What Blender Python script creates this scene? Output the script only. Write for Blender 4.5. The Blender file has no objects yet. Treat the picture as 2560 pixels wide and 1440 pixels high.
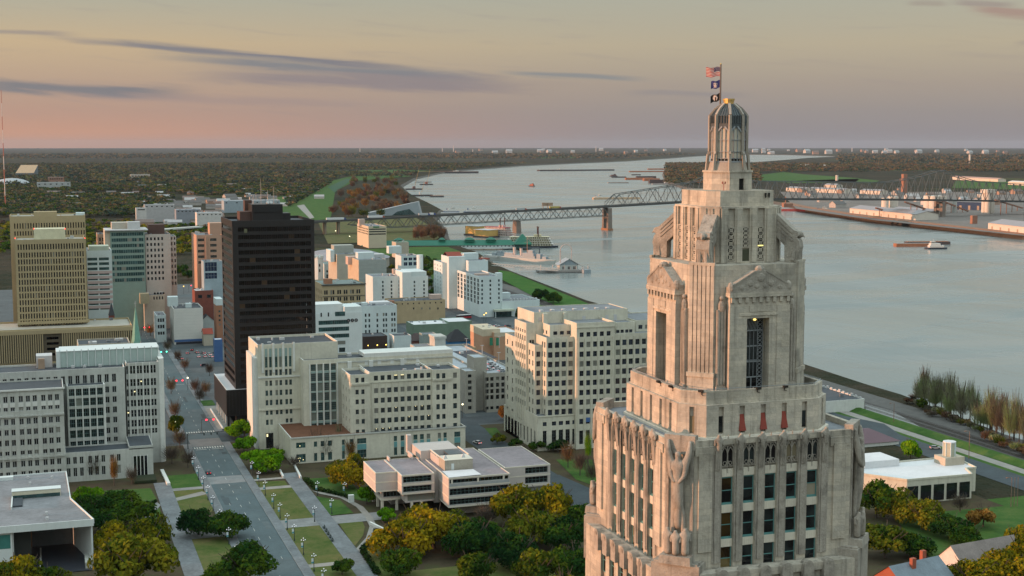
import bpy,math,random
import numpy as np
from math import sin,cos,tan,atan2,pi,radians,sqrt
from mathutils import Vector,Matrix
random.seed(11)
rng = np.random.default_rng(5)
S = bpy.context.scene
COL = S.collection
FPX,HEAD,CAMH = 3450.0,radians(18.8),132.0
PITCH = math.atan(360 / FPX)
cam = bpy.data.cameras.new('camera')
cam.sensor_width = 36.0
cam.lens = 36.0 * FPX / 2560
cam.clip_start,cam.clip_end = 1.0,120000.0
camo = bpy.data.objects.new('camera',cam)
COL.objects.link(camo)
camo.location = (0,0,CAMH)
camo.rotation_euler = (pi / 2 - PITCH,0,-HEAD)
S.camera = camo
SUN_EL,SUN_AZ = radians(4.2),radians(-84.5)
sund = Vector((sin(SUN_AZ) * cos(SUN_EL),cos(SUN_AZ) * cos(SUN_EL),sin(SUN_EL)))
sl = bpy.data.lights.new('sun','SUN')
sl.energy,sl.angle,sl.color = 5.0,radians(0.55),(1.0,0.47,0.26)
so = bpy.data.objects.new('sun',sl)
COL.objects.link(so)
so.rotation_euler = (-sund).to_track_quat('-Z','Y').to_euler()
so.location = (-300,0,300)
S.view_settings.view_transform = 'Standard'
S.view_settings.look = 'None'
S.view_settings.exposure = 0.0
S.view_settings.gamma = 1.0
S.view_settings.use_curve_mapping = False
S.render.engine = 'CYCLES'
S.cycles.use_denoising = True
S.cycles.max_bounces = 5
S.cycles.diffuse_bounces = 3
S.cycles.glossy_bounces = 3
S.cycles.transmission_bounces = 3
S.cycles.volume_bounces = 0
S.cycles.caustics_reflective = False
S.cycles.caustics_refractive = False
def lin(r,g,b):
	f = lambda c: (c / 255 / 12.92) if c / 255 <= 0.04045 else ((c / 255 + 0.055) / 1.055) ** 2.4
	return (f(r),f(g),f(b),1.0)
class NT:
	"""small helper for node trees"""
	def __init__(s,tree):
		s.t = tree; s.n = tree.nodes; s.l = tree.links
	def new(s,kind,**kw):
		nd = s.n.new(kind)
		for k,v in kw.items(): setattr(nd,k,v)
		return nd
	def put(s,sock,v):
		if v is None: return
		if isinstance(v,bpy.types.NodeSocket): s.l.new(v,sock)
		else: sock.default_value = v
	def math(s,op,a,b=None,c=None,clamp=False):
		nd = s.new('ShaderNodeMath',operation=op,use_clamp=clamp)
		s.put(nd.inputs[0],a); s.put(nd.inputs[1],b); s.put(nd.inputs[2],c)
		return nd.outputs[0]
	def vmath(s,op,a,b=None):
		nd = s.new('ShaderNodeVectorMath',operation=op)
		s.put(nd.inputs[0],a); s.put(nd.inputs[1],b)
		return nd.outputs[1] if op in ('DOT_PRODUCT','LENGTH') else nd.outputs[0]
	def mix(s,f,a,b,mode='MIX'):
		nd = s.new('ShaderNodeMix',data_type='RGBA',blend_type=mode,clamp_factor=True)
		s.put(nd.inputs[0],f); s.put(nd.inputs[6],a); s.put(nd.inputs[7],b)
		return nd.outputs[2]
	def ramp(s,f,stops,interp='LINEAR'):
		nd = s.new('ShaderNodeValToRGB')
		cr = nd.color_ramp; cr.interpolation = interp
		while len(cr.elements) > 1: cr.elements.remove(cr.elements[-1])
		cr.elements[0].position,cr.elements[0].color = stops[0][0],stops[0][1]
		for p,c in stops[1:]:
			e = cr.elements.new(p); e.color = c
		s.put(nd.inputs[0],f)
		return nd.outputs[0]
	def step(s,x,a,b):
		nd = s.new('ShaderNodeMapRange',interpolation_type='SMOOTHSTEP')
		s.put(nd.inputs[0],x); s.put(nd.inputs[1],a); s.put(nd.inputs[2],b)
		nd.inputs[3].default_value = 0; nd.inputs[4].default_value = 1
		return nd.outputs[0]
	def noise(s,vec,scale,detail=3,rough=0.5,dist=0.0):
		nd = s.new('ShaderNodeTexNoise')
		s.put(nd.inputs['Vector'],vec); nd.inputs['Scale'].default_value = scale
		nd.inputs['Detail'].default_value = detail; nd.inputs['Roughness'].default_value = rough
		nd.inputs['Distortion'].default_value = dist
		return nd.outputs[0]
	def sep(s,v):
		nd = s.new('ShaderNodeSeparateXYZ'); s.put(nd.inputs[0],v); return nd.outputs
	def comb(s,x,y,z):
		nd = s.new('ShaderNodeCombineXYZ')
		s.put(nd.inputs[0],x); s.put(nd.inputs[1],y); s.put(nd.inputs[2],z)
		return nd.outputs[0]
	def scalev(s,v,k):
		nd = s.new('ShaderNodeVectorMath',operation='MULTIPLY')
		s.put(nd.inputs[0],v); nd.inputs[1].default_value = k
		return nd.outputs[0]
def build_world():
	w = bpy.data.worlds.new('World'); S.world = w; w.use_nodes = True
	T = NT(w.node_tree)
	T.n.clear()
	d = T.vmath('NORMALIZE',T.new('ShaderNodeTexCoord').outputs['Generated'])
	x,y,z = T.sep(d)
	el = T.math('MULTIPLY',T.math('ARCSINE',z),180 / pi)
	az = T.math('SUBTRACT',T.math('MULTIPLY',T.math('ARCTAN2',x,y),180 / pi),18.8)
	k = lambda c,m: (c[0] * m,c[1] * m,c[2] * m,1)
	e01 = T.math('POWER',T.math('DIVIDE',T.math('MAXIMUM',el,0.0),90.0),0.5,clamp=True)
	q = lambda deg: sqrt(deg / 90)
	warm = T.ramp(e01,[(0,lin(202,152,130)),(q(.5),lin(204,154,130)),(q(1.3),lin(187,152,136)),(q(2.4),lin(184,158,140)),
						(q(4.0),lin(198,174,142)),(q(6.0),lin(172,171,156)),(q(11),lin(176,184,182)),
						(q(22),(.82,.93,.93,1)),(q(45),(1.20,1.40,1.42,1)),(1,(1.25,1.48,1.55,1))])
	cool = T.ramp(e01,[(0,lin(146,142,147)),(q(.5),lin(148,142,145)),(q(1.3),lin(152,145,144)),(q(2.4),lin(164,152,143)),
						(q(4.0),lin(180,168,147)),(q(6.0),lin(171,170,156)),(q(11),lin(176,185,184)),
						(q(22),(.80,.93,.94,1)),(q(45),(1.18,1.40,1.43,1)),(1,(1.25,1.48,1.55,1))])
	mixaz = T.step(az,-22.0,10.0)
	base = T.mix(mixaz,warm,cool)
	sky = T.new('ShaderNodeTexSky',sky_type='NISHITA',sun_disc=False)
	sky.sun_elevation,sky.sun_rotation = SUN_EL,SUN_AZ
	sky.altitude = 100; sky.air_density = 1.0; sky.dust_density = 2.0; sky.ozone_density = 1.0
	nv = T.comb(T.math('MULTIPLY',az,.16),T.math('MULTIPLY',T.math('ADD',el,T.math('MULTIPLY',az,.075)),1.9),0.0)
	n1 = T.noise(nv,1.6,5,.55,.4)
	nf = T.noise(T.comb(T.math('MULTIPLY',az,.5),T.math('MULTIPLY',el,6.0),2.0),1.3,4,.6)
	col = base
	for a0,hl,e0,sl_,th,st,c in [(-10.5,9.3,3.55,-.075,.16,.85,(112,116,132)),(-7.5,8.2,3.05,-.06,.24,.85,(118,124,136)),
									(-6.0,8.5,2.55,-.035,.40,.75,(130,124,135)),(-17.5,5.5,2.15,-.03,.30,.9,(118,122,132)),
									(-19.5,2.6,4.28,0,.10,.6,(140,132,136)),(2.5,3.6,2.78,-.05,.13,.75,(126,134,142)),
									(7.2,3.2,2.02,-.02,.16,.45,(134,132,140)),(-12,7.5,1.75,-.02,.22,.35,(146,134,140)),
									(19.8,2.2,5.0,-.12,.26,.75,(160,128,122)),(16.5,1.0,5.46,-.05,.12,.5,(150,134,128)),
									(18.6,1.5,5.40,-.06,.13,.6,(146,128,128)),(20.5,.9,3.9,.1,.12,.4,(150,138,138))]:
		da = T.math('SUBTRACT',az,a0)
		line = T.math('ADD',T.math('SUBTRACT',el,e0),T.math('MULTIPLY',da,-sl_))
		line = T.math('ADD',line,T.math('MULTIPLY',T.math('SUBTRACT',n1,.5),th * 2.2))
		m1 = T.step(T.math('ABSOLUTE',line),th * 1.25,th * .15)
		m2 = T.step(T.math('ABSOLUTE',da),hl,hl * .35)
		m = T.math('MULTIPLY',T.math('MULTIPLY',m1,m2),st)
		m = T.math('MULTIPLY',m,T.step(T.math('ADD',nf,T.math('MULTIPLY',m2,.3)),.26,.58))
		col = T.mix(m,col,lin(*c))
	wisps = T.math('MULTIPLY',T.step(n1,.52,.75),T.math('MULTIPLY',T.step(el,.5,1.6),T.step(el,9.0,4.0)))
	col = T.mix(T.math('MULTIPLY',wisps,.22),col,lin(150,140,142))
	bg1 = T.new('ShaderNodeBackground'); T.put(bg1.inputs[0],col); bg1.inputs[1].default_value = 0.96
	bg2 = T.new('ShaderNodeBackground'); T.put(bg2.inputs[0],sky.outputs[0]); bg2.inputs[1].default_value = 0.05 * .4
	add = T.new('ShaderNodeAddShader')
	T.l.new(bg1.outputs[0],add.inputs[0]); T.l.new(bg2.outputs[0],add.inputs[1])
	out = T.new('ShaderNodeOutputWorld'); T.l.new(add.outputs[0],out.inputs[0])
build_world()
_f = Vector((sin(HEAD),cos(HEAD),0)); _r = Vector((cos(HEAD),-sin(HEAD),0))
_F = _f * cos(PITCH) - Vector((0,0,1)) * sin(PITCH)
_U = _f * sin(PITCH) + Vector((0,0,1)) * cos(PITCH)
_C = Vector((0,0,CAMH))
def _ray(px,py): return _F * FPX + _r * (px - 1280) + _U * (720 - py)
def G(px,py,z=0.0):
	d = _ray(px,py); return _C + d * ((z - CAMH) / d.z)
def AY(px,py,Y):
	d = _ray(px,py); return _C + d * (Y / d.y)
def AX(px,py,X):
	d = _ray(px,py); return _C + d * (X / d.x)
def g2(px,py,z=0.0):
	p = G(px,py,z); return (p.x,p.y)
class MB:
	def __init__(s):
		s.v = []; s.f = []; s.m = []
	def quad(s,pts,m=0):
		b = len(s.v); s.v += [tuple(p) for p in pts]; s.f.append(tuple(range(b,b + len(pts)))); s.m.append(m)
	def box(s,x0,x1,y0,y1,z0,z1,m=0,top=None):
		b = len(s.v)
		s.v += [(x0,y0,z0),(x1,y0,z0),(x1,y1,z0),(x0,y1,z0),(x0,y0,z1),(x1,y0,z1),(x1,y1,z1),(x0,y1,z1)]
		for q in ((0,3,2,1),(4,5,6,7),(0,1,5,4),(1,2,6,5),(2,3,7,6),(3,0,4,7)):
			s.f.append(tuple(b + i for i in q)); s.m.append(m)
		if top is not None: s.m[-5] = top
	def obox(s,c,u,hw,hd,z0,z1,m=0):
		"""box with its width along the plan direction u"""
		n = (u[1],-u[0]); b = len(s.v)
		for z in (z0,z1):
			for a,d in ((-1,1),(1,1),(1,-1),(-1,-1)):
				s.v.append((c[0] + u[0] * hw * a + n[0] * hd * d,c[1] + u[1] * hw * a + n[1] * hd * d,z))
		for q in ((0,3,2,1),(4,5,6,7),(0,1,5,4),(1,2,6,5),(2,3,7,6),(3,0,4,7)):
			s.f.append(tuple(b + i for i in q)); s.m.append(m)
	def prism(s,poly,z0,z1,m=0,mt=None,poly2=None,cap=True,bot=False):
		"""poly counter-clockwise seen from above"""
		n = len(poly); b = len(s.v); p2 = poly2 or poly
		s.v += [(p[0],p[1],z0) for p in poly] + [(p[0],p[1],z1) for p in p2]
		for i in range(n):
			j = (i + 1) % n
			s.f.append((b + i,b + j,b + n + j,b + n + i)); s.m.append(m)
		if cap: s.f.append(tuple(range(b + n,b + 2 * n))); s.m.append(m if mt is None else mt)
		if bot: s.f.append(tuple(range(b + n - 1,b - 1,-1))); s.m.append(m)
	def tube(s,p0,p1,r0,r1=None,n=6,m=0,caps=True):
		r1 = r0 if r1 is None else r1
		p0 = Vector(p0); p1 = Vector(p1); d = (p1 - p0)
		if d.length < 1e-6: return
		d.normalize(); a = d.orthogonal().normalized(); c = d.cross(a); b = len(s.v)
		for p,r in ((p0,r0),(p1,r1)):
			for i in range(n):
				t = 2 * pi * i / n; q = p + (a * cos(t) + c * sin(t)) * r; s.v.append(tuple(q))
		for i in range(n):
			j = (i + 1) % n; s.f.append((b + i,b + j,b + n + j,b + n + i)); s.m.append(m)
		if caps:
			s.f.append(tuple(range(b + n - 1,b - 1,-1))); s.m.append(m)
			s.f.append(tuple(range(b + n,b + 2 * n))); s.m.append(m)
	def bar(s,p0,p1,w,h,m=0):
		p0 = Vector(p0); p1 = Vector(p1); d = (p1 - p0).normalized()
		up = Vector((0,0,1)) if abs(d.z) < .95 else Vector((0,1,0))
		a = d.cross(up).normalized() * (w / 2); c = a.cross(d).normalized() * (h / 2); b = len(s.v)
		for p in (p0,p1):
			for q in (-a - c,a - c,a + c,-a + c): s.v.append(tuple(p + q))
		for q in ((0,1,2,3),(7,6,5,4),(0,4,5,1),(1,5,6,2),(2,6,7,3),(3,7,4,0)):
			s.f.append(tuple(b + i for i in q)); s.m.append(m)
	def blob(s,c,r,n=8,k=5,m=0,sq=(1,1,1)):
		b = len(s.v); c = Vector(c)
		s.v.append((c.x,c.y,c.z - r * sq[2]))
		for i in range(1,k):
			t = -pi / 2 + pi * i / k
			for j in range(n):
				a = 2 * pi * j / n
				s.v.append((c.x + r * sq[0] * cos(t) * cos(a),c.y + r * sq[1] * cos(t) * sin(a),c.z + r * sq[2] * sin(t)))
		s.v.append((c.x,c.y,c.z + r * sq[2])); e = len(s.v) - 1
		for j in range(n):
			s.f.append((b,b + 1 + (j + 1) % n,b + 1 + j)); s.m.append(m)
			for i in range(k - 2):
				o = b + 1 + i * n
				s.f.append((o + j,o + (j + 1) % n,o + n + (j + 1) % n,o + n + j)); s.m.append(m)
			o = b + 1 + (k - 2) * n
			s.f.append((o + j,o + (j + 1) % n,e)); s.m.append(m)
	def mesh(s,name,mats,off=(0,0,0),smooth=False):
		me = bpy.data.meshes.new(name)
		if off != (0,0,0): vv = [(a - off[0],b - off[1],c - off[2]) for a,b,c in s.v]
		else: vv = s.v
		me.from_pydata(vv,[],s.f)
		for mt in mats: me.materials.append(mt)
		if len(mats) > 1: me.polygons.foreach_set('material_index',s.m)
		if smooth: me.polygons.foreach_set('use_smooth',[True] * len(s.f))
		me.update()
		return me
def tag(o,label,cat,group=None):
	o['label'] = label; o['category'] = cat
	if group: o['group'] = group
	return o
def thing(name,label,cat,loc=(0,0,0),group=None,rz=0.0):
	o = bpy.data.objects.new(name,None); COL.objects.link(o)
	o.location = loc; o.rotation_euler = (0,0,rz); o.empty_display_size = .5
	return tag(o,label,cat,group)
def part(name,mb,mats,parent,smooth=False,local=False):
	"""mb in world coordinates unless local; parent unrotated when not local"""
	if not mb.f: return None
	if not isinstance(mats,(list,tuple)): mats = [mats]
	off = (0,0,0)
	if not local:
		p = parent; acc = Vector((0,0,0))
		while p is not None: acc += Vector(p.location); p = p.parent
		off = tuple(acc)
	o = bpy.data.objects.new(name,mb.mesh(name,mats,off,smooth)); COL.objects.link(o); o.parent = parent
	return o
def put(name,me,parent,loc,rz=0.0,sc=None):
	"""a piece sharing the mesh me, loc in world coordinates"""
	o = bpy.data.objects.new(name,me); COL.objects.link(o); o.parent = parent
	p = parent; acc = Vector((0,0,0))
	while p is not None: acc += Vector(p.location); p = p.parent
	o.location = Vector(loc) - acc; o.rotation_euler = (0,0,rz)
	if sc: o.scale = sc
	return o
def solo(name,mb,mats,label,cat,group=None,smooth=False):
	if not isinstance(mats,(list,tuple)): mats = [mats]
	c = mb.v[0]; xs = [v[0] for v in mb.v]; ys = [v[1] for v in mb.v]; zs = [v[2] for v in mb.v]
	off = ((min(xs) + max(xs)) / 2,(min(ys) + max(ys)) / 2,min(zs))
	o = bpy.data.objects.new(name,mb.mesh(name,mats,off,smooth)); COL.objects.link(o); o.location = off
	return tag(o,label,cat,group)
def struct(name,mb,mats,parent=None,kind='structure',smooth=False):
	if not isinstance(mats,(list,tuple)): mats = [mats]
	o = bpy.data.objects.new(name,mb.mesh(name,mats,(0,0,0),smooth)); COL.objects.link(o)
	if parent: o.parent = parent
	o['kind'] = kind
	return o
def copy_tree(src,loc,label=None,rz=None,group=None,sc=None):
	r = src.copy(); COL.objects.link(r); r.location = loc
	if rz is not None: r.rotation_euler = (0,0,rz)
	if sc is not None: r.scale = (sc,sc,sc) if not isinstance(sc,tuple) else sc
	if label: r['label'] = label
	if group: r['group'] = group
	for ch in list(src.children):
		c = ch.copy(); COL.objects.link(c); c.parent = r
		for gch in list(ch.children):
			d = gch.copy(); COL.objects.link(d); d.parent = c
	return r
MATS = {}
def newmat(name):
	m = bpy.data.materials.new(name); m.use_nodes = True
	T = NT(m.node_tree); T.n.clear()
	b = T.new('ShaderNodeBsdfPrincipled'); o = T.new('ShaderNodeOutputMaterial')
	T.l.new(b.outputs[0],o.inputs[0])
	return m,T,b
def surf(name,col,rough=.8,var=.18,scale=.25,streak=0.0,metal=0.0,spec=.35,stain=None,bump=0.0,rnd=0.0,courses=None):
	"""a weathered matt surface: two sizes of mottling, streaks down the face, optional stain colour and random tint per object"""
	if name in MATS: return MATS[name]
	m,T,b = newmat(name)
	pos = T.new('ShaderNodeNewGeometry').outputs['Position']
	c = (col[0],col[1],col[2],1)
	n1 = T.noise(pos,scale,4,.6); n2 = T.noise(pos,scale * 7,3,.6)
	f = T.math('ADD',T.math('MULTIPLY',T.math('SUBTRACT',n1,.5),1.4),T.math('MULTIPLY',T.math('SUBTRACT',n2,.5),.9))
	val = T.math('ADD',1.0,T.math('MULTIPLY',f,var * 2))
	if rnd:
		oi = T.new('ShaderNodeObjectInfo').outputs['Random']
		val = T.math('MULTIPLY',val,T.math('ADD',1 - rnd,T.math('MULTIPLY',oi,2 * rnd)))
	cc = T.mix(1.0,c,T.comb(val,val,val),'MULTIPLY')
	if streak:
		sv = T.scalev(pos,(1.3,1.3,.06))
		s1 = T.step(T.noise(sv,1.0,4,.65),.5,.78)
		st = stain or (col[0] * .35,col[1] * .33,col[2] * .3)
		cc = T.mix(T.math('MULTIPLY',s1,streak),cc,(st[0],st[1],st[2],1))
		big = T.step(T.noise(pos,scale * .6,3,.6),.52,.72)
		cc = T.mix(T.math('MULTIPLY',big,streak * .6),cc,(st[0],st[1],st[2],1))
	if courses:
		x,y,z = T.sep(pos)
		br = T.new('ShaderNodeTexBrick'); T.put(br.inputs['Vector'],T.comb(T.math('ADD',x,y),z,0.0))
		br.inputs['Scale'].default_value = 1.0; br.inputs['Brick Width'].default_value = courses[0]; br.inputs['Row Height'].default_value = courses[1]
		br.inputs['Mortar Size'].default_value = .012; br.inputs['Color1'].default_value = (1.10,1.08,1.05,1); br.inputs['Color2'].default_value = (.82,.83,.85,1)
		br.inputs['Mortar'].default_value = (.62,.6,.57,1); br.inputs['Bias'].default_value = 0.0
		cc = T.mix(.75,cc,T.mix(1.0,cc,br.outputs[0],'MULTIPLY'))
	T.put(b.inputs['Base Color'],cc)
	b.inputs['Roughness'].default_value = rough; b.inputs['Metallic'].default_value = metal
	b.inputs['Specular IOR Level'].default_value = spec
	if bump:
		bp = T.new('ShaderNodeBump'); bp.inputs['Strength'].default_value = bump; bp.inputs['Distance'].default_value = .15
		T.l.new(T.noise(pos,scale * 12,4,.65),bp.inputs['Height']); T.l.new(bp.outputs[0],b.inputs['Normal'])
	MATS[name] = m
	return m
def glass(name,dark=(.012,.018,.02),tint=(.05,.09,.09),rough=.12,pale=.12,spec=.55,palecol=(.22,.22,.19)):
	"""window glass: each pane its own depth of tint, some with a blind drawn"""
	if name in MATS: return MATS[name]
	m,T,b = newmat(name)
	oi = T.new('ShaderNodeObjectInfo').outputs['Random']
	pos = T.new('ShaderNodeNewGeometry').outputs['Position']
	n = T.noise(pos,.35,2,.5)
	c = T.mix(T.math('MULTIPLY',T.step(n,.4,.65),.8),dark + (1,),tint + (1,))
	c = T.mix(T.math('MULTIPLY',oi,.6),c,dark + (1,))
	c = T.mix(T.step(oi,1 - pale,1 - pale * .9),c,palecol + (1,))
	T.put(b.inputs['Base Color'],c)
	b.inputs['Roughness'].default_value = rough; b.inputs['Specular IOR Level'].default_value = spec
	MATS[name] = m
	return m
def glow(name,col,strength):
	if name in MATS: return MATS[name]
	m,T,b = newmat(name)
	b.inputs['Base Color'].default_value = (col[0] * .5,col[1] * .5,col[2] * .5,1)
	b.inputs['Emission Color'].default_value = (col[0],col[1],col[2],1); b.inputs['Emission Strength'].default_value = strength; m.cycles.emission_sampling = 'NONE'
	MATS[name] = m
	return m
def plain(name,col,rough=.5,metal=0.0,spec=.4,rnd=0.0):
	if name in MATS: return MATS[name]
	m,T,b = newmat(name)
	c = (col[0],col[1],col[2],1)
	if rnd:
		oi = T.new('ShaderNodeObjectInfo').outputs['Random']
		v = T.math('ADD',1 - rnd,T.math('MULTIPLY',oi,2 * rnd))
		T.put(b.inputs['Base Color'],T.mix(1.0,c,T.comb(v,v,v),'MULTIPLY'))
	else: b.inputs['Base Color'].default_value = c
	b.inputs['Roughness'].default_value = rough; b.inputs['Metallic'].default_value = metal; b.inputs['Specular IOR Level'].default_value = spec
	MATS[name] = m
	return m
def leafmat(name,c1,c2,c3,scale=.12,trans=.25):
	"""foliage: clumps of three leaf colours, a tint per tree, some light through the leaves"""
	if name in MATS: return MATS[name]
	m = bpy.data.materials.new(name); m.use_nodes = True
	T = NT(m.node_tree); T.n.clear()
	pos = T.new('ShaderNodeNewGeometry').outputs['Position']
	oi = T.new('ShaderNodeObjectInfo').outputs['Random']
	n1 = T.noise(pos,scale,3,.6); n2 = T.noise(pos,scale * 6,3,.7)
	f = T.math('ADD',n1,T.math('MULTIPLY',T.math('SUBTRACT',n2,.5),.7))
	f = T.math('ADD',f,T.math('MULTIPLY',T.math('SUBTRACT',oi,.5),.22))
	c = T.ramp(f,[(.30,c1 + (1,)),(.5,c2 + (1,)),(.68,c3 + (1,))])
	d = T.new('ShaderNodeBsdfDiffuse'); t = T.new('ShaderNodeBsdfTranslucent')
	T.put(d.inputs[0],c); T.put(t.inputs[0],c)
	mx = T.new('ShaderNodeMixShader'); mx.inputs[0].default_value = trans
	T.l.new(d.outputs[0],mx.inputs[1]); T.l.new(t.outputs[0],mx.inputs[2])
	o = T.new('ShaderNodeOutputMaterial'); T.l.new(mx.outputs[0],o.inputs[0])
	MATS[name] = m
	return m
WINM = {}
def win_mesh(w,h,nx,ny,fr,gl,bw=.07,name='window'):
	"""frame bars round a pane; the outside looks towards -Y; origin in the middle of the pane"""
	key = (round(w,2),round(h,2),nx,ny,fr.name,gl.name,bw)
	if key in WINM: return WINM[key]
	mb = MB(); a,c = w / 2,h / 2
	mb.quad([(-a,0,-c),(a,0,-c),(a,0,c),(-a,0,c)],1)
	def b_(x0,x1,z0,z1):
		y = -.06
		mb.quad([(x0,y,z0),(x1,y,z0),(x1,y,z1),(x0,y,z1)],0)
		mb.quad([(x0,y,z1),(x1,y,z1),(x1,0,z1),(x0,0,z1)],0)
		mb.quad([(x0,0,z0),(x0,y,z0),(x0,y,z1),(x0,0,z1)],0)
		mb.quad([(x1,y,z0),(x1,0,z0),(x1,0,z1),(x1,y,z1)],0)
	b_(-a,a,c - bw,c); b_(-a,a,-c,-c + bw); b_(-a,-a + bw,-c + bw,c - bw); b_(a - bw,a,-c + bw,c - bw)
	for i in range(1,nx):
		x = -a + w * i / nx; b_(x - bw / 2,x + bw / 2,-c + bw,c - bw)
	for j in range(1,ny):
		z = -c + h * j / ny; b_(-a + bw,a - bw,z - bw / 2 * .8,z + bw / 2 * .8)
	me = mb.mesh(name,[fr,gl]); WINM[key] = me
	return me
def facade(mb,O,u,W,z0,z1,cols,rows,depth=.35,m=0,mr=None,skip=None):
	"""wall sheet from plan point O along u with recessed openings; returns the openings (centre on the wall plane, w, h, u, n, row, col)"""
	n = (u[1],-u[0]); mr = m if mr is None else mr
	P = lambda a,z,d=0.0: (O[0] + u[0] * a - n[0] * d,O[1] + u[1] * a - n[1] * d,z)
	out = []
	rows = sorted(rows); cols = sorted(cols); z = z0
	for ri,(r0,r1) in enumerate(rows):
		if r0 > z + 1e-4: mb.quad([P(0,z),P(W,z),P(W,r0),P(0,r0)],m)
		a = 0.0
		for ci,(c0,c1) in enumerate(cols):
			if skip and skip(ri,ci): continue
			if c0 > a + 1e-4: mb.quad([P(a,r0),P(c0,r0),P(c0,r1),P(a,r1)],m)
			mb.quad([P(c0,r0),P(c1,r0),P(c1,r0,depth),P(c0,r0,depth)],mr)
			mb.quad([P(c0,r1,depth),P(c1,r1,depth),P(c1,r1),P(c0,r1)],mr)
			mb.quad([P(c0,r0,depth),P(c0,r1,depth),P(c0,r1),P(c0,r0)],mr)
			mb.quad([P(c1,r0),P(c1,r1),P(c1,r1,depth),P(c1,r0,depth)],mr)
			out.append((P((c0 + c1) / 2,(r0 + r1) / 2),c1 - c0,r1 - r0,u,n,ri,ci))
			a = c1
		if a < W - 1e-4: mb.quad([P(a,r0),P(W,r0),P(W,r1),P(a,r1)],m)
		z = r1
	if z < z1 - 1e-4: mb.quad([P(0,z),P(W,z),P(W,z1),P(0,z1)],m)
	return out
class Bld:
	"""a building: root Empty; collects wall and roof meshes, hangs window pieces"""
	def __init__(s,name,label,x,y,wall,roof,cat='building',trim=None,z=0.0,group=None):
		s.root = thing(name,label,cat,(x,y,z),group)
		s.wm = MB(); s.rm = MB(); s.tm = MB(); s.wall = wall; s.roof = roof; s.trim = trim or wall
		s.over = []; s.nwin = 0; s.parts = []
	def mass(s,x0,x1,y0,y1,z0,z1,front=None,left=None,right=None,ph=.8,pt=.35,depth=.35,roof=True,skipf=None,skipl=None):
		"""front and left are (cols, rows), cols measured from the left end as seen from outside; returns their openings"""
		w = s.wm
		fo = facade(w,(x0,y0),(1,0),x1 - x0,z0,z1,*(front or ([],[])),depth=depth,skip=skipf)
		lo = facade(w,(x0,y1),(0,-1),y1 - y0,z0,z1,*(left or ([],[])),depth=depth,skip=skipl)
		ro = facade(w,(x1,y0),(0,1),y1 - y0,z0,z1,*(right or ([],[])),depth=depth)
		w.quad([(x1,y1,z0),(x0,y1,z0),(x0,y1,z1),(x1,y1,z1)])
		if roof:
			a,b,c,d = x0 + pt,x1 - pt,y0 + pt,y1 - pt; zr = z1 - ph
			for p,q in (((x0,y0),(x1,y0)),((x1,y0),(x1,y1)),((x1,y1),(x0,y1)),((x0,y1),(x0,y0))):
				cl = lambda t: (min(max(t[0],a),b),min(max(t[1],c),d))
				pi_,qi = cl(p),cl(q)
				s.tm.quad([(p[0],p[1],z1 + .003),(q[0],q[1],z1 + .003),(qi[0],qi[1],z1 + .003),(pi_[0],pi_[1],z1 + .003)])
				w.quad([(qi[0],qi[1],zr),(pi_[0],pi_[1],zr),(pi_[0],pi_[1],z1),(qi[0],qi[1],z1)])
			s.nr = getattr(s,'nr',0) + 1; e_ = .003 * (s.nr % 9); mb = MB(); mb.quad([(a,c,zr - e_),(b,c,zr - e_),(b,d,zr - e_),(a,d,zr - e_)]); part('roof',mb,s.roof,s.root)
		return fo,lo,ro
	def wins(s,ops,nx,ny,fr,gl,depth=.35,bw=.07,name='window',lit=None,every=None,limit=290):
		for i,(c,w,h,u,n,ri,ci) in enumerate(ops):
			g = gl
			if lit and (ri,ci) in lit: g = lit[(ri,ci)]
			me = win_mesh(w,h,nx,ny,fr,g,bw,name)
			d = depth - .005
			if s.nwin < limit:
				put(name,me,s.root,(c[0] - n[0] * d,c[1] - n[1] * d,c[2]),atan2(u[1],u[0])); s.nwin += 1
			else: s.over.append((me,(c[0] - n[0] * d,c[1] - n[1] * d,c[2]),atan2(u[1],u[0])))
	def done(s,name_wall='wall'):
		part(name_wall,s.wm,s.wall,s.root); part('roof',s.rm,s.roof,s.root)
		if s.tm.f: part('coping',s.tm,s.trim,s.root)
		if s.over:
			groups = {}
			mb = MB(); ml = []
			for me,loc,rz in s.over:
				b = len(mb.v); c_,s_ = cos(rz),sin(rz)
				idx = []
				for mt in me.materials:
					if mt not in ml: ml.append(mt)
					idx.append(ml.index(mt))
				for v in me.vertices:
					x,y,z = v.co; mb.v.append((loc[0] + x * c_ - y * s_,loc[1] + x * s_ + y * c_,loc[2] + z))
				for p in me.polygons:
					mb.f.append(tuple(b + i for i in p.vertices)); mb.m.append(idx[p.material_index])
			o = part('windows',mb,ml,s.root); o.name = 'window_rows'; o['kind'] = 'stuff'
		return s.root
def even(n,a,b,w):
	"""n openings of width w with centres evenly from a to b"""
	if n == 1: return [((a + b) / 2 - w / 2,(a + b) / 2 + w / 2)]
	return [(a + (b - a) * i / (n - 1) - w / 2,a + (b - a) * i / (n - 1) + w / 2) for i in range(n)]
def colpx(Y,x0,p0,p1,n,wpx,py=800):
	"""n columns with centres from picture column p0 to p1 on the plane Y, measured from x0"""
	a,b = AY(p0,py,Y).x - x0,AY(p1,py,Y).x - x0
	w = AY((p0 + p1) / 2 + wpx / 2,py,Y).x - AY((p0 + p1) / 2 - wpx / 2,py,Y).x
	return even(n,a,b,w)
def colspx(Y,x0,ps,wpx,py=800):
	out = []
	for p in ps:
		a = AY(p - wpx / 2,py,Y).x - x0; b = AY(p + wpx / 2,py,Y).x - x0; out.append((a,b))
	return out
def rowpx(Y,px,prs):
	"""rows from (top, bottom) picture rows seen at column px on the plane Y"""
	return sorted([(AY(px,b,Y).z,AY(px,a,Y).z) for a,b in prs])
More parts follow.
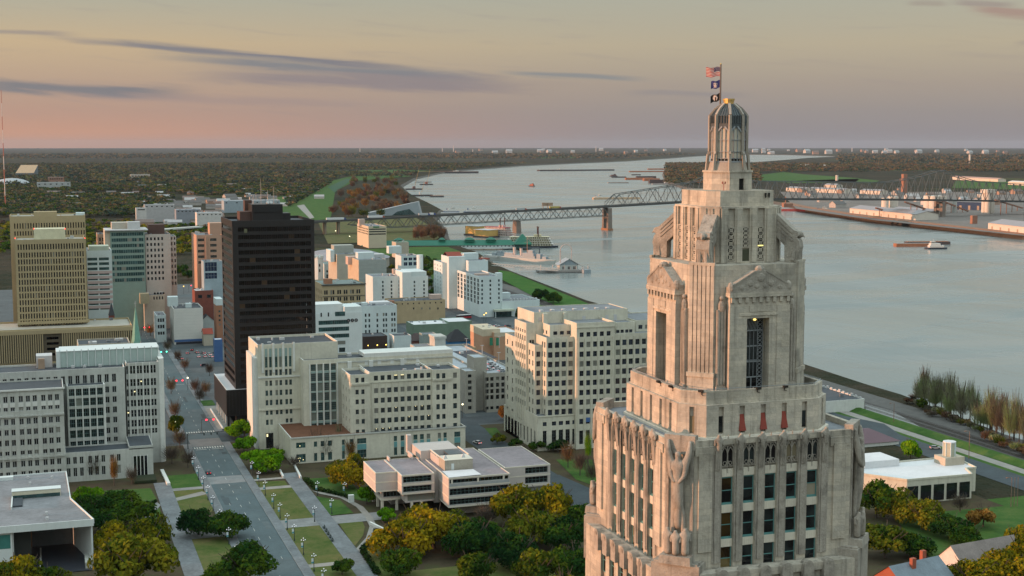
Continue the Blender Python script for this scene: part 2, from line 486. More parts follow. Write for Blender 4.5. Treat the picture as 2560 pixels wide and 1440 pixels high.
# ================================================================ THE SETTING
def ground_material():
	m,T,b = newmat('far_ground')
	pos = T.new('ShaderNodeNewGeometry').outputs['Position']
	n0 = T.noise(pos,.0006,4,.6); n1 = T.noise(pos,.004,4,.65); n2 = T.noise(pos,.03,4,.7); n3 = T.noise(pos,.0016,3,.5,.5)
	f = T.math('ADD',T.math('MULTIPLY',n1,.6),T.math('MULTIPLY',n2,.4))
	c = T.ramp(f,[(.34,(.014,.022,.014,1)),(.46,(.034,.036,.022,1)),(.56,(.058,.046,.032,1)),(.70,(.045,.050,.022,1))])
	fields = T.ramp(n2,[(.35,(.07,.10,.028,1)),(.65,(.12,.11,.05,1))])
	c = T.mix(T.math('MULTIPLY',T.step(n3,.60,.66),.75),c,fields)
	c = T.mix(T.math('MULTIPLY',T.step(n0,.5,.7),.5),c,(.045,.036,.032,1))
	T.put(b.inputs['Base Color'],c); b.inputs['Roughness'].default_value = 1; b.inputs['Specular IOR Level'].default_value = 0.05
	bp = T.new('ShaderNodeBump'); bp.inputs['Strength'].default_value = 1.0; bp.inputs['Distance'].default_value = 9.0
	T.l.new(T.noise(pos,.05,4,.7),bp.inputs['Height']); T.l.new(bp.outputs[0],b.inputs['Normal'])
	return m
def water_material():
	m,T,b = newmat('river_water')
	pos = T.new('ShaderNodeNewGeometry').outputs['Position']
	rot = T.new('ShaderNodeVectorRotate',rotation_type='Z_AXIS'); T.put(rot.inputs['Vector'],pos); rot.inputs['Angle'].default_value = radians(-12)
	p = rot.outputs[0]
	broad = T.noise(T.scalev(p,(.006,.0016,1)),1.0,4,.6,.6)
	band = T.noise(T.scalev(p,(.0028,.010,1)),1.0,4,.62,.8)
	c = T.mix(T.step(broad,.35,.7),(.185,.212,.205,1),(.24,.268,.258,1))
	c = T.mix(T.math('MULTIPLY',T.step(band,.45,.66),.30),c,(.13,.16,.165,1))
	T.put(b.inputs['Base Color'],c)
	ro = T.math('ADD',.16,T.math('MULTIPLY',T.step(band,.42,.66),.2))
	T.put(b.inputs['Roughness'],ro)
	b.inputs['IOR'].default_value = 1.333; b.inputs['Specular IOR Level'].default_value = .5
	h = T.math('ADD',T.math('MULTIPLY',T.noise(T.scalev(p,(.22,.1,1)),1.0,4,.6),.7),T.math('MULTIPLY',T.noise(T.scalev(p,(.03,.012,1)),1.0,3,.5,.5),2.6))
	bp = T.new('ShaderNodeBump'); T.put(bp.inputs['Strength'],T.math('ADD',.10,T.math('MULTIPLY',T.step(band,.40,.68),.30))); bp.inputs['Distance'].default_value = 1.3
	T.l.new(h,bp.inputs['Height']); T.l.new(bp.outputs[0],b.inputs['Normal'])
	return m
WZ = -6.0
M_GROUND = ground_material()
M_BANK = surf('river_bank',(.085,.075,.062),.95,.35,.12)
M_LAWN = None
def lawn_material(name,a,b_,c_):
	m,T,b = newmat(name)
	pos = T.new('ShaderNodeNewGeometry').outputs['Position']
	n1 = T.noise(pos,.09,4,.65,.4); n2 = T.noise(pos,.7,4,.7)
	f = T.math('ADD',T.math('MULTIPLY',n1,.72),T.math('MULTIPLY',n2,.28))
	T.put(b.inputs['Base Color'],T.ramp(f,[(.36,a + (1,)),(.5,b_ + (1,)),(.64,c_ + (1,))]))
	b.inputs['Roughness'].default_value = .95; b.inputs['Specular IOR Level'].default_value = .1
	bp = T.new('ShaderNodeBump'); bp.inputs['Strength'].default_value = .5; bp.inputs['Distance'].default_value = .08
	T.l.new(T.noise(pos,4.0,3,.7),bp.inputs['Height']); T.l.new(bp.outputs[0],b.inputs['Normal'])
	return m
M_LAWN = lawn_material('lawn',(.052,.088,.018),(.098,.112,.034),(.145,.125,.052))
M_GRASS = lawn_material('green_grass',(.030,.075,.016),(.048,.105,.022),(.085,.125,.034))
M_DIRT = lawn_material('leaf_litter',(.045,.040,.022),(.07,.055,.035),(.06,.07,.028))
M_CITY = surf('city_ground',(.075,.088,.092),.9,.4,.035,streak=0)
M_ASPHALT = surf('asphalt',(.045,.060,.068),.8,.35,.11,spec=.3)
M_STREET = surf('street_paving',(.080,.110,.118),.8,.26,.10,spec=.3)
M_CONC = surf('concrete_paving',(.21,.215,.21),.85,.34,.16)
M_WALK = surf('damp_paving',(.135,.15,.158),.7,.55,.13,spec=.4)
M_PATH = surf('pale_path',(.26,.25,.225),.9,.25,.2)
ESH = [(2700,1180),(2560,1118),(2400,1055),(2290,1012),(2200,985),(2110,955),(2010,922),(1850,871),(1700,826),(1490,767),(1400,731),(1300,692),(1245,668),
	(1232,655),(1205,640),(1150,622),(1128,606),(1122,592),(1118,574),(1095,552),(1112,530),(1078,512),(1040,494),(1022,482),(1008,468),(1040,449),(1092,437),(1140,429),
	(1300,416),(1420,410),(1560,404),(1680,396),(1745,391),(1800,388.6),(1870,387),(1960,387.6),(2085,391.5)]
WSH = [(2085,393.2),(2020,396),(1985,399.5),(1880,408),(1820,406.5),(1760,406),(1690,415),(1660,424),(1654,438),(1660,456),(1700,471),(1850,496),(1945,513),(2000,526),(2090,540),(2170,553),
	(2330,572),(2560,600),(2900,642),(3400,700)]
def build_land():
	R = 46000.0
	e = [Vector(g2(*p,WZ)) for p in ESH]; w = [Vector(g2(*p,WZ)) for p in WSH]
	azp = lambda v: atan2(v.x,v.y)
	seam = azp((e[-1] + w[0]) / 2)
	arc = lambda a0,a1,n: [Vector((R * sin(a0 + (a1 - a0) * i / n),R * cos(a0 + (a1 - a0) * i / n))) for i in range(n + 1)]
	near = Vector((430,-3000))
	def inset(pl,sgn,d):
		out = []
		for i,p in enumerate(pl):
			a = pl[max(i - 1,0)]; b = pl[min(i + 1,len(pl) - 1)]; t = (b - a).normalized(); out.append(p + Vector((-t.y,t.x)) * sgn * d)
		return out
	shore_e = [Vector((430,-3000)),Vector((425,200))] + e
	top_e = inset(shore_e,1,9.0)
	poly = top_e + arc(seam,azp(near) - 2 * pi + 0.0,90)
	mb = MB(); mb.quad([(p.x,p.y,0) for p in reversed(poly)])
	struct('ground',mb,M_GROUND)
	mb = MB()
	for i in range(len(shore_e) - 1):
		a,b,c,d = top_e[i],top_e[i + 1],shore_e[i + 1],shore_e[i]
		o = inset(shore_e,-1,3.0)
		mb.quad([(a.x,a.y,0),(b.x,b.y,0),(c.x,c.y,WZ - .0),(d.x,d.y,WZ - .0)])
		mb.quad([(d.x,d.y,WZ),(c.x,c.y,WZ),(o[i + 1].x,o[i + 1].y,WZ - 2),(o[i].x,o[i].y,WZ - 2)])
	struct('river_bank',mb,M_BANK)
	shore_w = w + [Vector(g2(4200,800,WZ))]
	top_w = inset(shore_w,1,9.0)
	poly = top_w + arc(radians(100),seam,40)
	mb = MB(); mb.quad([(p.x,p.y,0) for p in reversed(poly)])
	o = struct('ground',mb,M_GROUND)
	mb = MB()
	for i in range(len(shore_w) - 1):
		a,b,c,d = top_w[i],top_w[i + 1],shore_w[i + 1],shore_w[i]
		mb.quad([(a.x,a.y,0),(b.x,b.y,0),(c.x,c.y,WZ - 2),(d.x,d.y,WZ - 2)])
	struct('river_bank',mb,M_BANK)
	mb = MB(); n = 96
	mb.quad([(R * cos(2 * pi * i / n),R * sin(2 * pi * i / n),WZ) for i in range(n)])
	struct('river_water',mb,water_material())
build_land()
def sheet(name,pts,z,m,kind='structure'):
	mb = MB(); a = sum(pts[i][0] * pts[(i + 1) % len(pts)][1] - pts[(i + 1) % len(pts)][0] * pts[i][1] for i in range(len(pts)))
	if a < 0: pts = pts[::-1]
	mb.quad([(p[0],p[1],z) for p in pts]); return struct(name,mb,m,kind=kind)
def rect(x0,x1,y0,y1): return [(x0,y0),(x1,y0),(x1,y1),(x0,y1)]
P2 = lambda *ps: [g2(*p) for p in ps]
sheet('pavement',rect(-160,395,560,1330),.03,M_CITY)
sheet('park_ground',rect(-120,330,250,612),.06,M_DIRT)
sheet('street',rect(58.5,72.3,250,1700),.20,M_STREET)
sheet('cross_street',rect(-140,58.5,615,632),.12,M_ASPHALT); sheet('cross_street',rect(72.3,400,615,632),.12,M_ASPHALT)
for y0,y1 in ((752,764),(826,838),(905,917),(985,997),(1075,1088)):
	sheet('cross_street',rect(-140,58.5,y0,y1),.12,M_ASPHALT); sheet('cross_street',rect(72.3,320,y0,y1),.12,M_ASPHALT)
sheet('side_street',rect(176,192,440,640),.14,M_ASPHALT)
sheet('street',rect(232,244,632,1320),.16,M_ASPHALT)
sheet('street',rect(304,318,632,1330),.16,M_ASPHALT)
sheet('crosswalk_paving',rect(58.6,72.2,536,548),.21,surf('pale_concrete',(.20,.21,.21),.85,.25,.2))
sheet('crosswalk_paving',rect(58.6,72.2,606,622),.21,surf('worn_concrete',(.15,.153,.15),.85,.25,.2))
mb = MB()
for y in np.arange(300,1000,11.0):
	if not (600 < y < 640): mb.box(65.25,65.4,y,y + 3.4,.2,.212)
for x0,x1 in ((59.6,64.2),(66.4,71.2)):
	mb.box(x0,x1,599.6,600.1,.2,.212); mb.box(x0,x1,634.0,634.5,.2,.212); mb.box(x0,x1,770,770.5,.2,.212)
for x in (61.7,68.9):
	for y in np.arange(310,590,24.0): mb.box(x,x + .12,y,y + 3,.2,.212)
mk = struct('lane_marking',mb,plain('road_paint',(.5,.5,.46),.8));
for x0,x1,nm in ((72.3,75.6,'pavement'),(55.2,58.5,'pavement')):
	mb = MB(); mb.box(x0,x1,250,612,.0,.33); mb.box(x0,x1,636,1330,.0,.33)
	struct(nm,mb,M_WALK)
mb = MB()
for x in (72.3,58.32):
	mb.box(x,x + .18,250,612,.0,.345); mb.box(x,x + .18,636,1330,.0,.345)
struct('kerb',mb,M_CONC)
for x0,x1 in ((87.6,93.8),(37.6,43.8)): sheet('promenade',rect(x0,x1,250,545),.26,M_WALK)
for y0,y1 in ((300,418),(421.5,465),(475.5,521)): sheet('lawn',rect(75.6,87.6,y0,y1),.22,M_LAWN)
sheet('lawn',P2((636,1206),(712,1203),(724,1221),(648,1219)),.23,M_LAWN)
for y0,y1 in ((465,475.5),(418,421.5),(521,525),(536,539)): sheet('footpath',rect(75.6,112 if y0 == 465 else 87.6,y0,y1),.24,M_PATH if y0 != 465 else M_CONC)
sheet('lawn',P2((790,1242),(850,1252),(884,1284),(826,1290)),.23,M_GRASS)
sheet('lawn',P2((846,1308),(905,1303),(912,1318),(908,1340),(888,1366),(880,1360)),.23,M_LAWN)
cv = [(764,1222),(800,1236),(850,1246),(890,1268),(912,1292),(924,1318),(915,1346),(895,1368),(876,1386)]
ow = [(780,1228),(812,1233),(862,1244),(908,1268),(932,1295),(942,1318),(930,1348),(908,1372),(886,1394)]
mb = MB()
for i in range(len(cv) - 1): mb.quad([(*g2(*p),.25) for p in (cv[i],cv[i + 1],ow[i + 1],ow[i])][::-1])
struct('curved_path',mb,M_PATH)
sheet('lawn',P2((905,1372),(955,1330),(990,1440),(940,1440)),.22,M_LAWN)
sheet('lawn',P2((770,1198),(860,1192),(930,1258),(800,1232)),.22,M_GRASS)
sheet('lawn',rect(94,170,300,405),.20,M_LAWN)
for y0,y1,mm in ((300,420,M_LAWN),(424,462,M_LAWN),(495,530,M_LAWN),(534,556,M_GRASS)): sheet('lawn',rect(43.8,55.2,y0,y1),.22,mm)
for y0,y1 in ((462,472),(420,424),(530,534)): sheet('footpath',rect(43.8,55.2,y0,y1),.24,M_CONC)
sheet('footpath',P2((440,1246),(505,1230),(520,1236),(432,1256)),.25,M_PATH)
sheet('lawn',P2((180,1232),(376,1222),(392,1250),(330,1300),(200,1290)),.22,M_GRASS)
sheet('lawn',P2((372,1300),(398,1270),(412,1318),(380,1360)),.23,M_GRASS)
sheet('footpath',P2((352,1296),(390,1255),(402,1264),(372,1300)),.24,M_CONC)
sheet('footpath',P2((300,1225),(330,1290),(345,1288),(318,1222)),.215,M_PATH) if False else None
sheet('driveway',P2((1376,1192),(1398,1188),(1490,1228),(1500,1270),(1440,1256)),.16,M_ASPHALT)
sheet('lawn',P2((1390,1150),(1480,1150),(1500,1220),(1440,1200)),.2,M_GRASS)
sheet('lawn',P2((1212,1072),(1240,1070),(1262,1098),(1236,1100)),.2,M_GRASS)
sheet('lawn',P2((1160,1068),(1190,1064),(1230,1090),(1205,1092)),.2,M_GRASS) if False else None
def strip(name,x0,x1,y0,y1,z,m): return sheet(name,rect(x0,x1,y0,y1),z,m)
strip('gravel_bank',398,413,250,1350,.05,surf('rail_ballast',(.10,.098,.092),.95,.3,.3))
strip('track_bed',386,398,250,1350,.07,surf('track_bed',(.062,.058,.055),.95,.3,.3))
mb = MB()
for x in (388.5,390.0,393.6,395.1): mb.box(x - .08,x + .08,250,1350,.06,.34)
struct('railway_track',mb,plain('rail_steel',(.19,.17,.15),.4,.8))
mb = MB()
for a,b in (((376,.08),(380,1.6)),((380,1.6),(382,1.6)),((382,1.6),(386,.08))):
	mb.quad([(a[0],250,a[1]),(b[0],250,b[1]),(b[0],1320,b[1]),(a[0],1320,a[1])])
struct('levee',mb,M_GRASS)
strip('levee_path',370,375.5,250,1000,.12,M_PATH); strip('river_road',352,367,250,900,.14,M_ASPHALT)
strip('grass_verge',366.8,370,250,1000,.10,M_GRASS)
sheet('lawn',rect(330,352,250,420),.10,M_GRASS); sheet('lawn',P2((2230,1290),(2560,1262),(2560,1400),(2330,1400)),.17,M_GRASS)
sheet('parking_lot',P2((2110,1040),(2210,1060),(2270,1100),(2160,1110)),.13,M_ASPHALT)
sheet('levee_top',P2((2162,1008),(2230,1028),(2318,1078),(2290,1080),(2165,1030)),.15,M_CONC)
sheet('lawn',P2((1245,676),(1275,680),(1490,768),(1400,768),(1330,740),(1255,700)),.35,lawn_material('levee_grass',(.030,.09,.014),(.038,.11,.018),(.06,.12,.025)))
for i in range(26):
	y = random.uniform(330,900); x = random.choice([60.2,63.4,66.8,69.6]) + random.uniform(-.5,.5); sheet('road_patch',rect(x,x + random.uniform(.8,2.4),y,y + random.uniform(2,16)),.203 + .0006 * i,surf('road_patch_%d' % (i % 3),[(.05,.066,.07),(.10,.125,.13),(.065,.085,.092)][i % 3],.9,.2,.5))
mb = MB()
for k in range(12): mb.box(59.2 + k * 1.1,59.75 + k * 1.1,602.0,604.8,.215,.222); mb.box(59.2 + k * 1.1,59.75 + k * 1.1,636.2,639,.2,.207)
struct('crossing_stripes',mb,plain('road_paint',(.5,.5,.46),.8))
# ================================================================ THE CAPITOL TOWER
CX,CY = 70.05,133.7
LIME = surf('capitol_limestone',(.47,.43,.355),.85,.30,.35,streak=.8,stain=(.125,.118,.10),bump=.45,courses=(1.45,.62))
LIME2 = surf('capitol_carved_limestone',(.36,.33,.28),.88,.32,.6,streak=.85,stain=(.085,.08,.07),bump=.8)
MARBLE = surf('capitol_white_marble',(.66,.62,.52),.6,.12,.5,streak=.2)
TEALF = plain('green_bronze_frame',(.10,.26,.25),.5,.0)
ALUM = surf('cast_aluminium',(.30,.33,.35),.5,.2,1.5,metal=.2)
DARKG = glass('capitol_glass',(.008,.008,.010),(.035,.05,.05),.10,.08,.5,(.20,.17,.11))
AMBERG = glass('capitol_amber_glass',(.02,.012,.006),(.09,.055,.015),.12,.15,.5,(.16,.12,.05))
TERR = surf('terrace_roof',(.20,.22,.24),.8,.3,.5)
def octp(w,c,x=CX,y=CY):
	return [(x - w + c,y - w),(x + w - c,y - w),(x + w,y - w + c),(x + w,y + w - c),(x + w - c,y + w),(x - w + c,y + w),(x - w,y + w - c),(x - w,y - w + c)]
def octa(mb,w,c,z0,z1,spec=None,cap=None,m=0):
	P = octp(w,c); outs = {}
	for i in range(8):
		a,b = Vector(P[i]),Vector(P[(i + 1) % 8]); L = (b - a).length
		if L < 1e-4: continue
		u = tuple((b - a) / L); s = (spec or {}).get(i)
		if s: outs[i] = facade(mb,tuple(a),u,L,z0,z1,s[0],s[1],depth=s[2],m=m)
		else: facade(mb,tuple(a),u,L,z0,z1,[],[],m=m)
	if cap is not None: mb.quad([(p[0],p[1],cap) for p in P],m)
	return outs
def ring(mb,w,c,t,z0,z1,m=0):
	"""open parapet: outer and inner face and the top"""
	A,B = octp(w,c),octp(w - t,c - t * .5858 if c > t else c)
	for i in range(8):
		j = (i + 1) % 8
		mb.quad([(*A[i],z0),(*A[j],z0),(*A[j],z1),(*A[i],z1)],m)
		mb.quad([(*B[j],z0),(*B[i],z0),(*B[i],z1),(*B[j],z1)],m)
		mb.quad([(*A[i],z1),(*A[j],z1),(*B[j],z1),(*B[i],z1)],m)
def skin_mesh(name,verts,edges,radii,mats,levels=1):
	me = bpy.data.meshes.new(name + '_skeleton'); me.from_pydata(verts,edges,[]); me.update()
	o = bpy.data.objects.new(name + '_skeleton',me); COL.objects.link(o)
	mod = o.modifiers.new('skin','SKIN'); mod.use_smooth_shade = True
	for i,r in enumerate(radii):
		sv = me.skin_vertices[0].data[i]; sv.radius = (r,r) if not isinstance(r,tuple) else r
		sv.use_root = (i == 0)
	if levels:
		sd = o.modifiers.new('sub','SUBSURF'); sd.levels = levels; sd.render_levels = levels
	dg = bpy.context.evaluated_depsgraph_get(); dg.update()
	out = bpy.data.meshes.new_from_object(o.evaluated_get(dg)); out.name = name
	bpy.data.objects.remove(o); bpy.data.meshes.remove(me)
	out.materials.clear()
	for m in mats: out.materials.append(m)
	out.polygons.foreach_set('use_smooth',[True] * len(out.polygons))
	return out
EDGE_N = {0: (0,-1),1: (.7071,-.7071),2: (1,0),3: (.7071,.7071),4: (0,1),5: (-.7071,.7071),6: (-1,0),7: (-.7071,-.7071)}
def rz_of(n): return atan2(n[0],-n[1])
def edge_pt(w,c,i,a=0.0,out=0.0):
	"""point on edge i, a metres along from its middle, out metres proud"""
	P = octp(w,c); p,q = Vector(P[i]),Vector(P[(i + 1) % 8]); u = (q - p).normalized(); n = Vector(EDGE_N[i])
	return (p + q) / 2 + u * a + n * out
def capitol():
	R = thing('capitol_tower','tall pale limestone art deco tower with eagle buttresses and a lantern top','tower',(CX,CY,0))
	V = lambda p,z: (p[0],p[1],z)
	mb = MB(); bays2 = [-5.3,-2.87,-.4,2.05,4.47]; baysL = [-5.6,-3.25,-.9,1.5,3.9]
	W2,C2 = 12.55,3.4; L2 = 2 * (W2 - C2)
	cols = [(b + L2 / 2 - .68,b + L2 / 2 + .68) for b in bays2]; colsl = [(-b + L2 / 2 - .68,-b + L2 / 2 + .68) for b in baysL]
	colsl = sorted(colsl)
	octa(mb,W2,C2,0,89.1,{0: (cols,[(60,88.3)],.45),6: (colsl,[(60,88.3)],.45)})
	A,B = octp(W2,C2),octp(11.4,2.3)
	for i in range(8):
		j = (i + 1) % 8; mb.quad([V(A[i],89.1),V(A[j],89.1),V(B[j],89.15),V(B[i],89.15)])
	for i in (0,6):
		for b in (bays2 if i == 0 else baysL):
			p = edge_pt(W2,C2,i,b if i == 0 else -b,-.42); n = EDGE_N[i]; u = (-n[1],n[0])
			mb.obox(p,u,.68,.03,60,88.3)
	part('lower_stage',mb,LIME,R)
	for i in (1,3,5,7):
		mb = MB(); p = edge_pt(W2,C2,i,0,-1.1); n = EDGE_N[i]; mb.obox(p,(-n[1],n[0]),2.55,1.25,85.0,89.95)
		p = edge_pt(W2,C2,i,0,-.95); mb.obox(p,(-n[1],n[0]),2.3,1.0,89.95,90.12)
		part('corner_block',mb,LIME2,R)
	wm = win_mesh(1.36,2.75,1,2,TEALF,AMBERG,.09)
	cap = MB()
	for a in range(7):
		t0,t1 = pi * a / 7,pi * (a + 1) / 7
		cap.quad([(-.62 * cos(t0),-.35,.75 * sin(t0)),(-.62 * cos(t1),-.35,.75 * sin(t1)),(-.62 * cos(t1),.5,.75 * sin(t1)),(-.62 * cos(t0),.5,.75 * sin(t0))][::-1])
		cap.quad([(0,-.35,0),(-.62 * cos(t1),-.35,.75 * sin(t1)),(-.62 * cos(t0),-.35,.75 * sin(t0))][::-1])
		cap.quad([(0,-.36,.1),(-.3 * cos(t1),-.42,.1 + .4 * sin(t1)),(-.3 * cos(t0),-.42,.1 + .4 * sin(t0))][::-1])
	cap.box(-.62,.62,-.35,.5,-1.6,0)
	capm = cap.mesh('scallop_cap',[LIME2])
	for i,bs in ((0,bays2),(6,[-b for b in baysL])):
		n = EDGE_N[i]
		for b in bs:
			for z in (86.1,):
				put('window',wm,R,V(edge_pt(W2,C2,i,b,-.36),z),rz_of(n))
			put('scallop_cap',capm,R,V(edge_pt(W2,C2,i,b + 1.22,.05),88.75),rz_of(n))
		put('scallop_cap',capm,R,V(edge_pt(W2,C2,i,min(bs) - 1.22,.05),88.75),rz_of(n))
	W1,C1 = 11.25,2.3; L1 = 2 * (W1 - C1)
	mb = MB(); bay = lambda bs: [(b + L1 / 2 - .69,b + L1 / 2 + .69) for b in sorted(bs)]
	octa(mb,W1,C1,89.0,101.85,{0: (bay(bays2),[(89.05,101.85)],.5),6: (bay([-b for b in baysL]),[(89.05,101.85)],.5),2: (bay(bays2),[(89.05,101.85)],.5),4: (bay(bays2),[(89.05,101.85)],.5)})
	for i,bs in ((0,bays2),(6,[-b for b in baysL]),(2,bays2),(4,bays2)):
		n = EDGE_N[i]; u = (-n[1],n[0])
		for b in bs: mb.obox(edge_pt(W1,C1,i,b,-.53),u,.69,.03,89.05,101.85)
	ring(mb,W1,C1,.5,101.85,102.45)
	part('upper_stage',mb,LIME,R)
	mb = MB(); mb.quad([V(p,101.85) for p in octp(W1 - .5,C1 - .3)]); part('terrace',mb,TERR,R)
	for i in (1,3,5,7):
		n = EDGE_N[i]; u = (-n[1],n[0]); mb = MB()
		mb.obox(edge_pt(W1,C1,i,0,-.25),u,1.62,.45,101.5,102.95)
		mb.obox(edge_pt(W1,C1,i,0,.06),u,1.5,.12,101.0,102.6)
		for s in (-1,1):
			mb.obox(edge_pt(W1,C1,i,s * 1.3,.05),u,.16,.12,90.2,101.0)
		part('corner_parapet',mb,LIME2,R)
	for i in (0,6):
		n = EDGE_N[i]; u = (-n[1],n[0])
		for a in (-7.9,7.6):
			mb = MB(); mb.obox(edge_pt(W1,C1,i,a,.10),u,.75,.12,91.0,101.2); mb.obox(edge_pt(W1,C1,i,a,.06),u,1.15,.1,100.9,101.8)
			part('pilaster',mb,LIME,R)
	frame = MB(); w,h,q = .66,1.36,.085
	for x0,x1,z0,z1 in ((-w,w,h - q,h),(-w,w,-h,-h + q * 1.4),(-w,-w + q,-h,h),(w - q,w,-h,h),(-w,w,-.04,.04)): frame.box(x0,x1,-.05,.02,z0,z1)
	frame.box(-w,w,-.16,.02,-h - .12,-h)
	fm = frame.mesh('window',[TEALF]); pm = MB(); pm.quad([(-w,0,0),(w,0,0),(w,0,h),(-w,0,h)]); up_d = pm.mesh('pane',[DARKG]);
	pm = MB(); pm.quad([(-w,0,-h),(w,0,-h),(w,0,0),(-w,0,0)]); lo_d = pm.mesh('pane',[DARKG])
	pm = MB(); pm.quad([(-w,0,0),(w,0,0),(w,0,h),(-w,0,h)]); up_a = pm.mesh('pane',[AMBERG])
	pm = MB(); pm.quad([(-w,0,-h),(w,0,-h),(w,0,0),(-w,0,0)]); lo_a = pm.mesh('pane',[AMBERG])
	shade = MB(); shade.quad([(-w,.01,-h),(w,.01,-h),(w,.01,0),(-w,.01,0)]); shm = shade.mesh('pane',[plain('window_blind',(.30,.27,.20),.9)])
	sp = MB(); sp.box(-.69,.69,-.1,.1,-.42,.42)
	for k in range(5): sp.box(-.55 + k * .24,-.47 + k * .24,-.125,-.1,-.36,.36)
	spm = sp.mesh('spandrel_panel',[MARBLE])
	tr = MB()
	tr.box(-.69,.69,-.02,.1,1.15,1.75); tr.box(-.05,.05,-.12,.05,-.95,1.2); tr.box(-.69,-.60,-.1,.05,-.95,1.2); tr.box(.60,.69,-.1,.05,-.95,1.2)
	for s in (-1,1):
		for k in range(5):
			t0,t1 = k / 5,(k + 1) / 5
			for e in (-1,1):
				f = lambda t: (s * .33 + e * .29 * (1 - t ** 1.5),.55 + .55 * t)
				a,b = f(t0),f(t1); tr.bar((a[0],-.06,a[1]),(b[0],-.06,b[1]),.1,.07)
		for k in range(6):
			t0,t1 = pi * k / 3,pi * (k + 1) / 3
			tr.bar((s * .3 + .2 * cos(t0),-.08,-.55 + .2 * sin(t0)),(s * .3 + .2 * cos(t1),-.08,-.55 + .2 * sin(t1)),.07,.06)
	tr.box(-.69,.69,-.06,.05,-.95,-.82)
	for s in (-1,1): tr.bar((s * .66,-.12,1.0),(0,-.16,1.9),.12,.12); tr.bar((s * .3,-.12,-.9),(0,-.12,-.2),.07,.07)
	tr.tube((0,-.15,1.7),(0,-.2,2.35),.1,.05,5); tr.box(-.03,.03,-.1,0,-1.55,-.9)
	trm = tr.mesh('tracery',[LIME2])
	dk = MB(); dk.quad([(-.69,.03,-.95),(.69,.03,-.95),(.69,.03,1.3),(-.69,.03,1.3)]); dkm = dk.mesh('pane',[DARKG])
	for i,bs in ((0,bays2),(6,[-b for b in baysL])):
		n = EDGE_N[i]
		for k,b in enumerate(bs):
			for r,z in enumerate((97.05,93.5,90.0)):
				o = put('window',fm,R,V(edge_pt(W1,C1,i,b,-.40),z),rz_of(n))
				amber = (i == 6 and r > 0) or (i == 0 and k == 0) or (k == 2 and i == 6)
				for me in ((up_a if amber else up_d),(lo_a if amber and r else lo_d)):
					if i == 0 and k == 4 and r == 0 and me is lo_d: me = shm
					c = bpy.data.objects.new('pane',me); COL.objects.link(c); c.parent = o
				put('spandrel_panel',spm,R,V(edge_pt(W1,C1,i,b,-.33),z + (-1.87 if r < 2 else 1.77)),rz_of(n)) if r < 2 else None
			put('spandrel_panel',spm,R,V(edge_pt(W1,C1,i,b,-.33),98.9),rz_of(n))
			o = put('tracery',trm,R,V(edge_pt(W1,C1,i,b,-.25),100.45),rz_of(n))
			c = bpy.data.objects.new('pane',dkm); COL.objects.link(c); c.parent = o
	rib = MB()
	rib.box(-.30,.30,-.16,.1,-6.2,5.4)
	for s in (-.42,.42): rib.box(s - .09,s + .09,-.08,.1,-6.2,5.1)
	rib.prism([(-.36,-.30),(.36,-.30),(.36,.1),(-.36,.1)],5.4,5.9,poly2=[(-.3,-.42),(.3,-.42),(.3,.1),(-.3,.1)])
	for s in (-.2,0,.2): rib.tube((s,-.2,3.4),(s,-.34,5.5),.08,.13,5)
	ribm = rib.mesh('pier',[LIME2])
	bust = skin_mesh('finial_bust',[(0,-.2,-.9),(0,-.34,.05),(0,-.36,.5),(0,-.40,.82),(0,-.40,1.08),(.38,-.28,.42),(-.38,-.28,.42),(.42,-.34,-.15),(-.42,-.34,-.15)],
					[(0,1),(1,2),(2,3),(3,4),(2,5),(2,6),(5,7),(6,8)],[.26,.30,.30,.15,.24,.19,.19,.12,.12],[LIME2])
	for i,bs in ((0,bays2),(6,[-b for b in baysL])):
		n = EDGE_N[i]; xs = sorted(bs); mids = [xs[0] - 1.25] + [(a + b) / 2 for a,b in zip(xs,xs[1:])] + [xs[-1] + 1.25]
		for b in mids:
			put('pier',ribm,R,V(edge_pt(W1,C1,i,b,0),95.9),rz_of(n))
			put('finial_bust',bust,R,V(edge_pt(W1,C1,i,b,.02),102.0),rz_of(n))
	fig = skin_mesh('relief_figure',[(0,-.1,0),(0,-.28,1.6),(0,-.34,3.4),(0,-.42,5.2),(0,-.45,6.6),(0,-.50,7.5),(0,-.52,8.15),
									(.85,-.38,6.9),(1.1,-.30,8.0),(1.15,-.16,9.2),(-.85,-.38,6.9),(-1.1,-.30,8.0),(-1.15,-.16,9.2),
									(.7,-.62,5.6),(.15,-.85,4.9),(-.7,-.62,5.6),(-.15,-.85,4.9),(.45,-.2,1.4),(-.45,-.2,1.4),(.55,-.1,-.6),(-.55,-.1,-.6)],
					[(0,1),(1,2),(2,3),(3,4),(4,5),(5,6),(4,7),(7,8),(8,9),(4,10),(10,11),(11,12),(7,13),(13,14),(10,15),(15,16),(2,17),(2,18),(17,19),(18,20)],
					[.42,.55,.62,.6,.58,.28,.46,.42,.34,.16,.42,.34,.16,.26,.2,.26,.2,.34,.34,.22,.22],[LIME2])
	one = skin_mesh('group_figure',[(0,-.1,0),(0,-.12,.9),(0,-.18,1.7),(0,-.2,2.25),(0,-.26,2.55),(0,-.28,2.82),(.42,-.1,2.1),(.5,-.25,1.4),(-.42,-.1,2.1),(-.5,-.25,1.4)],
					[(0,1),(1,2),(2,3),(3,4),(4,5),(3,6),(6,7),(3,8),(8,9)],[.44,.46,.42,.36,.16,.27,.22,.14,.22,.14],[LIME2])
	plinth = MB(); plinth.prism([(-1.7,-.95),(1.7,-.95),(1.7,.6),(-1.7,.6)],0,.85,poly2=[(-1.6,-.85),(1.6,-.85),(1.6,.6),(-1.6,.6)]); plm = plinth.mesh('plinth',[LIME2])
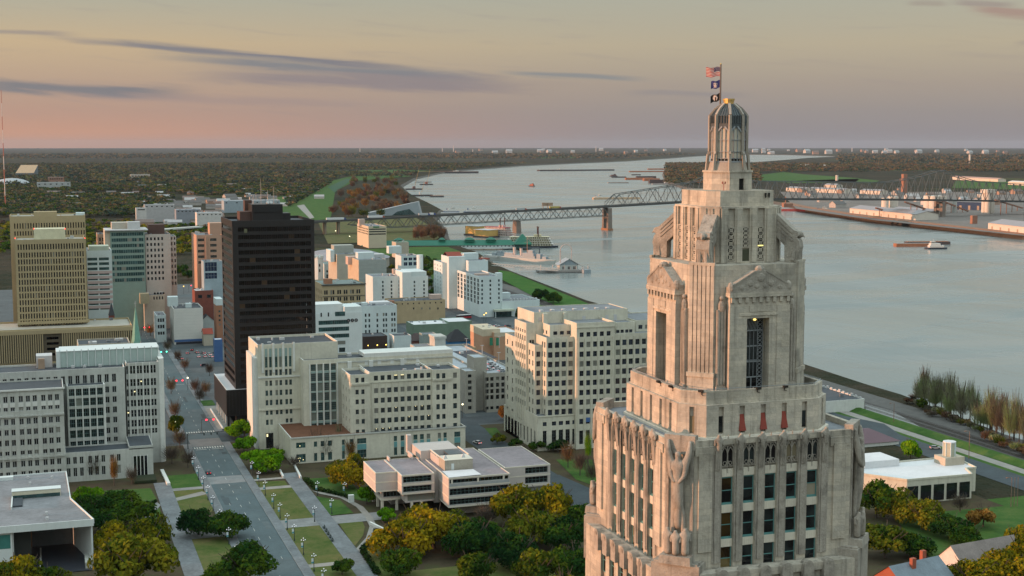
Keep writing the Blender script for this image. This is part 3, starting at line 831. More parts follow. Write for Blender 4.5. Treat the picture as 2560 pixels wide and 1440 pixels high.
	for i in (7,1,5):
		n = EDGE_N[i]; rz = rz_of(n); u = (-n[1],n[0])
		put('relief_figure',fig,R,V(edge_pt(W1,C1,i,0,.15),93.3),rz)
		o = put('sculpture_plinth',plm,R,V(edge_pt(W1,C1,i,0,.55),89.95),rz)
		for a,d,s in ((-.85,-.1,1.0),(0,-.35,.94),(.85,-.1,1.03)):
			c = bpy.data.objects.new('group_figure',one); COL.objects.link(c); c.parent = o; c.location = (a,d,.85); c.rotation_euler = (0,0,a * .5); c.scale = (s,s,s)
	WB,CB = 8.75,2.2; LB = 2 * (WB - CB)
	slots = [-4.86,-2.45,0.0,2.45,4.85]; sc = [(s + LB / 2 - .30,s + LB / 2 + .30) for s in slots]
	cl = 2.2 * sqrt(2)
	mb = MB(); octa(mb,WB,CB,101.8,105.45,{0: (sc,[(102.4,105.2)],.3),6: (sc,[(102.4,105.2)],.3),7: ([(cl / 2 - .28,cl / 2 + .28)],[(102.4,105.2)],.3),1: ([(cl / 2 - .28,cl / 2 + .28)],[(102.4,105.2)],.3),2: (sc,[(102.4,105.2)],.3)})
	for i,ss in ((0,slots),(6,slots),(7,[0]),(1,[0]),(2,slots)):
		n = EDGE_N[i]; u = (-n[1],n[0])
		for s in ss: mb.obox(edge_pt(WB,CB,i,s,-.32),u,.31,.02,102.4,105.2)
	mb.quad([V(p,105.45) for p in octp(WB,CB)])
	part('panelled_stage',mb,LIME,R)
	mb = MB(); P = octp(WB + .28,CB + .1); mb.prism(P,101.86,102.12); part('stage_base',mb,MARBLE,R)
	sl = MB(); sl.box(-.27,.27,-.03,.1,-.85,.85); slm = sl.mesh('slot_window',[DARKG])
	for i,ss in ((0,(-4.86,4.85)),(7,(0,)),(1,(0,))):
		for s in ss: put('slot_window',slm,R,V(edge_pt(WB,CB,i,s,-.25),103.35),rz_of(EDGE_N[i]))
	rd = MB(); rd.prism([(-.52,-.55),(.52,-.55),(.34,.02),(-.34,.02)],-.95,-.9)
	rd.v = []; rd.f = []; rd.m = []
	a = [(-.24,-.04,.85),(.24,-.04,.85),(.38,-.40,-.85),(-.38,-.40,-.85)]
	rd.quad([a[3],a[2],a[1],a[0]]); rd.quad([(-.24,.1,.85),(-.38,.1,-.85),a[3],a[0]][::1]); rd.quad([a[1],a[2],(.38,.1,-.85),(.24,.1,.85)])
	rd.quad([a[3],(-.38,.1,-.85),(.38,.1,-.85),a[2]])
	rdm = rd.mesh('red_panel',[surf('rust_red_panel',(.23,.045,.03),.7,.15,1.5)])
	for s in slots[1:4]: put('red_panel',rdm,R,V(edge_pt(WB,CB,0,s,-.2),103.45),0)
	WD,CD = 8.35,1.95
	mb = MB(); ring(mb,WD,CD,.4,105.40,106.82); ring(mb,WD + .07,CD + .03,.5,105.36,105.58); part('deck_parapet',mb,LIME,R)
	mb = MB(); mb.quad([V(p,105.75) for p in octp(WD - .3,CD)]); part('deck_floor',mb,TERR,R)
	mb = MB(); P = octp(WD - .15,CD - .05)
	for i in range(8):
		j = (i + 1) % 8; mb.bar(V(P[i],107.0),V(P[j],107.0),.05,.05)
		d = (Vector(P[j]) - Vector(P[i])); k = max(1,int(d.length / 1.6))
		for t in range(k): q = Vector(P[i]) + d * t / k; mb.tube(V(q,106.8),V(q,107.0),.025,n=4)
	part('deck_railing',mb,ALUM,R)
	WS,CS = 6.7,1.95; LS = 2 * (WS - CS); ls = CS * sqrt(2)
	mb = MB(); octa(mb,WS,CS,105.7,119.55,{i: ([(LS / 2 - 1.45,LS / 2 + 1.15)],[(106.0,114.05)],.75) for i in (0,6,2)})
	mb.quad([V(p,119.55) for p in octp(WS,CS)])
	part('shaft',mb,LIME,R)
	for i in (1,3,5,7):
		n = EDGE_N[i]; u = (-n[1],n[0]); mb = MB()
		for k in range(6):
			a = -ls / 2 + ls * (k + .5) / 6; mb.obox(edge_pt(WS,CS,i,a,.09),u,ls / 12 - .05,.1,108.4,119.7)
		mb.obox(edge_pt(WS,CS,i,0,.08),u,ls / 2 + .02,.14,119.55,119.85)
		mb.obox(edge_pt(WS,CS,i,0,.16),u,ls / 2 + .1,.25,107.95,108.4); mb.obox(edge_pt(WS,CS,i,0,.1),u,ls / 2 + .05,.2,105.75,107.95)
		part('fluted_corner',mb,LIME,R)
	for i in (0,6,2):
		n = EDGE_N[i]; u = (-n[1],n[0]); mb = MB(); x0,x1 = -3.45,3.45
		E = lambda a,o: edge_pt(WS,CS,i,a,o)
		def slab(a0,a1,o0,o1,z0,z1):
			o0,o1 = o0 + (.35 if o0 > .5 else 0),o1 + .35; mb.obox(E((a0 + a1) / 2,(o0 + o1) / 2),u,(a1 - a0) / 2,(o1 - o0) / 2,z0,z1)
		slab(x0,-1.45,-.05,.55,105.76,114.05); slab(1.15,x1,-.05,.55,105.76,114.05); slab(x0,x1,-.05,.55,114.05,116.3)
		slab(x0 - .05,-2.1,.55,.62,105.8,115.4); slab(2.0,x1 + .05,.55,.62,105.8,115.4)
		slab(-2.4,2.2,.55,.66,114.35,114.6); slab(-1.2,1.0,.55,.62,114.75,115.4)
		slab(x0 - .15,x1 + .15,-.05,.78,116.3,116.75)
		for k in range(9): slab(x0 + .1 + k * .8,x0 + .45 + k * .8,.55,.74,115.75,116.28)
		part('portal',mb,LIME,R)
		mb = MB()
		A0,A1,AM = E(x0 - .1,1.05),E(x1 + .1,1.05),E(0,1.05); B0,B1,BM = E(x0 - .1,-.05),E(x1 + .1,-.05),E(0,-.05)
		k1,k2 = E(-.7,1.05),E(.7,1.05); j1,j2 = E(-.7,-.05),E(.7,-.05)
		mb.quad([V(A0,116.75),V(A1,116.75),V(A1,117.35),V(k2,119.0),V(k1,119.0),V(A0,117.35)])
		mb.quad([V(A0,117.35),V(k1,119.0),V(j1,119.0),V(B0,117.35)]); mb.quad([V(k1,119.0),V(k2,119.0),V(j2,119.0),V(j1,119.0)])
		mb.quad([V(k2,119.0),V(A1,117.35),V(B1,117.35),V(j2,119.0)]); mb.quad([V(B0,116.75),V(A0,116.75),V(A0,117.35),V(B0,117.35)]); mb.quad([V(A1,116.75),V(B1,116.75),V(B1,117.35),V(A1,117.35)])
		for s in (-1,1): mb.bar(V(E(s * 3.5,1.0),117.38),V(E(s * .6,1.0),119.0),.2,.16)
		for a,z,r in ((0,118.3,.55),(-1.2,117.7,.42),(1.2,117.7,.42),(-2.2,117.3,.32),(2.2,117.3,.32),(-.5,117.4,.3),(.5,117.4,.3)): mb.blob(V(E(a,1.06),z),r * .85,8,5,sq=((1,.3,1) if i == 0 else (.3,1,1)))
		for s in (-1,1): mb.blob(V(E(s * 3.35,.8),117.3),.36,8,5,sq=(1,1,1.7))
		mb.blob(V(E(0,.7),119.1),.5,8,5,sq=(1.2,.8,.9))
		part('pediment',mb,LIME2,R)
		for s in (-1,1):
			mb = MB(); a = 4.1 * s
			mb.obox(E(a,.14),u,.5,.2,107.0,115.0); mb.obox(E(a,.2),u,.58,.28,105.75,107.0)
			for q in (-.33,0,.33): mb.obox(E(a + q,.36),u,.1,.06,107.2,114.8)
			mb.blob(V(E(a,.2),115.3),.42,8,6,sq=(.9,.8,1.7)); mb.blob(V(E(a,.25),116.2),.24,8,5)
			part('flanking_pier',mb,LIME2,R)
		fr = MB(); h = 8.05; rz = rz_of(n)
		def fb(x0_,x1_,z0_,z1_,y=-.06): fr.box(x0_,x1_,y,.03,z0_,z1_)
		for x in (-1.3,-.68,.62,1.24): fb(x,x + .06,0,h)
		for z in (0,1.62,3.25,4.9,6.55,h - .08): fb(-1.3,1.3,z,z + .12)
		for x in (-.25,.2): fb(x - .02,x + .02,1.7,6.6)
		for z in (3.35,3.45): fb(-.62,.62,z,z + .05)
		for s in (-1.0,.95):
			for z in np.arange(.3,h - .2,.42): fr.bar((s - .24,-.03,z),(s + .24,-.03,z + .36),.05,.05); fr.bar((s + .24,-.03,z),(s - .24,-.03,z + .36),.05,.05)
		for k in range(7): fr.bar((-.6 + k * .17,-.03,6.7),(-.6 + k * .17 + .22,-.03,7.9),.05,.05)
		fb(-.1,.0,.1,1.6,-.1)
		fmesh = fr.mesh('tall_window',[ALUM])
		o = put('tall_window',fmesh,R,V(E(-.15,-.45),106.0),rz)
		pz = MB(); pz.quad([(-1.3,.02,0),(1.3,.02,0),(1.3,.02,h),(-1.3,.02,h)])
		c = bpy.data.objects.new('pane',pz.mesh('pane',[AMBERG if i == 6 else DARKG])); COL.objects.link(c); c.parent = o
		if i != 2:
			lm = MB(); lm.blob((.25,-.12,7.75),.14,8,5,sq=(1.4,1,.8)); c = bpy.data.objects.new('lit_lamp',lm.mesh('lit_lamp',[glow('warm_lamp',(1,.72,.2),2.2)])); COL.objects.link(c); c.parent = o
	WR,CR = 4.72,1.6; LR = 2 * (WR - CR); gs = [-1.9,-.18,1.58]; gc = [(g + LR / 2 - .42,g + LR / 2 + .42) for g in gs]
	mb = MB(); octa(mb,WR,CR,119.5,125.5,{i: (gc,[(119.75,125.3)],.28) for i in (0,2,6)})
	for i in (0,2,6):
		n = EDGE_N[i]; u = (-n[1],n[0])
		for g in gs: mb.obox(edge_pt(WR,CR,i,g,-.30),u,.43,.03,119.75,125.3)
		for a in (-2.85,-1.04,.7,2.5): mb.obox(edge_pt(WR,CR,i,a,.05),u,.28,.08,119.6,125.3)
	lr = CR * sqrt(2)
	for i in (1,3,5,7):
		n = EDGE_N[i]; u = (-n[1],n[0])
		for a in (-.75,0,.75): mb.obox(edge_pt(WR,CR,i,a,.05),u,.25,.08,119.6,125.3)
	mb.quad([V(p,125.5) for p in octp(WR,CR)])
	part('drum',mb,LIME,R)
	gr = MB(); hw,hh = .40,1.75
	for x0_,x1_,z0_,z1_ in ((-hw,-hw + .07,-hh,hh),(hw - .07,hw,-hh,hh),(-hw,hw,hh - .07,hh),(-hw,hw,-hh,-hh + .07)): gr.box(x0_,x1_,-.08,.05,z0_,z1_)
	for k in range(5):
		zc = -hh + .35 + k * .7
		for t in range(4):
			a0 = pi / 4 + t * pi / 2; gr.bar((0,-.04,zc),(.36 * sqrt(2) * cos(a0) * .95,-.04,zc + .33 * sqrt(2) * sin(a0)),.075,.07)
		for t in range(8):
			a0,a1 = 2 * pi * t / 8,2 * pi * (t + 1) / 8
			gr.bar((.17 * cos(a0),-.04,zc + .17 * sin(a0)),(.17 * cos(a1),-.04,zc + .17 * sin(a1)),.06,.07)
		gr.box(-hw,hw,-.06,.03,zc + .33,zc + .38)
	grm = gr.mesh('stone_grille',[LIME]); bk = MB(); bk.quad([(-hw,.08,-hh),(hw,.08,-hh),(hw,.08,hh),(-hw,.08,hh)]); bkm = bk.mesh('grille_void',[plain('dark_void',(.01,.01,.01),.9)])
	for i in (0,6,2):
		for k,g in enumerate(gs):
			o = put('stone_grille',grm,R,V(edge_pt(WR,CR,i,g,-.14),121.6),rz_of(EDGE_N[i]))
			c = bpy.data.objects.new('grille_void',bkm); COL.objects.link(c); c.parent = o
			if i == 0 and k == 1: o.scale = (1,1,.62); o.location.z = 122.25
	dr = MB(); dr.box(-.42,.42,-.1,.1,0,1.45); put('deck_door',dr.mesh('deck_door',[plain('olive_door',(.05,.055,.03),.6)]),R,V(edge_pt(WR,CR,0,-.18,-.2),119.55),0)
	lp = MB(); lp.box(-.3,.3,-.02,.02,-.04,.04); put('lit_lamp',lp.mesh('lit_lamp',[glow('yellow_lamp',(1,.85,.2),2.5)]),R,V(edge_pt(WR,CR,0,1.58,-.08),121.35),0)
	prof = [(5.2,122.7),(6.55,121.35),(6.6,119.6),(7.9,119.6),(8.05,120.4),(8.25,121.2),(8.1,121.9),(7.85,122.2),(8.1,122.45),(7.95,122.85),(7.5,123.0),(5.2,125.1)]
	eb = MB(); hw = .72
	def at_(r,s,z): return (s,-r,z)
	n_ = len(prof)
	eb.quad([at_(r,-hw,z) for r,z in prof]); eb.quad([at_(r,hw,z) for r,z in prof][::-1])
	for k in range(n_):
		a,b = prof[k],prof[(k + 1) % n_]; eb.quad([at_(a[0],-hw,a[1]),at_(a[0],hw,a[1]),at_(b[0],hw,b[1]),at_(b[0],-hw,b[1])])
	for s in (-hw - .03,hw + .03):
		for d in (.35,.8,1.25): eb.bar(at_(5.3,s,125.0 - d * 1.05),at_(7.4,s,123.0 - d * .9),.1,.18)
		eb.bar(at_(7.7,s * .7,121.6),at_(7.5,s,119.8),.25,.35)
	eb.blob(at_(8.0,0,122.5),.42,8,6,sq=(.8,1,.9)); eb.tube(at_(8.3,0,122.45),at_(8.55,0,122.2),.14,.03,6)
	for s in (-.35,.35): eb.tube(at_(8.0,s,119.6),at_(7.95,s,121.3),.24,.30,7)
	for k in range(6): eb.box(-.6 + k * .2,-.52 + k * .2,-8.12,-7.9,119.55,120.15)
	ebm = eb.mesh('eagle_buttress',[LIME2])
	for i in (1,3,5,7): put('eagle_buttress',ebm,R,(CX,CY,0),rz_of(EDGE_N[i]))
	pier = MB(); pier.prism([(-.8,-.6),(.8,-.6),(.8,.5),(-.8,.5)],0,.9,poly2=[(-.55,-.45),(.55,-.45),(.55,.3),(-.55,.3)]); pier.blob((0,-.1,.9),.5,8,5)
	mb = MB(); octa(mb,4.0,1.1,125.45,127.1,cap=127.1); mb.prism(octp(4.08,1.12),125.4,125.55); part('crown_block',mb,LIME,R)
	ap = 2.4; cc = ap * .5858
	mb = MB(); octa(mb,ap,cc,127.1,129.1,{0: ([(ap - cc + .12,ap - cc + .70)],[(127.15,128.35)],.3)},cap=129.1); mb.prism(octp(ap + .08,cc),129.0,129.2)
	part('lantern_base',mb,LIME,R)
	mb = MB(); p = edge_pt(ap,cc,0,.41,-.22); mb.obox(p,(1,0),.29,.03,127.15,128.35); part('door',mb,plain('dark_void',(.01,.01,.01),.9),R)
	PAT = surf('weathered_lantern_metal',(.085,.10,.105),.6,.25,1.2,metal=.2,streak=.3); PATW = surf('lantern_rib_stone',(.34,.30,.25),.7,.2,.8)
	al = 1.78; c8 = al * .5858
	rot8 = [2 * pi * k / 8 for k in range(8)]
	mb = MB()
	P8 = octp(al,c8)
	mb.prism(octp(2.0,2.0 * .5858),129.2,130.1,poly2=P8,cap=False)
	part('lantern_drum',mb,PATW,R)
	mb = MB(); mb.prism(P8,133.7,135.0,cap=False); part('lantern_band',mb,PAT,R)
	mb = MB(); top = octp(.62,.62 * .5858); mid = octp(1.35,1.35 * .5858); P8o = octp(al + .06,c8)
	mb.prism(P8o,134.95,135.62,poly2=mid,cap=False); mb.prism(mid,135.62,136.2,poly2=top)
	for i in range(8):
		n = EDGE_N[i]; u = (-n[1],n[0])
		for a in (-.45,-.15,.15,.45):
			q = lambda w_,s_: edge_pt(w_,w_ * .5858,i,a * s_,.04)
			mb.bar(V(q(al,1),134.2),V(q(al,1),135.0),.12,.09); mb.bar(V(q(al,1),135.0),V(q(1.3,.75),135.66),.12,.1); mb.bar(V(q(1.3,.75),135.64),V(q(.62,.35),136.22),.1,.08)
	part('lantern_roof',mb,PAT,R)
	ribm_ = []
	for k in range(8):
		mb = MB(); p = Vector(P8[k]); d = (p - Vector((CX,CY))).normalized()
		pts = [(2.28,129.2),(2.12,130.9),(1.98,131.2),(1.98,135.05),(1.45,135.70),(.70,136.25)]
		for (r0,z0),(r1,z1) in zip(pts,pts[1:]):
			a,b = Vector((CX,CY)) + d * r0,Vector((CX,CY)) + d * r1; mb.bar(V(a,z0),V(b,z1),.26,.26)
		part('lantern_rib',mb,PATW,R)
	LG = glass('lantern_glass',(.44,.41,.33),(.58,.53,.43),.25,.1,.5,(.62,.55,.42))
	for i in range(8):
		n = EDGE_N[i]; u = (-n[1],n[0]); mb = MB()
		hw = al * .4142 - .1
		c = edge_pt(al,c8,i,0,-.12)
		fr = MB()
		for a in (-.22,.22): fr.obox(edge_pt(al,c8,i,a,-.06),u,.03,.05,130.1,133.8)
		for z in (131.15,132.4,130.45): fr.obox(edge_pt(al,c8,i,0,-.06),u,hw,.05,z,z + .06)
		fr.obox(edge_pt(al,c8,i,0,-.06),u,hw,.09,130.05,130.2)
		for s in (-1,1): fr.bar(V(edge_pt(al,c8,i,s * hw,-.03),133.3),V(edge_pt(al,c8,i,s * .15,-.03),133.85),.12,.16)
		o = part('lantern_window',fr,ALUM,R)
		mb.quad([V(edge_pt(al,c8,i,-hw,-.12),130.1),V(edge_pt(al,c8,i,hw,-.12),130.1),V(edge_pt(al,c8,i,hw,-.12),133.8),V(edge_pt(al,c8,i,-hw,-.12),133.8)])
		part('pane',mb,LG,o)
		if i in (0,7,6,1):
			mb = MB()
			for a in (-.34,0,.34): mb.obox(edge_pt(al,c8,i,a,-.05),u,.1,.06,130.16,130.42)
			part('vent_opening',mb,plain('dark_void',(.01,.01,.01),.9),R)
	mb = MB(); n = 14; c0 = [(CX + .56 * cos(2 * pi * k / n),CY + .56 * sin(2 * pi * k / n)) for k in range(n)]; c1 = [(CX + .64 * cos(2 * pi * k / n),CY + .64 * sin(2 * pi * k / n)) for k in range(n)]
	mb.prism(c0,136.15,136.62); mb.prism(c1,136.62,136.82); part('lantern_cap',mb,plain('gilt_cap',(.55,.38,.14),.35,.7),R)
	fl = MB(); fl.box(-.26,.26,-.42,-.12,.05,.28); fl.box(-.22,.22,-.45,-.42,.09,.24); fl.bar((0,0,-.1),(0,-.25,.08),.07,.07); fl.bar((0,0,-.25),(0,0,.1),.07,.07); fl.bar((0,-.02,-.25),(.22,-.2,-.3),.05,.05)
	flm = fl.mesh('floodlight',[plain('floodlight_black',(.02,.018,.016),.5)])
	for k,(i,a,lab) in enumerate([(6,-4.6,'black floodlight on the lit side of the deck parapet, farthest from the corner'),(6,-1.6,'black floodlight on the lit side of the deck parapet, second from the far end'),
									(7,.9,'black floodlight on the cut corner of the deck parapet'),(0,-.55,'black floodlight on the deck parapet below the bronze door'),(0,2.6,'black floodlight on the shaded deck parapet beside the fluted corner')]):
		p = edge_pt(WD,CD,i,-a if i == 6 else a,.02)
		o = bpy.data.objects.new('floodlight',flm); COL.objects.link(o); o.location = V(p,106.72); o.rotation_euler = (0,0,rz_of(EDGE_N[i])); tag(o,lab,'floodlight','floodlights on the deck parapet')
	hs = MB()
	for s in (0,.42): hs.tube((s,-.1,0),(s,-.1,.32),.09,.12,7); hs.tube((s,-.1,-.2),(s,-.1,0),.05,.09,6)
	o = bpy.data.objects.new('lamp_pair',hs.mesh('lamp_pair',[plain('floodlight_black',(.02,.018,.016),.5)])); COL.objects.link(o); o.location = (CX + 2.35,CY - 4.05,126.55)
	tag(o,'pair of small black fixtures on the square block under the lantern','light fixture')
	an = MB(); an.tube((0,0,0),(0,0,1.0),.03,n=5); an.tube((-.18,0,.72),(.18,0,.72),.025,n=5)
	for s in (-.18,.18): an.tube((s,0,.72),(s,0,.95),.06,n=6)
	o = bpy.data.objects.new('warning_light',an.mesh('warning_light',[plain('warning_red',(.30,.04,.03),.5)])); COL.objects.link(o); o.location = (CX - 2.05,CY - 3.1,127.12)
	tag(o,'small red twin warning light standing by the lantern base','warning light')
	fp = thing('flagpole','tall thin flagpole rising behind the lantern','flagpole',(70.9,137.3,127.1))
	mb = MB(); mb.tube((0,0,0),(0,0,13.55),.13,.085,8); part('pole',mb,plain('pole_paint',(.12,.10,.085),.6),fp,local=True)
	mb = MB(); mb.blob((0,0,13.62),.1,8,6); part('finial',mb,plain('gilt_cap',(.55,.38,.14),.35,.7),fp,local=True)
	def flag(name,label,z,wd,ht,droop,mats,fn,ph):
		mb = MB(); nx,nz = 26,26
		vx = lambda i,j: (-(.10 + wd * i / nx * (1 - .07 * droop * (j / nz))),.16 * (i / nx) * sin(i / nx * 7 + ph + j * .05) + .02,-ht * j / nz - droop * (i / nx) ** 1.2 * .5 + .06 * sin(i / nx * 8 + ph))
		for i in range(nx):
			for j in range(nz):
				mb.quad([vx(i,j),vx(i + 1,j),vx(i + 1,j + 1),vx(i,j + 1)],fn((i + .5) / nx,(j + .5) / nz))
		o = bpy.data.objects.new(name,mb.mesh(name,mats,smooth=True)); COL.objects.link(o); o.location = (70.9,137.25,z); o.rotation_euler = (0,0,-HEAD - .3); tag(o,label,'flag','flags on the tower flagpole')
	cl = lambda n,c: plain(n,c,.8)
	red,wht,blu = cl('flag_red',(.30,.012,.022)),cl('flag_white',(.46,.42,.40)),cl('flag_navy',(.012,.015,.075))
	def us(a,b):
		if a < .42 and b < 7 / 13:
			i,j = a / .42 * 11,b / (7 / 13) * 9
			return 1 if (int(i) + int(j)) % 2 == 0 and abs(i % 1 - .5) < .25 and abs(j % 1 - .5) < .25 else 2
		return 0 if int(b * 13) % 2 == 0 else 1
	flag('flag','striped red and white flag with a starred navy canton',140.4,1.58,1.02,.18,[red,wht,blu],us,0)
	bl = cl('flag_blue',(.018,.028,.14))
	def la(a,b):
		d = ((a - .5) / .22) ** 2 + ((b - .48) / .30) ** 2
		if d < 1 and (abs(a - .5) < .06 or b > .55 or (b < .45 and abs(a - .5) > .1 and d > .4)): return 1
		if .80 < b < .86 and .25 < a < .75: return 1
		return 0
	flag('flag','plain blue flag with a small white emblem',138.95,1.0,.84,.25,[bl,wht],la,1.2)
	blk = cl('flag_black',(.006,.006,.007))
	def pm(a,b):
		d = ((a - .5) / .26) ** 2 + ((b - .5) / .36) ** 2
		if d < 1: return 0 if (abs(a - .46) < .09 and b > .35) else 1
		if .06 < b < .12 and .3 < a < .7: return 1
		return 0
	flag('flag','black flag with a pale round emblem, lowest on the pole',137.55,1.02,.8,.6,[blk,wht],pm,2.1)
	return R
capitol()
# ================================================================ BUILDINGS ROUND THE PARK
CREAM = surf('cream_stone',(.56,.545,.45),.85,.18,.12,streak=.35,stain=(.24,.22,.18),bump=.15)
CREAMW = surf('white_stone',(.62,.635,.60),.85,.13,.12,streak=.28,stain=(.30,.29,.26))
CREAMG = surf('grey_stone',(.46,.475,.44),.85,.16,.12,streak=.4,stain=(.20,.19,.17))
WHITEP = surf('white_paint_wall',(.60,.65,.64),.8,.08,.1,streak=.2,stain=(.42,.41,.38))
ROOFG = surf('grey_roof',(.17,.185,.20),.85,.35,.12,bump=.1)
ROOFD = surf('dark_roof',(.055,.065,.075),.8,.3,.15)
ROOFW = surf('white_roof',(.62,.63,.64),.8,.1,.15,streak=.15)
ROOFP = surf('stained_roof',(.235,.205,.215),.85,.32,.07,streak=.45,stain=(.11,.10,.105))
RUST = surf('rust_roof',(.13,.055,.028),.9,.25,.3)
GL = glass('office_glass',(.012,.02,.024),(.06,.095,.105),.10,.14)
GLT = glass('teal_glass',(.02,.05,.05),(.06,.13,.13),.1,.1)
GLD = glass('dark_glass',(.006,.008,.010),(.02,.03,.035),.08,.05)
FRW = plain('window_frame_pale',(.40,.42,.41),.6); FRD = plain('window_frame_dark',(.07,.085,.09),.5); FRT = plain('window_frame_teal',(.13,.22,.21),.55)
LITW = glow('lit_window',(1.0,.86,.45),1.5)
TEALP = surf('teal_panel',(.12,.30,.31),.6,.15,.4)
UNITM = surf('roof_unit_metal',(.48,.49,.49),.6,.12,.5)
def bx(b,x0,x1,y0,y1,z0,z1,mat,name):
	mb = MB(); mb.box(x0,x1,y0,y1,z0,z1); return part(name,mb,mat,b.root)
def ribs(b,xs,y,w,d,z0,z1,mat=None,name='pilaster'):
	for x in xs:
		mb = MB(); mb.box(x - w / 2,x + w / 2,y - d,y + .02,z0,z1); part(name,mb,mat or b.wall,b.root)
def ribs_left(b,ys,x,w,d,z0,z1,name='pilaster'):
	for y in ys:
		mb = MB(); mb.box(x - d,x + .02,y - w / 2,y + w / 2,z0,z1); part(name,mb,b.wall,b.root)
def black_tower():
	BLK = surf('black_granite',(.012,.012,.013),.45,.25,.2,spec=.45); BRZ = surf('dark_bronze_band',(.020,.018,.018),.5,.25,.25,spec=.35)
	BG = glass('bronze_glass',(.003,.003,.003),(.016,.007,.005),.08,.02,.55,(.08,.05,.03))
	Y0 = 646; x0,x1,zt = 83.1,121.3,96.5; y1 = 686.7
	b = Bld('office_tower','black glass office tower, the tallest block downtown, with a stepped roof plant',x0,Y0,BRZ,ROOFD)
	nf = 21; zb = 18.5; fh = (zt - 3.0 - zb) / nf
	rows = [(zb + k * fh + fh * .42,zb + (k + 1) * fh) for k in range(nf)]
	W = x1 - x0; D = y1 - Y0
	fo,lo,ro = b.mass(x0,x1,Y0,y1,0,zt,front=([(2.6,W - 1.6)],rows),left=([(1.5,D - 2.2)],rows),right=([(2,D - 2)],rows),ph=1.2,depth=.3)
	for (c,w,h,u,n,r,k) in fo + lo:
		nb = 13; bw = w / nb
		for i in range(nb):
			a = -w / 2 + bw * (i + .5)
			if b.nwin >= 300: break
			me = win_mesh(bw - .06,h,3,1,BRZ,BG,.06)
			put('window',me,b.root,(c[0] + u[0] * a - n[0] * .28,c[1] + u[1] * a - n[1] * .28,c[2]),atan2(u[1],u[0])); b.nwin += 1
	over = [o for o in fo + lo][int(300 / 13):]
	mb = MB()
	for (c,w,h,u,n,r,k) in over:
		P = lambda a,z,d: (c[0] + u[0] * a - n[0] * d,c[1] + u[1] * a - n[1] * d,c[2] + z)
		mb.quad([P(-w / 2,-h / 2,.28),P(w / 2,-h / 2,.28),P(w / 2,h / 2,.28),P(-w / 2,h / 2,.28)],0)
		for i in range(40):
			a = -w / 2 + w * i / 39; mb.quad([P(a - .03,-h / 2,.2),P(a + .03,-h / 2,.2),P(a + .03,h / 2,.2),P(a - .03,h / 2,.2)],1)
	if mb.f: part('window_band',mb,[BG,BRZ],b.root)['kind'] = 'stuff'
	me = win_mesh(1.5,2.0,1,1,BRZ,plain('drawn_blind',(.14,.14,.08),.8),.06); put('window',me,b.root,(x0 + 6.1,Y0 - .02,zt - 4.6),0)
	bx(b,x0 - .12,x1 + .12,Y0 - .12,Y0 + .3,zt - 2.6,zt + .1,BRZ,'cornice_band'); bx(b,x0 - .12,x0 + .3,Y0 + .32,y1,zt - 2.6,zt + .1,BRZ,'cornice_band')
	a = AY(617,505,Y0 + 15);
	bx(b,x0 + 11,x0 + 25.5,Y0 + 12,Y0 + 30,zt - 1,zt + 7.0,BRZ,'plant_block'); bx(b,x0 + 11.8,x0 + 24.8,Y0 + 11.6,Y0 + 12,zt + 3.4,zt + 6.0,BLK,'louvre')
	bx(b,x0 + 5.5,x0 + 10.9,Y0 + 14,Y0 + 24,zt - 1,zt + 3.6,surf('brown_plant',(.09,.05,.04),.8),'plant_block'); bx(b,x0 + 25.6,x0 + 29.5,Y0 + 14,Y0 + 24,zt - 1,zt + 2.6,BRZ,'plant_block')
	bx(b,x0 + 9.5,x0 + 13,Y0 + 26,Y0 + 31,zt + 3,zt + 8.5,surf('brown_plant',(.09,.05,.04),.8),'plant_block')
	for dx,dy,h in ((16.5,20,12),(13.2,22,4.2),(12,17,3.6),(20,22,6.5),(22.3,18,8),(25,25,3.2),(10.2,27,3.6),(15,26,5)):
		mb = MB(); zb_ = zt + (7 if 11 < dx < 25.5 and dy < 30 else 3); mb.tube((x0 + dx,Y0 + dy,zb_ - .5),(x0 + dx,Y0 + dy,zb_ + h),.14,.06,5)
		if h > 6: mb.bar((x0 + dx - .5,Y0 + dy,zb_ + h * .6),(x0 + dx + .5,Y0 + dy,zb_ + h * .6),.06,.06)
		part('antenna',mb,plain('antenna_grey',(.35,.33,.32),.5),b.root)
	for dx in (19,20.5):
		mb = MB(); mb.tube((x0 + dx,Y0 + 16,zt + 7.6),(x0 + dx + .1,Y0 + 15.4,zt + 7.9),.7,.75,10); part('dish',mb,UNITM,b.root)
	b.done()
	b = Bld('podium_block','low black base block with a white roof edge at the foot of the office tower',78.6,644.6,BLK,ROOFW)
	mb = b.wm; py0,py1,px0,px1,pz = 644.6,693,78.6,122.5,17.7
	facade(mb,(px0,py0),(1,0),px1 - px0,5.2,pz,[(k * 1.5 + .1,k * 1.5 + 1.4) for k in range(29)],[(5.6,pz - 1.0)],depth=.25)
	facade(mb,(px0,py1),(0,-1),py1 - py0,5.2,pz,[],[])
	mb.quad([(px1,py0,5.2),(px1,py1,5.2),(px1,py1,pz),(px1,py0,pz)])
	mb.quad([(px0,py1,5.2),(px1,py1,5.2),(px1,py0,5.2),(px0,py0,5.2)])
	mb.box(px0 + 4.5,px1 - 1,py0 + 4,py1 - 3,0,5.2)
	mb.quad([(px0 + .1,py0 + .27,5.2),(px1 - .1,py0 + .27,5.2),(px1 - .1,py0 + .27,pz),(px0 + .1,py0 + .27,pz)])
	b.rm.quad([(px0 + .3,py0 + .3,pz - .02),(px1,py0 + .3,pz - .02),(px1,py1,pz - .02),(px0 + .3,py1,pz - .02)])
	mb = MB(); mb.box(px0 + .02,px0 + .5,py0 + .02,py1,pz - .3,pz + .15); mb2 = MB(); mb2.box(px0 + .5,x0,py0 + .02,py0 + .5,pz - .3,pz + .15)
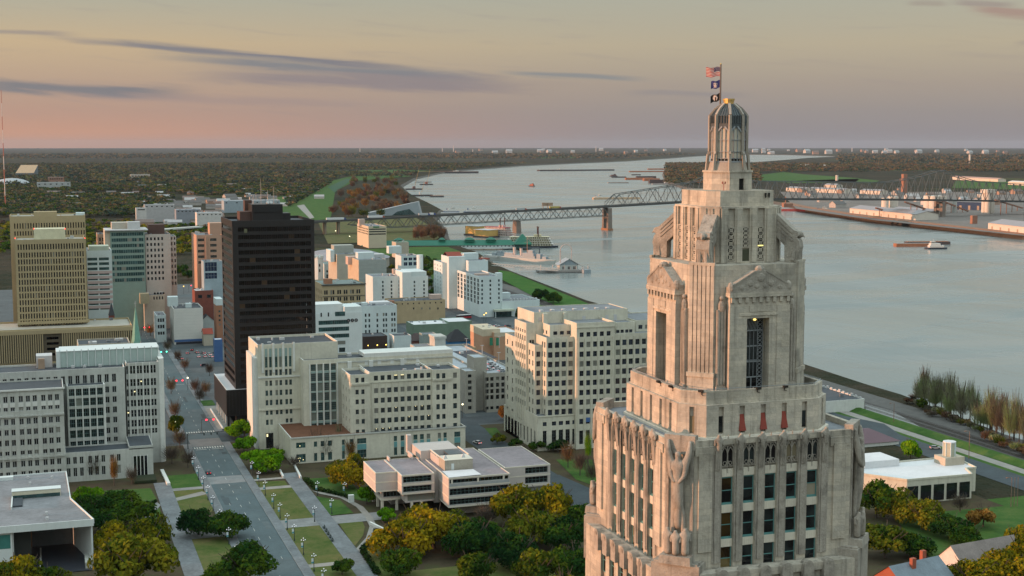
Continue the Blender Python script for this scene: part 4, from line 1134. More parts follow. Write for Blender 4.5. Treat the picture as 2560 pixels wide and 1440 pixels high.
	part('roof_edge',mb,WHITEP,b.root); part('roof_edge',mb2,WHITEP,b.root)
	for k in range(7):
		mb = MB(); mb.box(px0 + .3,px0 + 1.3,py0 + .6 + k * 6.6,py0 + 1.7 + k * 6.6,0,5.2); part('column',mb,WHITEP if k else BLK,b.root)
	b.done()
	sheet('plaza',rect(73.8,83,640,700),.36,M_PATH); sheet('lawn',rect(73.9,80,701,716),.37,M_GRASS)
	mb = MB(); mb.box(76.0,76.5,641,690,.36,.95); solo('plaza_wall',mb,WHITEP,'low white wall along the plaza beside the black podium','wall')
black_tower()
def cream_complex():
	b = Bld('government_building','large cream stone office complex of stepped blocks with a glazed stair bay',95,575,CREAM,ROOFD,trim=CREAMW)
	R = b.root
	Y = 592.9; x0 = 86.0; zt = 45.9; x1 = 121.0
	cA = colspx(Y,x0,[666.5,677,691.5,702,716,726.5],6.5,950)
	rA = rowpx(Y,666,[(925,940),(952,965.5),(976.5,990),(1000.5,1014),(1025,1038),(1049.5,1063)]); tall = rowpx(Y,666,[(872,919.5)])
	fo,lo,ro = b.mass(x0,x1,Y,Y + 28,0,zt,front=(cA,rA + tall),ph=1.0,skipf=lambda r,c: r == 0 and c in (2,3))
	b.wins([o for o in fo if o[5] < 6],2,2,FRT,GL); b.wins([o for o in fo if o[5] == 6],3,8,FRT,GLT,bw=.06)
	for (c,w,h,u,n,r,k) in fo:
		if r == 6:
			mb = MB(); z0 = c[2] + h / 2 - 2.9; mb.box(c[0] - w / 2 + .02,c[0] + w / 2 - .02,Y + .05,Y + .2,c[2] + h * .06,c[2] + h / 2); part('glazed_panel',mb,surf('pale_teal_panel',(.26,.36,.34),.5,.1),R)
			mb = MB(); mb.box(c[0] - w / 2 + .02,c[0] + w / 2 - .02,Y + .05,Y + .25,c[2] - h / 2 - 2.35,c[2] - h / 2 + .02);
	ex = [(cA[i][1] + cA[i + 1][0]) / 2 + x0 for i in (1,3)] + [x0 + cA[0][0] - 1.0,x0 + cA[5][1] + 1.0]
	ribs(b,ex,Y,.9,.55,33.6,zt + .5,CREAMW); zc = AY(660,945,Y).z
	bx(b,x0 - .02,x1,Y - .42,Y + .02,zc - .1,zc + .5,CREAMW,'ledge'); bx(b,x0 - .02,x1,Y - .45,Y + .02,22.6 - 5.6,23.2 - 5.6,CREAM,'ledge')
	bx(b,x0 - 1.4,x0,Y + 1.5,Y + 26,0,zt - 6,CREAMW,'side_bay')
	mb = MB(); p0 = AY(665,1084,Y - .3).x; mb.box(p0,p0 + 3.2,Y - .06,Y + .02,.3,7.0); part('door',mb,GLD,R)
	mb = MB(); mb.box(p0 + .3,p0 + .9,Y - .12,Y - .06,5.4,6.6); part('lit_lamp',mb,LITW,R)
	Y = 585; x0 = 104.2; x1 = 171.2; zt = 39.4
	cB = colspx(Y,x0,[784.5,801,817.6,834.6],13,1000)
	rB = rowpx(Y,784,[(911,928),(934,954),(958,978.5),(982.5,1003),(1007.5,1028),(1032,1052.5),(1059,1071)])
	fo,lo,ro = b.mass(x0,x1,Y,Y + 15.9,10,zt,front=(cB,rB),ph=.9,depth=.5)
	b.wins(fo,5,4,FRT,GL,depth=.5,bw=.09)
	ribs(b,[x0 + (cB[i][1] + cB[i + 1][0]) / 2 for i in range(3)] + [x0 + cB[0][0] - .5,x0 + cB[3][1] + .5],Y,.55,.45,10.4,zt - 1.8,CREAMW,'glazing_fin')
	for i,(r0,r1) in enumerate(zip(rB,rB[1:])):
		for c in cB:
			mb = MB(); mb.box(x0 + c[0],x0 + c[1],Y - .08,Y + .05,r0[1] + .06,r1[0] - .06); part('spandrel_panel',mb,surf('pale_teal_panel',(.26,.36,.34),.5,.1),R)
	bx(b,131,x1 + .1,Y + .1,Y + 12,zt,zt + 1.6,CREAMW,'roof_screen'); bx(b,119,x1,Y - .3,Y + .02,zt - 1.9,zt - 1.3,CREAMG,'ledge')
	for p in (868,922,1000):
		q = AY(p,915,Y); bx(b,q.x,q.x + 1.7,Y - 1.2,Y - .02,36.4 - 1.2,36.4 + 1.6,CREAMW,'roof_stair')
	for p in (912,944,976,1008,1040):
		q = AY(p,905,Y); bx(b,q.x,q.x + 1.5,Y - .18,Y + .02,zt - 6,zt - 1.2,CREAMW,'panel'); bx(b,q.x - 3.3,q.x - 1.0,Y - .22,Y + .02,zt - 2.2,zt - 1.9,CREAMG,'ledge')
	Y = 564.0; zt = 36.1
	q = lambda p: AY(p,1000,Y).x
	x0,xa,xb,x1 = q(876),q(925),q(1081),q(1150.5)
	rC = rowpx(Y,940,[(946 - 6,946 + 6.5),(971.5,984),(996,1009),(1021.5,1034),(1047,1060),(1072,1083)])
	cL = [(a - x0 + 0,c - x0) for a,c in [(q(889),q(897.2)),(q(903.6),q(911.8))]]
	rL = rowpx(Y,900,[(944.5,956.5),(974,986),(998.5,1010.5),(1023.5,1035.5),(1048,1060),(1074,1085)])
	cl = even(3,3.5,15.5,1.3); fo,lo,ro = b.mass(x0,xa,Y,581.9,10.5,zt - .6,front=(cL,rL),left=(cl,rL),ph=1.0)
	b.wins(fo + lo,2,2,FRD,GL)
	cM = colpx(Y + .8,xa,940.5,1071.8,9,10,1000)
	fo,lo,ro = b.mass(xa,xb,Y + .8,585,10.5,zt,front=(cM,rC),ph=.8)
	lit = {(5,3): 1,(5,4): 1}
	b.wins(fo,3,2,FRD,GL)
	for (c,w,h,u,n,r,k) in fo:
		if (r == 5 and k in (3,4)) or (r,k) in ((2,3),(2,6),(2,7),(1,5),(1,8),(0,2),(0,0),(0,1)):
			full = r == 5; mb = MB(); mb.box(c[0] - (w / 2 - .2 if full else .15),c[0] + (w / 2 - .2 if full else .15),Y + .8 + .2,Y + .8 + .27,c[2] + h / 2 - .38,c[2] + h / 2 - .12); part('lit_lamp',mb,LITW,R)
	ribs(b,[xa + (cM[i][1] + cM[i + 1][0]) / 2 for i in range(8)] + [xa + cM[0][0] - .7,xa + cM[8][1] + .7],Y + .8,.42,.30,10.6,rC[-1][0] - .7)
	bx(b,xa + .02,xb - .02,Y + .5,Y + .82,rC[-1][0] - .9,rC[-1][0] - .55,CREAM,'ledge')
	cR = [(q(a) - xb,q(c) - xb) for a,c in [(1091,1099.5),(1105.5,1114),(1133,1142.5)]]
	rR = rowpx(Y,1100,[(933.5,947),(961,975),(986,999),(1010,1023.5),(1035.5,1048),(1060,1072.5)])
	fo,lo,ro = b.mass(xb,x1,Y,581,10.5,zt - .3,front=(cR,rR),ph=1.0)
	b.wins(fo,2,2,FRD,GL)
	for xx0,xx1 in ((x0 + .4,xa - .2),(xb + .2,q(1129))): bx(b,xx0,xx1,Y - .5,Y + .02,31.3,31.9,CREAM,'balcony_ledge'); bx(b,xx0 + .2,xx1 - .2,Y - .35,Y + .02,30.8,31.3,CREAM,'balcony_ledge')
	bx(b,xa + 1,xb - 2,Y + 3,583,zt - .78,zt - .7,ROOFD,'roof_mat')
	Y = 560.6; x0,x1,zt = 94.2,169.6,11.1
	q = lambda p,y=1120: AY(p,y,Y).x
	up = [(q(a),q(c)) for a,c in [(855,862),(875,884),(893,916),(985,993),(1002,1011),(1018,1027),(1034,1044),(1050.5,1060),(1067,1076)]]
	cols = [(a - x0,c - x0) for a,c in up] + [(q(740.5) - x0,q(764) - x0),(q(1095) - x0,q(1102.5) - x0),(q(1109) - x0,q(1117) - x0),(q(1136) - x0,q(1151) - x0),(q(785) - x0,q(793) - x0),(q(802) - x0,q(811) - x0),(q(820) - x0,q(830) - x0)]
	fo,lo,ro = b.mass(x0,x1,Y,592.8,0,zt,front=(sorted(cols),[(.6,4.0),(6.6,8.9)]),ph=.5,left=([],[]))
	b.rm.quad([(x0 + .5,Y + .5,zt - .42),(127,Y + .5,zt - .42),(127,592,zt - .42),(x0 + .5,592,zt - .42)]) if False else None
	b.wins([o for o in fo],3,2,FRT,GLT)
	for (c,w,h,u,n,r,k) in fo:
		if r == 0 and c[0] > 112: mb = MB(); mb.box(c[0] - w / 2,c[0] + w / 2,Y - .05,Y + .05,4.1,6.5); part('spandrel_panel',mb,TEALP,R)
	mb = MB(); mb.box(x0 + .4,126,Y + .4,592,zt - .48,zt - .40); part('roof_mat',mb,RUST,R)
	bx(b,x0 - .25,x1 + .25,Y - .3,Y + .02,zt - .5,zt + .05,CREAMG,'ledge'); ribs_left(b,[563 + 3.2 * k for k in range(9)],x0,.5,.25,.2,zt - .6)
	mb = MB()
	for k in range(5):
		for j in range(4): mb.box(q(741) + .15 + k * .75,q(741) + .45 + k * .75,Y + .12,Y + .18,1.0 + j * 2 % 7.5,1.4 + (j * 2) % 7.5)
	for k in range(9):
		mb = MB(); xx = q(742) + .3 + random.random() * 3.0; zz = .9 + random.random() * 7; mb.box(xx,xx + .35,Y + .1,Y + .16,zz,zz + .3); part('lit_lamp',mb,LITW,R)
	for k in range(14):
		x,y,z = [(random.uniform(88,118),random.uniform(596,618),45.0),(random.uniform(125,165),random.uniform(566,580),35.4),(random.uniform(105,128),random.uniform(588,598),38.6)][k % 3]; w = random.uniform(.7,2.4); mb = MB(); mb.box(x,x + w,y,y + random.uniform(.7,2),z - .1,z + random.uniform(.4,1.3)); part('roof_unit',mb,UNITM,R)
	b.done()
cream_complex()
def deco_block():
	b = Bld('office_block','cream art deco office block with setbacks and pink-lit left faces beside the tower',215,560,CREAM,ROOFG)
	R = b.root
	q = lambda p,Y,y=950: AY(p,y,Y).x
	def Z(p,y,Y): return AY(p,y,Y).z
	GLB = glass('blue_glass',(.008,.01,.02),(.04,.055,.09),.1,.12)
	rowsof = lambda Y,px,t0,h,pitch,n: rowpx(Y,px,[(t0 + pitch * k,t0 + pitch * k + h) for k in range(n)])
	Y1 = 551.5; x0,x1 = q(1366,Y1),q(1434.5,Y1); zt = Z(1366,845,Y1); zp = Z(1400,1036,Y1)
	cols = [(q(p - 5.4,Y1) - x0,q(p + 5.4,Y1) - x0) for p in (1375.4,1392.6,1409.5,1426.4)]
	rows = rowsof(Y1,1400,855.5,14,23.9,8)
	fo,lo,ro = b.mass(x0,x1,Y1,590,zp,zt,front=(cols,rows),left=(even(2,33.5,36.3,1.5),rows),ph=.6); b.wins(fo + lo,3,2,FRD,GLB)
	ribs(b,[x0 + (cols[i][1] + cols[i + 1][0]) / 2 for i in range(3)],Y1,.5,.3,zp,zt - .8)
	xa0,xa1 = q(1374,556),q(1430,556); za = Z(1374,813,556)
	ca = [(q(p - 5,556) - xa0,q(p + 5,556) - xa0) for p in (1388,1404.5,1421.5)]
	fo,lo,ro = b.mass(xa0,xa1,556,580,zt - 1,za,front=(ca,rowpx(556,1400,[(828,837)])),left=(even(3,12,20,1.6),rowpx(556,1400,[(828,837)])),ph=.5); b.wins(fo + lo,3,1,FRD,GLB)
	Y2 = 548.6; x0,x1 = q(1441,Y2),q(1536,Y2); zt2 = Z(1441,808,Y2); zp2 = 0
	cols = [(q(p - 4.9,Y2) - x0,q(p + 4.9,Y2) - x0) for p in (1453.8,1470.6,1487.3,1504,1520.8)]
	rows = rowsof(Y2,1487,853.5,13.5,23.9,9) + rowpx(Y2,1487,[(829.5,841)])
	fo,lo,ro = b.mass(x0,x1,Y2,592,zp2,zt2,front=(cols,rows + rowpx(Y2,1487,[(1074,1108)])),ph=.9,skipf=lambda r,c: r == 1 and False); b.wins([o for o in fo if o[5] != 0],2,2,FRD,GLB); b.wins([o for o in fo if o[5] == 0],2,4,FRD,GLD)
	ribs(b,[x0 + (cols[i][1] + cols[i + 1][0]) / 2 for i in range(4)] + [x0 + .9,x1 - .9],Y2,.55,.35,8,zt2 - 6.2); bx(b,x0,x1,Y2 - .3,Y2 + .02,zt2 - 2.2,zt2 - 1.7,CREAM,'ledge')
	Y3 = 552; x0,x1 = q(1536.6,Y3),q(1790,Y3); zt3 = Z(1540,835,Y3)
	cols = [(q(1544 + 16.3 * k - 5.2,Y3) - x0,q(1544 + 16.3 * k + 5.2,Y3) - x0) for k in range(14)]
	rows = rowsof(Y3,1590,847.5,14,23.9,8)
	fo,lo,ro = b.mass(x0,x1,Y3,592,0,zt3,front=(cols,rows),ph=.6); b.wins(fo,2,2,FRD,GLB)
	ribs(b,[x0 + (cols[i][1] + cols[i + 1][0]) / 2 for i in range(13)],Y3,.5,.3,12,zt3 - 1.0)
	x4,x5 = q(1540,556),q(1586,556); za = Z(1545,806,556); c4 = [(q(p - 4,556) - x4,q(p + 4,556) - x4) for p in (1543.8,1554.5,1566,1576)]
	fo,lo,ro = b.mass(x4,x5,556,586,zt3 - 1,za,front=(c4,rowpx(556,1560,[(824,832)])),ph=.5); b.wins(fo,2,1,FRD,GLB)
	x4,x5 = q(1588,560),q(1760,560); c4 = [(q(1600 + 16 * k - 5,560) - x4,q(1600 + 16 * k + 5,560) - x4) for k in range(9)]
	fo,lo,ro = b.mass(x4,x5,560,588,zt3 - 1,Z(1590,801,560),front=(c4,rowpx(560,1610,[(812,822)])),ph=.5); b.wins(fo,2,1,FRD,GLB)
	Yp = 556.5; x0,x1 = q(1337,Yp),q(1355.5,Yp); zt = Z(1337,863,Yp); rows = rowsof(Yp,1346,879,13.5,23.9,7)
	cp = [(q(1341,Yp) - x0,q(1350.5,Yp) - x0)]
	fo,lo,ro = b.mass(x0,x1 + 3,Yp,574,zp,zt,front=(cp,rows),left=(even(2,10.6,14.8,1.5),rows),ph=.5); b.wins(fo + lo,3,2,FRD,GLB)
	Yt = 565; x0,x1 = q(1315.5,Yt),q(1368,Yt); zt = Z(1315.5,808,Yt); rows = rowsof(Yt,1330,840,13,23.3,8)
	fo,lo,ro = b.mass(x0,x1,Yt,580.5,8,zt,front=([],[]),left=(even(5,1.8,13.7,1.35),rows + rowpx(Yt,1316,[(826,834)])),ph=.7); b.wins(lo,2,2,FRD,GLB)
	mb = MB(); zz = Z(1330,854,Yt); a = q(1326,Yt);
	for s in (0,1.15): put('window',win_mesh(.9,1.5,1,1,FRD,GLD,.06),R,(a + s,Yt - .03,zz),0)
	ribs_left(b,[580.5 - 1.8 - 1.49 - 2.98 * k for k in range(4)],x0,.5,.25,10,zt - 7)
	Yl = 580.6; x0 = q(1287,Yl); zt = Z(1287,842,Yl); rows = rowsof(Yl,1290,855,13,23.3,8)
	fo,lo,ro = b.mass(x0,x0 + 20,Yl,594,8,zt,left=(even(2,3,10,1.5),rows),ph=.5); b.wins(lo,2,2,FRD,GLB)
	Yh = 566; x0,x1 = q(1334.8,Yh),q(1568,Yh); zh = Z(1335,781,Yh) ; bz = 48
	mbx = b.mass(x0,x1,Yh,588,bz,zh,ph=.3)
	for p,w in ((1355,2.2),(1406,1.2)): bx(b,q(p,Yh),q(p,Yh) + w,Yh - 1.5,Yh - .02,bz,zh - .6,CREAM,'buttress')
	for p,y0_,y1_ in ((1455,790,806),(1533,786,802),(1512,788,803),(1346,793,802)): bx(b,q(p,Yh),q(p,Yh) + 1.5,Yh - .1,Yh + .02,Z(p,y1_,Yh),Z(p,y0_,Yh),UNITM,'louvre')
	for k in range(7): bx(b,x0 + 4 + k * 5.3,x0 + 5.6 + k * 5.3,Yh + 3,Yh + 5,zh - .3,zh + .5,UNITM,'roof_unit')
	Yb = 555.5; x0,x1 = q(1334,Yb),q(1441,Yb)
	cb = [(q(p - 5.4,Yb) - x0,q(p + 5.4,Yb) - x0) for p in (1375.4,1392.6,1409.5,1426.4)] + [(q(1347.5,Yb) - x0,q(1357,Yb) - x0)]
	fo,lo,ro = b.mass(x0,x1,Yb - 5.0,594,0,zp,front=(sorted(cb),[(1.8,8.8),(10.8,12.6)]),left=(even(9,3,40,1.6),[(1.5,8.4)]),ph=.4,skipf=None); b.wins([o for o in fo + lo if o[5] == 1],2,2,FRD,GLB); b.wins([o for o in fo + lo if o[5] == 0],2,5,FRD,GLD)
	bx(b,x0 - .25,x1,Yb - 5.3,Yb - 4.98,zp - .5,zp + .1,CREAM,'ledge')
	bx(b,q(1272,592) ,x0 ,575,596,0,zp - 3,CREAM,'wing')
	for p,c1 in ((1470,(.05,.12,.30)),(1487,(.30,.05,.06))):
		z = Z(p,1049,Y2); bx(b,q(p - 5,Y2),q(p + 5,Y2),Y2 - .42,Y2 - .32,z - 1.0,z + 1.0,plain('banner_%d' % p,c1,.8),'small_banner')
	b.done()
	global DECO; DECO = (R,Y3)
deco_block()
def white_bureau():
	b = Bld('government_building','long pale grey office building with rows of dark window pairs at the left edge',10,575,CREAMG,ROOFD,trim=CREAMW)
	R = b.root
	def q(p,Y,y=1030): return AY(p,y,Y).x
	Y = 556.3; x0,x1 = q(-60,Y),q(160,Y); zt = AY(157,968,Y).z
	ps = [-58,-38,-20,-4,14.6,32,53.2,71,88.2,109.5,126.5,143.7]
	cols = [(q(p - 5.6,Y) - x0,q(p + 5.6,Y) - x0) for p in ps if p > -52]
	rows = rowpx(Y,126,[(986,1002),(1013.5,1023.5),(1041.5,1057.5),(1068.5,1083.5),(1094,1109.5),(1122,1133),(1147,1163),(1173.5,1187)])
	fo,lo,ro = b.mass(x0,x1,Y,578,0,zt,front=(cols,rows),ph=.5,pt=.25); b.wins(fo,2,1,FRW,GLD,bw=.16)
	for p in (42,99,22.5,62,80,118,135,4,-13):
		x = q(p,Y); big = p in (42,99,-13); mb = MB(); mb.box(x - (.75 if big else .28),x + (.75 if big else .28),Y - .42,Y + .02,10.4,rows[-3][0] - .8 if not big else rows[-2][0]); part('pilaster',mb,CREAMG,R)
	zl = AY(120,1036,Y).z; bx(b,x0,x1 + .05,Y - .6,Y + .02,zl - .3,zl + .3,CREAMG,'ledge'); zl = AY(120,1140,Y).z; bx(b,x0,x1 + .05,Y - .5,Y + .02,zl - .35,zl + .35,CREAMG,'ledge')
	bx(b,x0,x1 + .5,Y - .6,Y + .02,zt - .55,zt + .05,CREAMW,'cornice')
	for c in cols:
		mb = MB(); mb.box(x0 + c[0] - .1,x0 + c[1] + .1,Y - .07,Y + .01,rows[-2][1] + .08,rows[-1][0] - .08); part('spandrel_panel',mb,CREAMW,R)
	Yg = 571; x0g,x1g = q(169,Yg),q(263,Yg); zg = AY(200,964,Yg).z
	cg = [(q(173.5 + 17.7 * k,Yg) - x0g,q(173.5 + 17.7 * k + 14.2,Yg) - x0g) for k in range(5)]
	rg = rowpx(Yg,215,[(971,988.5),(995,1014),(1021,1041),(1047,1067.5),(1074.5,1093.5),(1102,1115)])
	fo,lo,ro = b.mass(x0g,x1g,Yg,581,9,zg,front=(cg,rg),ph=.6); b.wins(fo,3,2,FRT,GLD,bw=.1)
	ribs(b,[x0g + (cg[i][1] + cg[i + 1][0]) / 2 for i in range(4)],Yg,.35,.3,9.5,zg - .8,CREAMW)
	bx(b,x1g - .5,x1g + .3,Yg - .35,Yg + 1,9,zg + .2,CREAMW,'fin')
	Ym = 579; x0m,x1m = q(-60,Ym),q(314.5,Ym); zm = AY(300,917.5,Ym).z
	cm = [(q(14.6 + 18.2 * k - 5.3,Ym) - x0m,q(14.6 + 18.2 * k + 5.3,Ym) - x0m) for k in range(-3,16)]
	rm = rowpx(Ym,270,[(935,956),(966,982),(991.5,1007),(1017,1033),(1042.5,1058),(1069,1084),(1093,1105)])
	fo,lo,ro = b.mass(x0m,x1m,Ym,598,0,zm,front=(cm,rm),ph=.7,skipf=lambda r,c: r < 6 and c < 16,pt=.4); b.wins(fo,2,1,FRW,GLD,bw=.14)
	for p in (182,211,250): z = zm - .7; bx(b,q(p,Ym + 8),q(p,Ym + 8) + 1.3,Ym + 8,Ym + 9.5,z,z + .9,UNITM,'roof_unit')
	Yw = 582; x0w,x1w = q(318,Yw),q(399.5,Yw); zw = AY(330,907,Yw).z
	cw = []
	for p in (334.6,351.6,368.7,385.7): cw += [(q(p - 6.6,Yw) - x0w,q(p - .8,Yw) - x0w),(q(p + .8,Yw) - x0w,q(p + 6.6,Yw) - x0w)]
	cw = [(q(318.4,Yw) - x0w,q(323.2,Yw) - x0w)] + cw
	rw = rowpx(Yw,368,[(913,933),(946,964),(971,988.5),(998,1014.5),(1023,1040.5),(1048,1065),(1071,1083.5)])
	fo,lo,ro = b.mass(x0w,x1w,Yw,606,0,zw,front=(cw,rw),ph=.8); b.wins(fo,1,2,FRW,GLD,bw=.08)
	for (r,k) in ((5,4),(4,2),(2,0)):
		o = [f for f in fo if f[5] == r and f[6] == k]
		if o: c = o[0][0]; mb = MB(); mb.box(c[0] - .3,c[0] + .3,Yw + .2,Yw + .28,c[2] + .2,c[2] + .6); part('lit_lamp',mb,LITW,R)
	ribs(b,[x0w + (cw[i][1] + cw[i + 1][0]) / 2 for i in (0,2,4,6)],Yw,.4,.3,9,zw,CREAMW)
	mb = MB(); x = x1w; n = 8
	for k in range(n):
		a0,a1 = pi / 2 * k / n,pi / 2 * (k + 1) / n; r = 2.2
		mb.quad([(x + r * sin(a0),Yw - .2 + r - r * cos(a0),0),(x + r * sin(a1),Yw - .2 + r - r * cos(a1),0),(x + r * sin(a1),Yw - .2 + r - r * cos(a1),zw + 1.2),(x + r * sin(a0),Yw - .2 + r - r * cos(a0),zw + 1.2)])
	mb.quad([(x + 2.2,Yw + 2,0),(x + 2.2,606,0),(x + 2.2,606,zw + 1.2),(x + 2.2,Yw + 2,zw + 1.2)])
	mb.quad([(x,Yw - .2,zw + 1.2)] + [(x + 2.2 * sin(pi / 2 * k / n),Yw - .2 + 2.2 - 2.2 * cos(pi / 2 * k / n),zw + 1.2) for k in range(n + 1)] + [(x + 2.2,606,zw + 1.2),(x,606,zw + 1.2)])
	part('rounded_corner',mb,CREAMW,R)
	Yr = 590; xr0,xr1 = q(150,Yr,900),q(396,Yr,900); z0r,z1r = zm - .8,AY(300,873,Yr).z
	mb = MB(); mb.box(xr0,xr1,Yr,Yr + 14,z0r,z1r); part('glazed_gallery',mb,surf('frosted_gallery_glass',(.42,.52,.49),.35,.08,.3,spec=.5),R)
	for k in range(15):
		x = xr0 + (xr1 - xr0) * k / 14; mb = MB(); mb.box(x - .16,x + .16,Yr - .7,Yr + .02,z0r,z1r + .9); part('gallery_fin',mb,WHITEP,R)
	bx(b,xr0 - .2,xr1 + .4,Yr - .3,Yr + 14,z1r,z1r + .25,WHITEP,'gallery_roof'); bx(b,xr0 - 1.5,xr0 - .1,Yr - .8,Yr + 10,z0r,z1r + .3,WHITEP,'fin')
	bx(b,q(90,Yr,900),xr0 - 3,Yr + 2,Yr + 10,z0r - 1,z1r - 1.6,UNITM,'roof_unit'); bx(b,q(95,Yr,900),xr0 - 6,Yr - 1,Yr + 1,z0r - 1,z1r - 2.4,surf('tan_plant',(.34,.24,.17),.8),'roof_unit')
	Yf = 558; x0f,x1f = q(163,Yf,1150),q(383,Yf,1150); zf_ = AY(385,1117.5,Yf).z
	cf = [(q(p - 4.9,Yf,1150) - x0f,q(p + 4.9,Yf,1150) - x0f) for p in (171,187.5,204,225.5,242,258.5,280.5,297)]
	ent = (q(333,Yf,1150) - x0f,q(369,Yf,1150) - x0f)
	rf = rowpx(Yf,240,[(1139,1157),(1166,1188)])
	fo,lo,ro = b.mass(x0f,x1f,Yf,570.6,0,zf_,front=(cf,rf),ph=.5,pt=.3); b.wins(fo,2,1,FRW,GLD,bw=.14)
	mb = MB(); mb.box(x0f + ent[0],x0f + ent[1],Yf - .05,Yf + .02,.5,8.6); part('entrance_glass',mb,GLD,R)
	for k in range(5):
		x = x0f + ent[0] + (ent[1] - ent[0]) * k / 4; mb = MB(); mb.box(x - .14,x + .14,Yf - .4,Yf - .05,0,8.9); part('pilaster',mb,CREAMW,R)
	bx(b,q(318,Yf,1100),x1f + .2,Yf - .1,577,zf_ - .05,zf_ + 1.0,CREAMW,'entrance_parapet') if False else None
	bx(b,q(322,Yf,1110),x1f,Yf,577.5,zf_ - .4,zf_ + .9,CREAMG,'entrance_block'); bx(b,q(322,Yf,1110) + .3,x1f - .3,Yf + .3,577.2,zf_ + .9,zf_ + .93,ROOFD,'roof_mat')
	b.done()
	mb = MB(); mb.box(30.5,39,546,556,0.3,1.3); mb.box(31,38.5,546.5,555.5,1.3,1.34); solo('hedge_bed',mb,surf('dark_hedge',(.02,.03,.012),.95,.4,1.2),'dark rectangular planted bed before the bureau entrance','hedge')
white_bureau()
def library():
	PANEL = surf('precast_panel',(.47,.43,.40),.85,.10,.25,streak=.12,stain=(.3,.27,.25)); BANDC = surf('pale_concrete_band',(.60,.56,.47),.8,.08,.4)
	b = Bld('library_building','modern three storey library of cantilevered pale boxes with dark window bands',125,474,PANEL,ROOFP,trim=BANDC)
	R = b.root
	def q(p,Y,y=1200): return AY(p,y,Y).x
	zt = 14.8; Y0 = G(939,1182.4,zt).y
	def box_block(x0,x1,y0,y1,z0,z1,bands,wins,roof=ROOFP,rmat=True):
		fo = []
		rows = wins
		f,l,r = b.mass(x0,x1,y0,y1,z0,z1,front=rows,ph=.25,pt=.3,depth=.8)
		b.wm.quad([(x0,y0,z0),(x0,y1,z0),(x1,y1,z0),(x1,y0,z0)])
		for z in bands:
			mb = MB(); mb.box(x0 - .07,x1 + .03,y0 - .07,y0 + .1,z - .22,z + .22); part('floor_band',mb,BANDC,R)
			mb = MB(); mb.box(x0 - .07,x0 + .1,y0 + .1,y1,z - .22,z + .22); part('floor_band',mb,BANDC,R)
		return f
	zmid,zlow = 11.2,7.7
	xa,xb,xc,xd = q(939,Y0),q(993,Y0),q(1005,Y0 - 5),q(1086,Y0)
	yb = G(907.5,1153,zt).y
	box_block(xa,xb,Y0,yb,zlow,zt,(zt - .2,zmid,zlow + .2),([],[]))
	Yf = G(1005,1188.5,zt).y
	f = box_block(xb,q(1086,Yf),Yf,yb,zlow,zt,(zt - .2,zmid,zlow + .2),([(q(1008,Yf) - xb,q(1079,Yf) - xb)],[(zlow + .75,zmid - .55),(zmid + .7,zt - .65)]))
	b.wins(f,7,2,FRT,GLD,depth=.8,bw=.07)
	f,l,r = b.mass(xa + 2.4,xb + 4,Y0 + 1.6,yb - 2,4.7,zlow,front=([(.8,xb - xa + .5)],[(5.2,7.3)]),left=([(4,yb - Y0 - 6)],[(5.2,7.3)]),roof=False,depth=.5); b.wins(f,6,1,FRT,GLD,depth=.5); b.wins(l,8,1,FRT,GLD,depth=.5)
	b.wm.quad([(xa + 2.4,Y0 + 1.6,4.7),(xa + 2.4,yb - 2,4.7),(xb + 4,yb - 2,4.7),(xb + 4,Y0 + 1.6,4.7)])
	mb = MB(); mb.box(xa + 2.2,xb + 1.5,Y0 + 1.3,Y0 + 1.58,4.0,4.75); part('floor_band',mb,BANDC,R); mb = MB(); mb.box(xa + 2.2,xa + 2.4,Y0 + 1.6,yb - 2,4.0,4.75); part('floor_band',mb,BANDC,R)
	f,l,r = b.mass(xb + 1.6,q(1086,Yf),Yf + 1.2,yb - 2,4.4,zlow,front=([(.8,11.2)],[(4.9,7.2)]),roof=False,depth=.5); b.wins(f,7,1,FRT,GLD,depth=.5)
	for (x,y) in [(xa + 2.8,Y0 + 2),(xa + 2.8,Y0 + 9),(xa + 2.8,Y0 + 16),(xa + 2.8,Y0 + 23),(xb + .2,Y0 + 2),(xb + 4,Yf + 1.6),(xb + 7.5,Yf + 1.6)]:
		mb = MB(); mb.box(x - .45,x + .45,y - .45,y + .45,0,4.6); part('column',mb,BANDC,R)
	b.wm.box(xa + 8,xb + 20,Y0 + 10,yb - 4,0,4.4)
	xr1 = q(1101.4,Y0 - 2)
	f,l,r = b.mass(q(1085,Y0 - 2),xr1 + 5,Y0 - 2,yb,2.6,zt - .3,roof=False)
	b.rm.quad([(q(1085,Y0 - 2),Y0 - 2,zt - .3),(xr1 + 6,Y0 - 2,zt - .3),(xr1 + 6,yb,zt - .3),(q(1085,Y0 - 2),yb,zt - .3)])
	Yc = G(1121.7,1195.6,zt).y; x0,x1 = q(1121.7,Yc),q(1275,Yc); ybc = G(1170,1120,zt).y
	cc = [(q(1124,Yc) - x0,q(1271.5,Yc) - x0)]
	zr = [AY(1122,y,Yc).z for y in (1195.6,1219,1245,1269.8)]
	f = box_block(x0,x1,Yc,ybc,zr[3],zt,(zt - .2,zr[1],zr[2],zr[3] + .2),(cc,[(zr[3] + .8,zr[2] - .6),(zr[2] + .7,zr[1] - .6),(zr[1] + 1.3,zt - .65)]))
	b.wins(f[:2],15,2,FRT,GLD,depth=.8,bw=.07); b.wins(f[2:],15,1,FRT,GLD,depth=.8,bw=.07)
	mb = MB(); mb.box(x0 + .3,x1 - .3,Yc - .06,Yc + .06,zr[1] + .25,zr[1] + 1.25); part('balcony_front',mb,surf('balcony_grey',(.33,.35,.36),.7),R)
	for p in (1130,1195.5,1259.5): bx(b,q(p - 2,Yc),q(p + 2,Yc),Yc - .02,Yc + .4,zr[1] + .4,zt - .6,BANDC,'column')
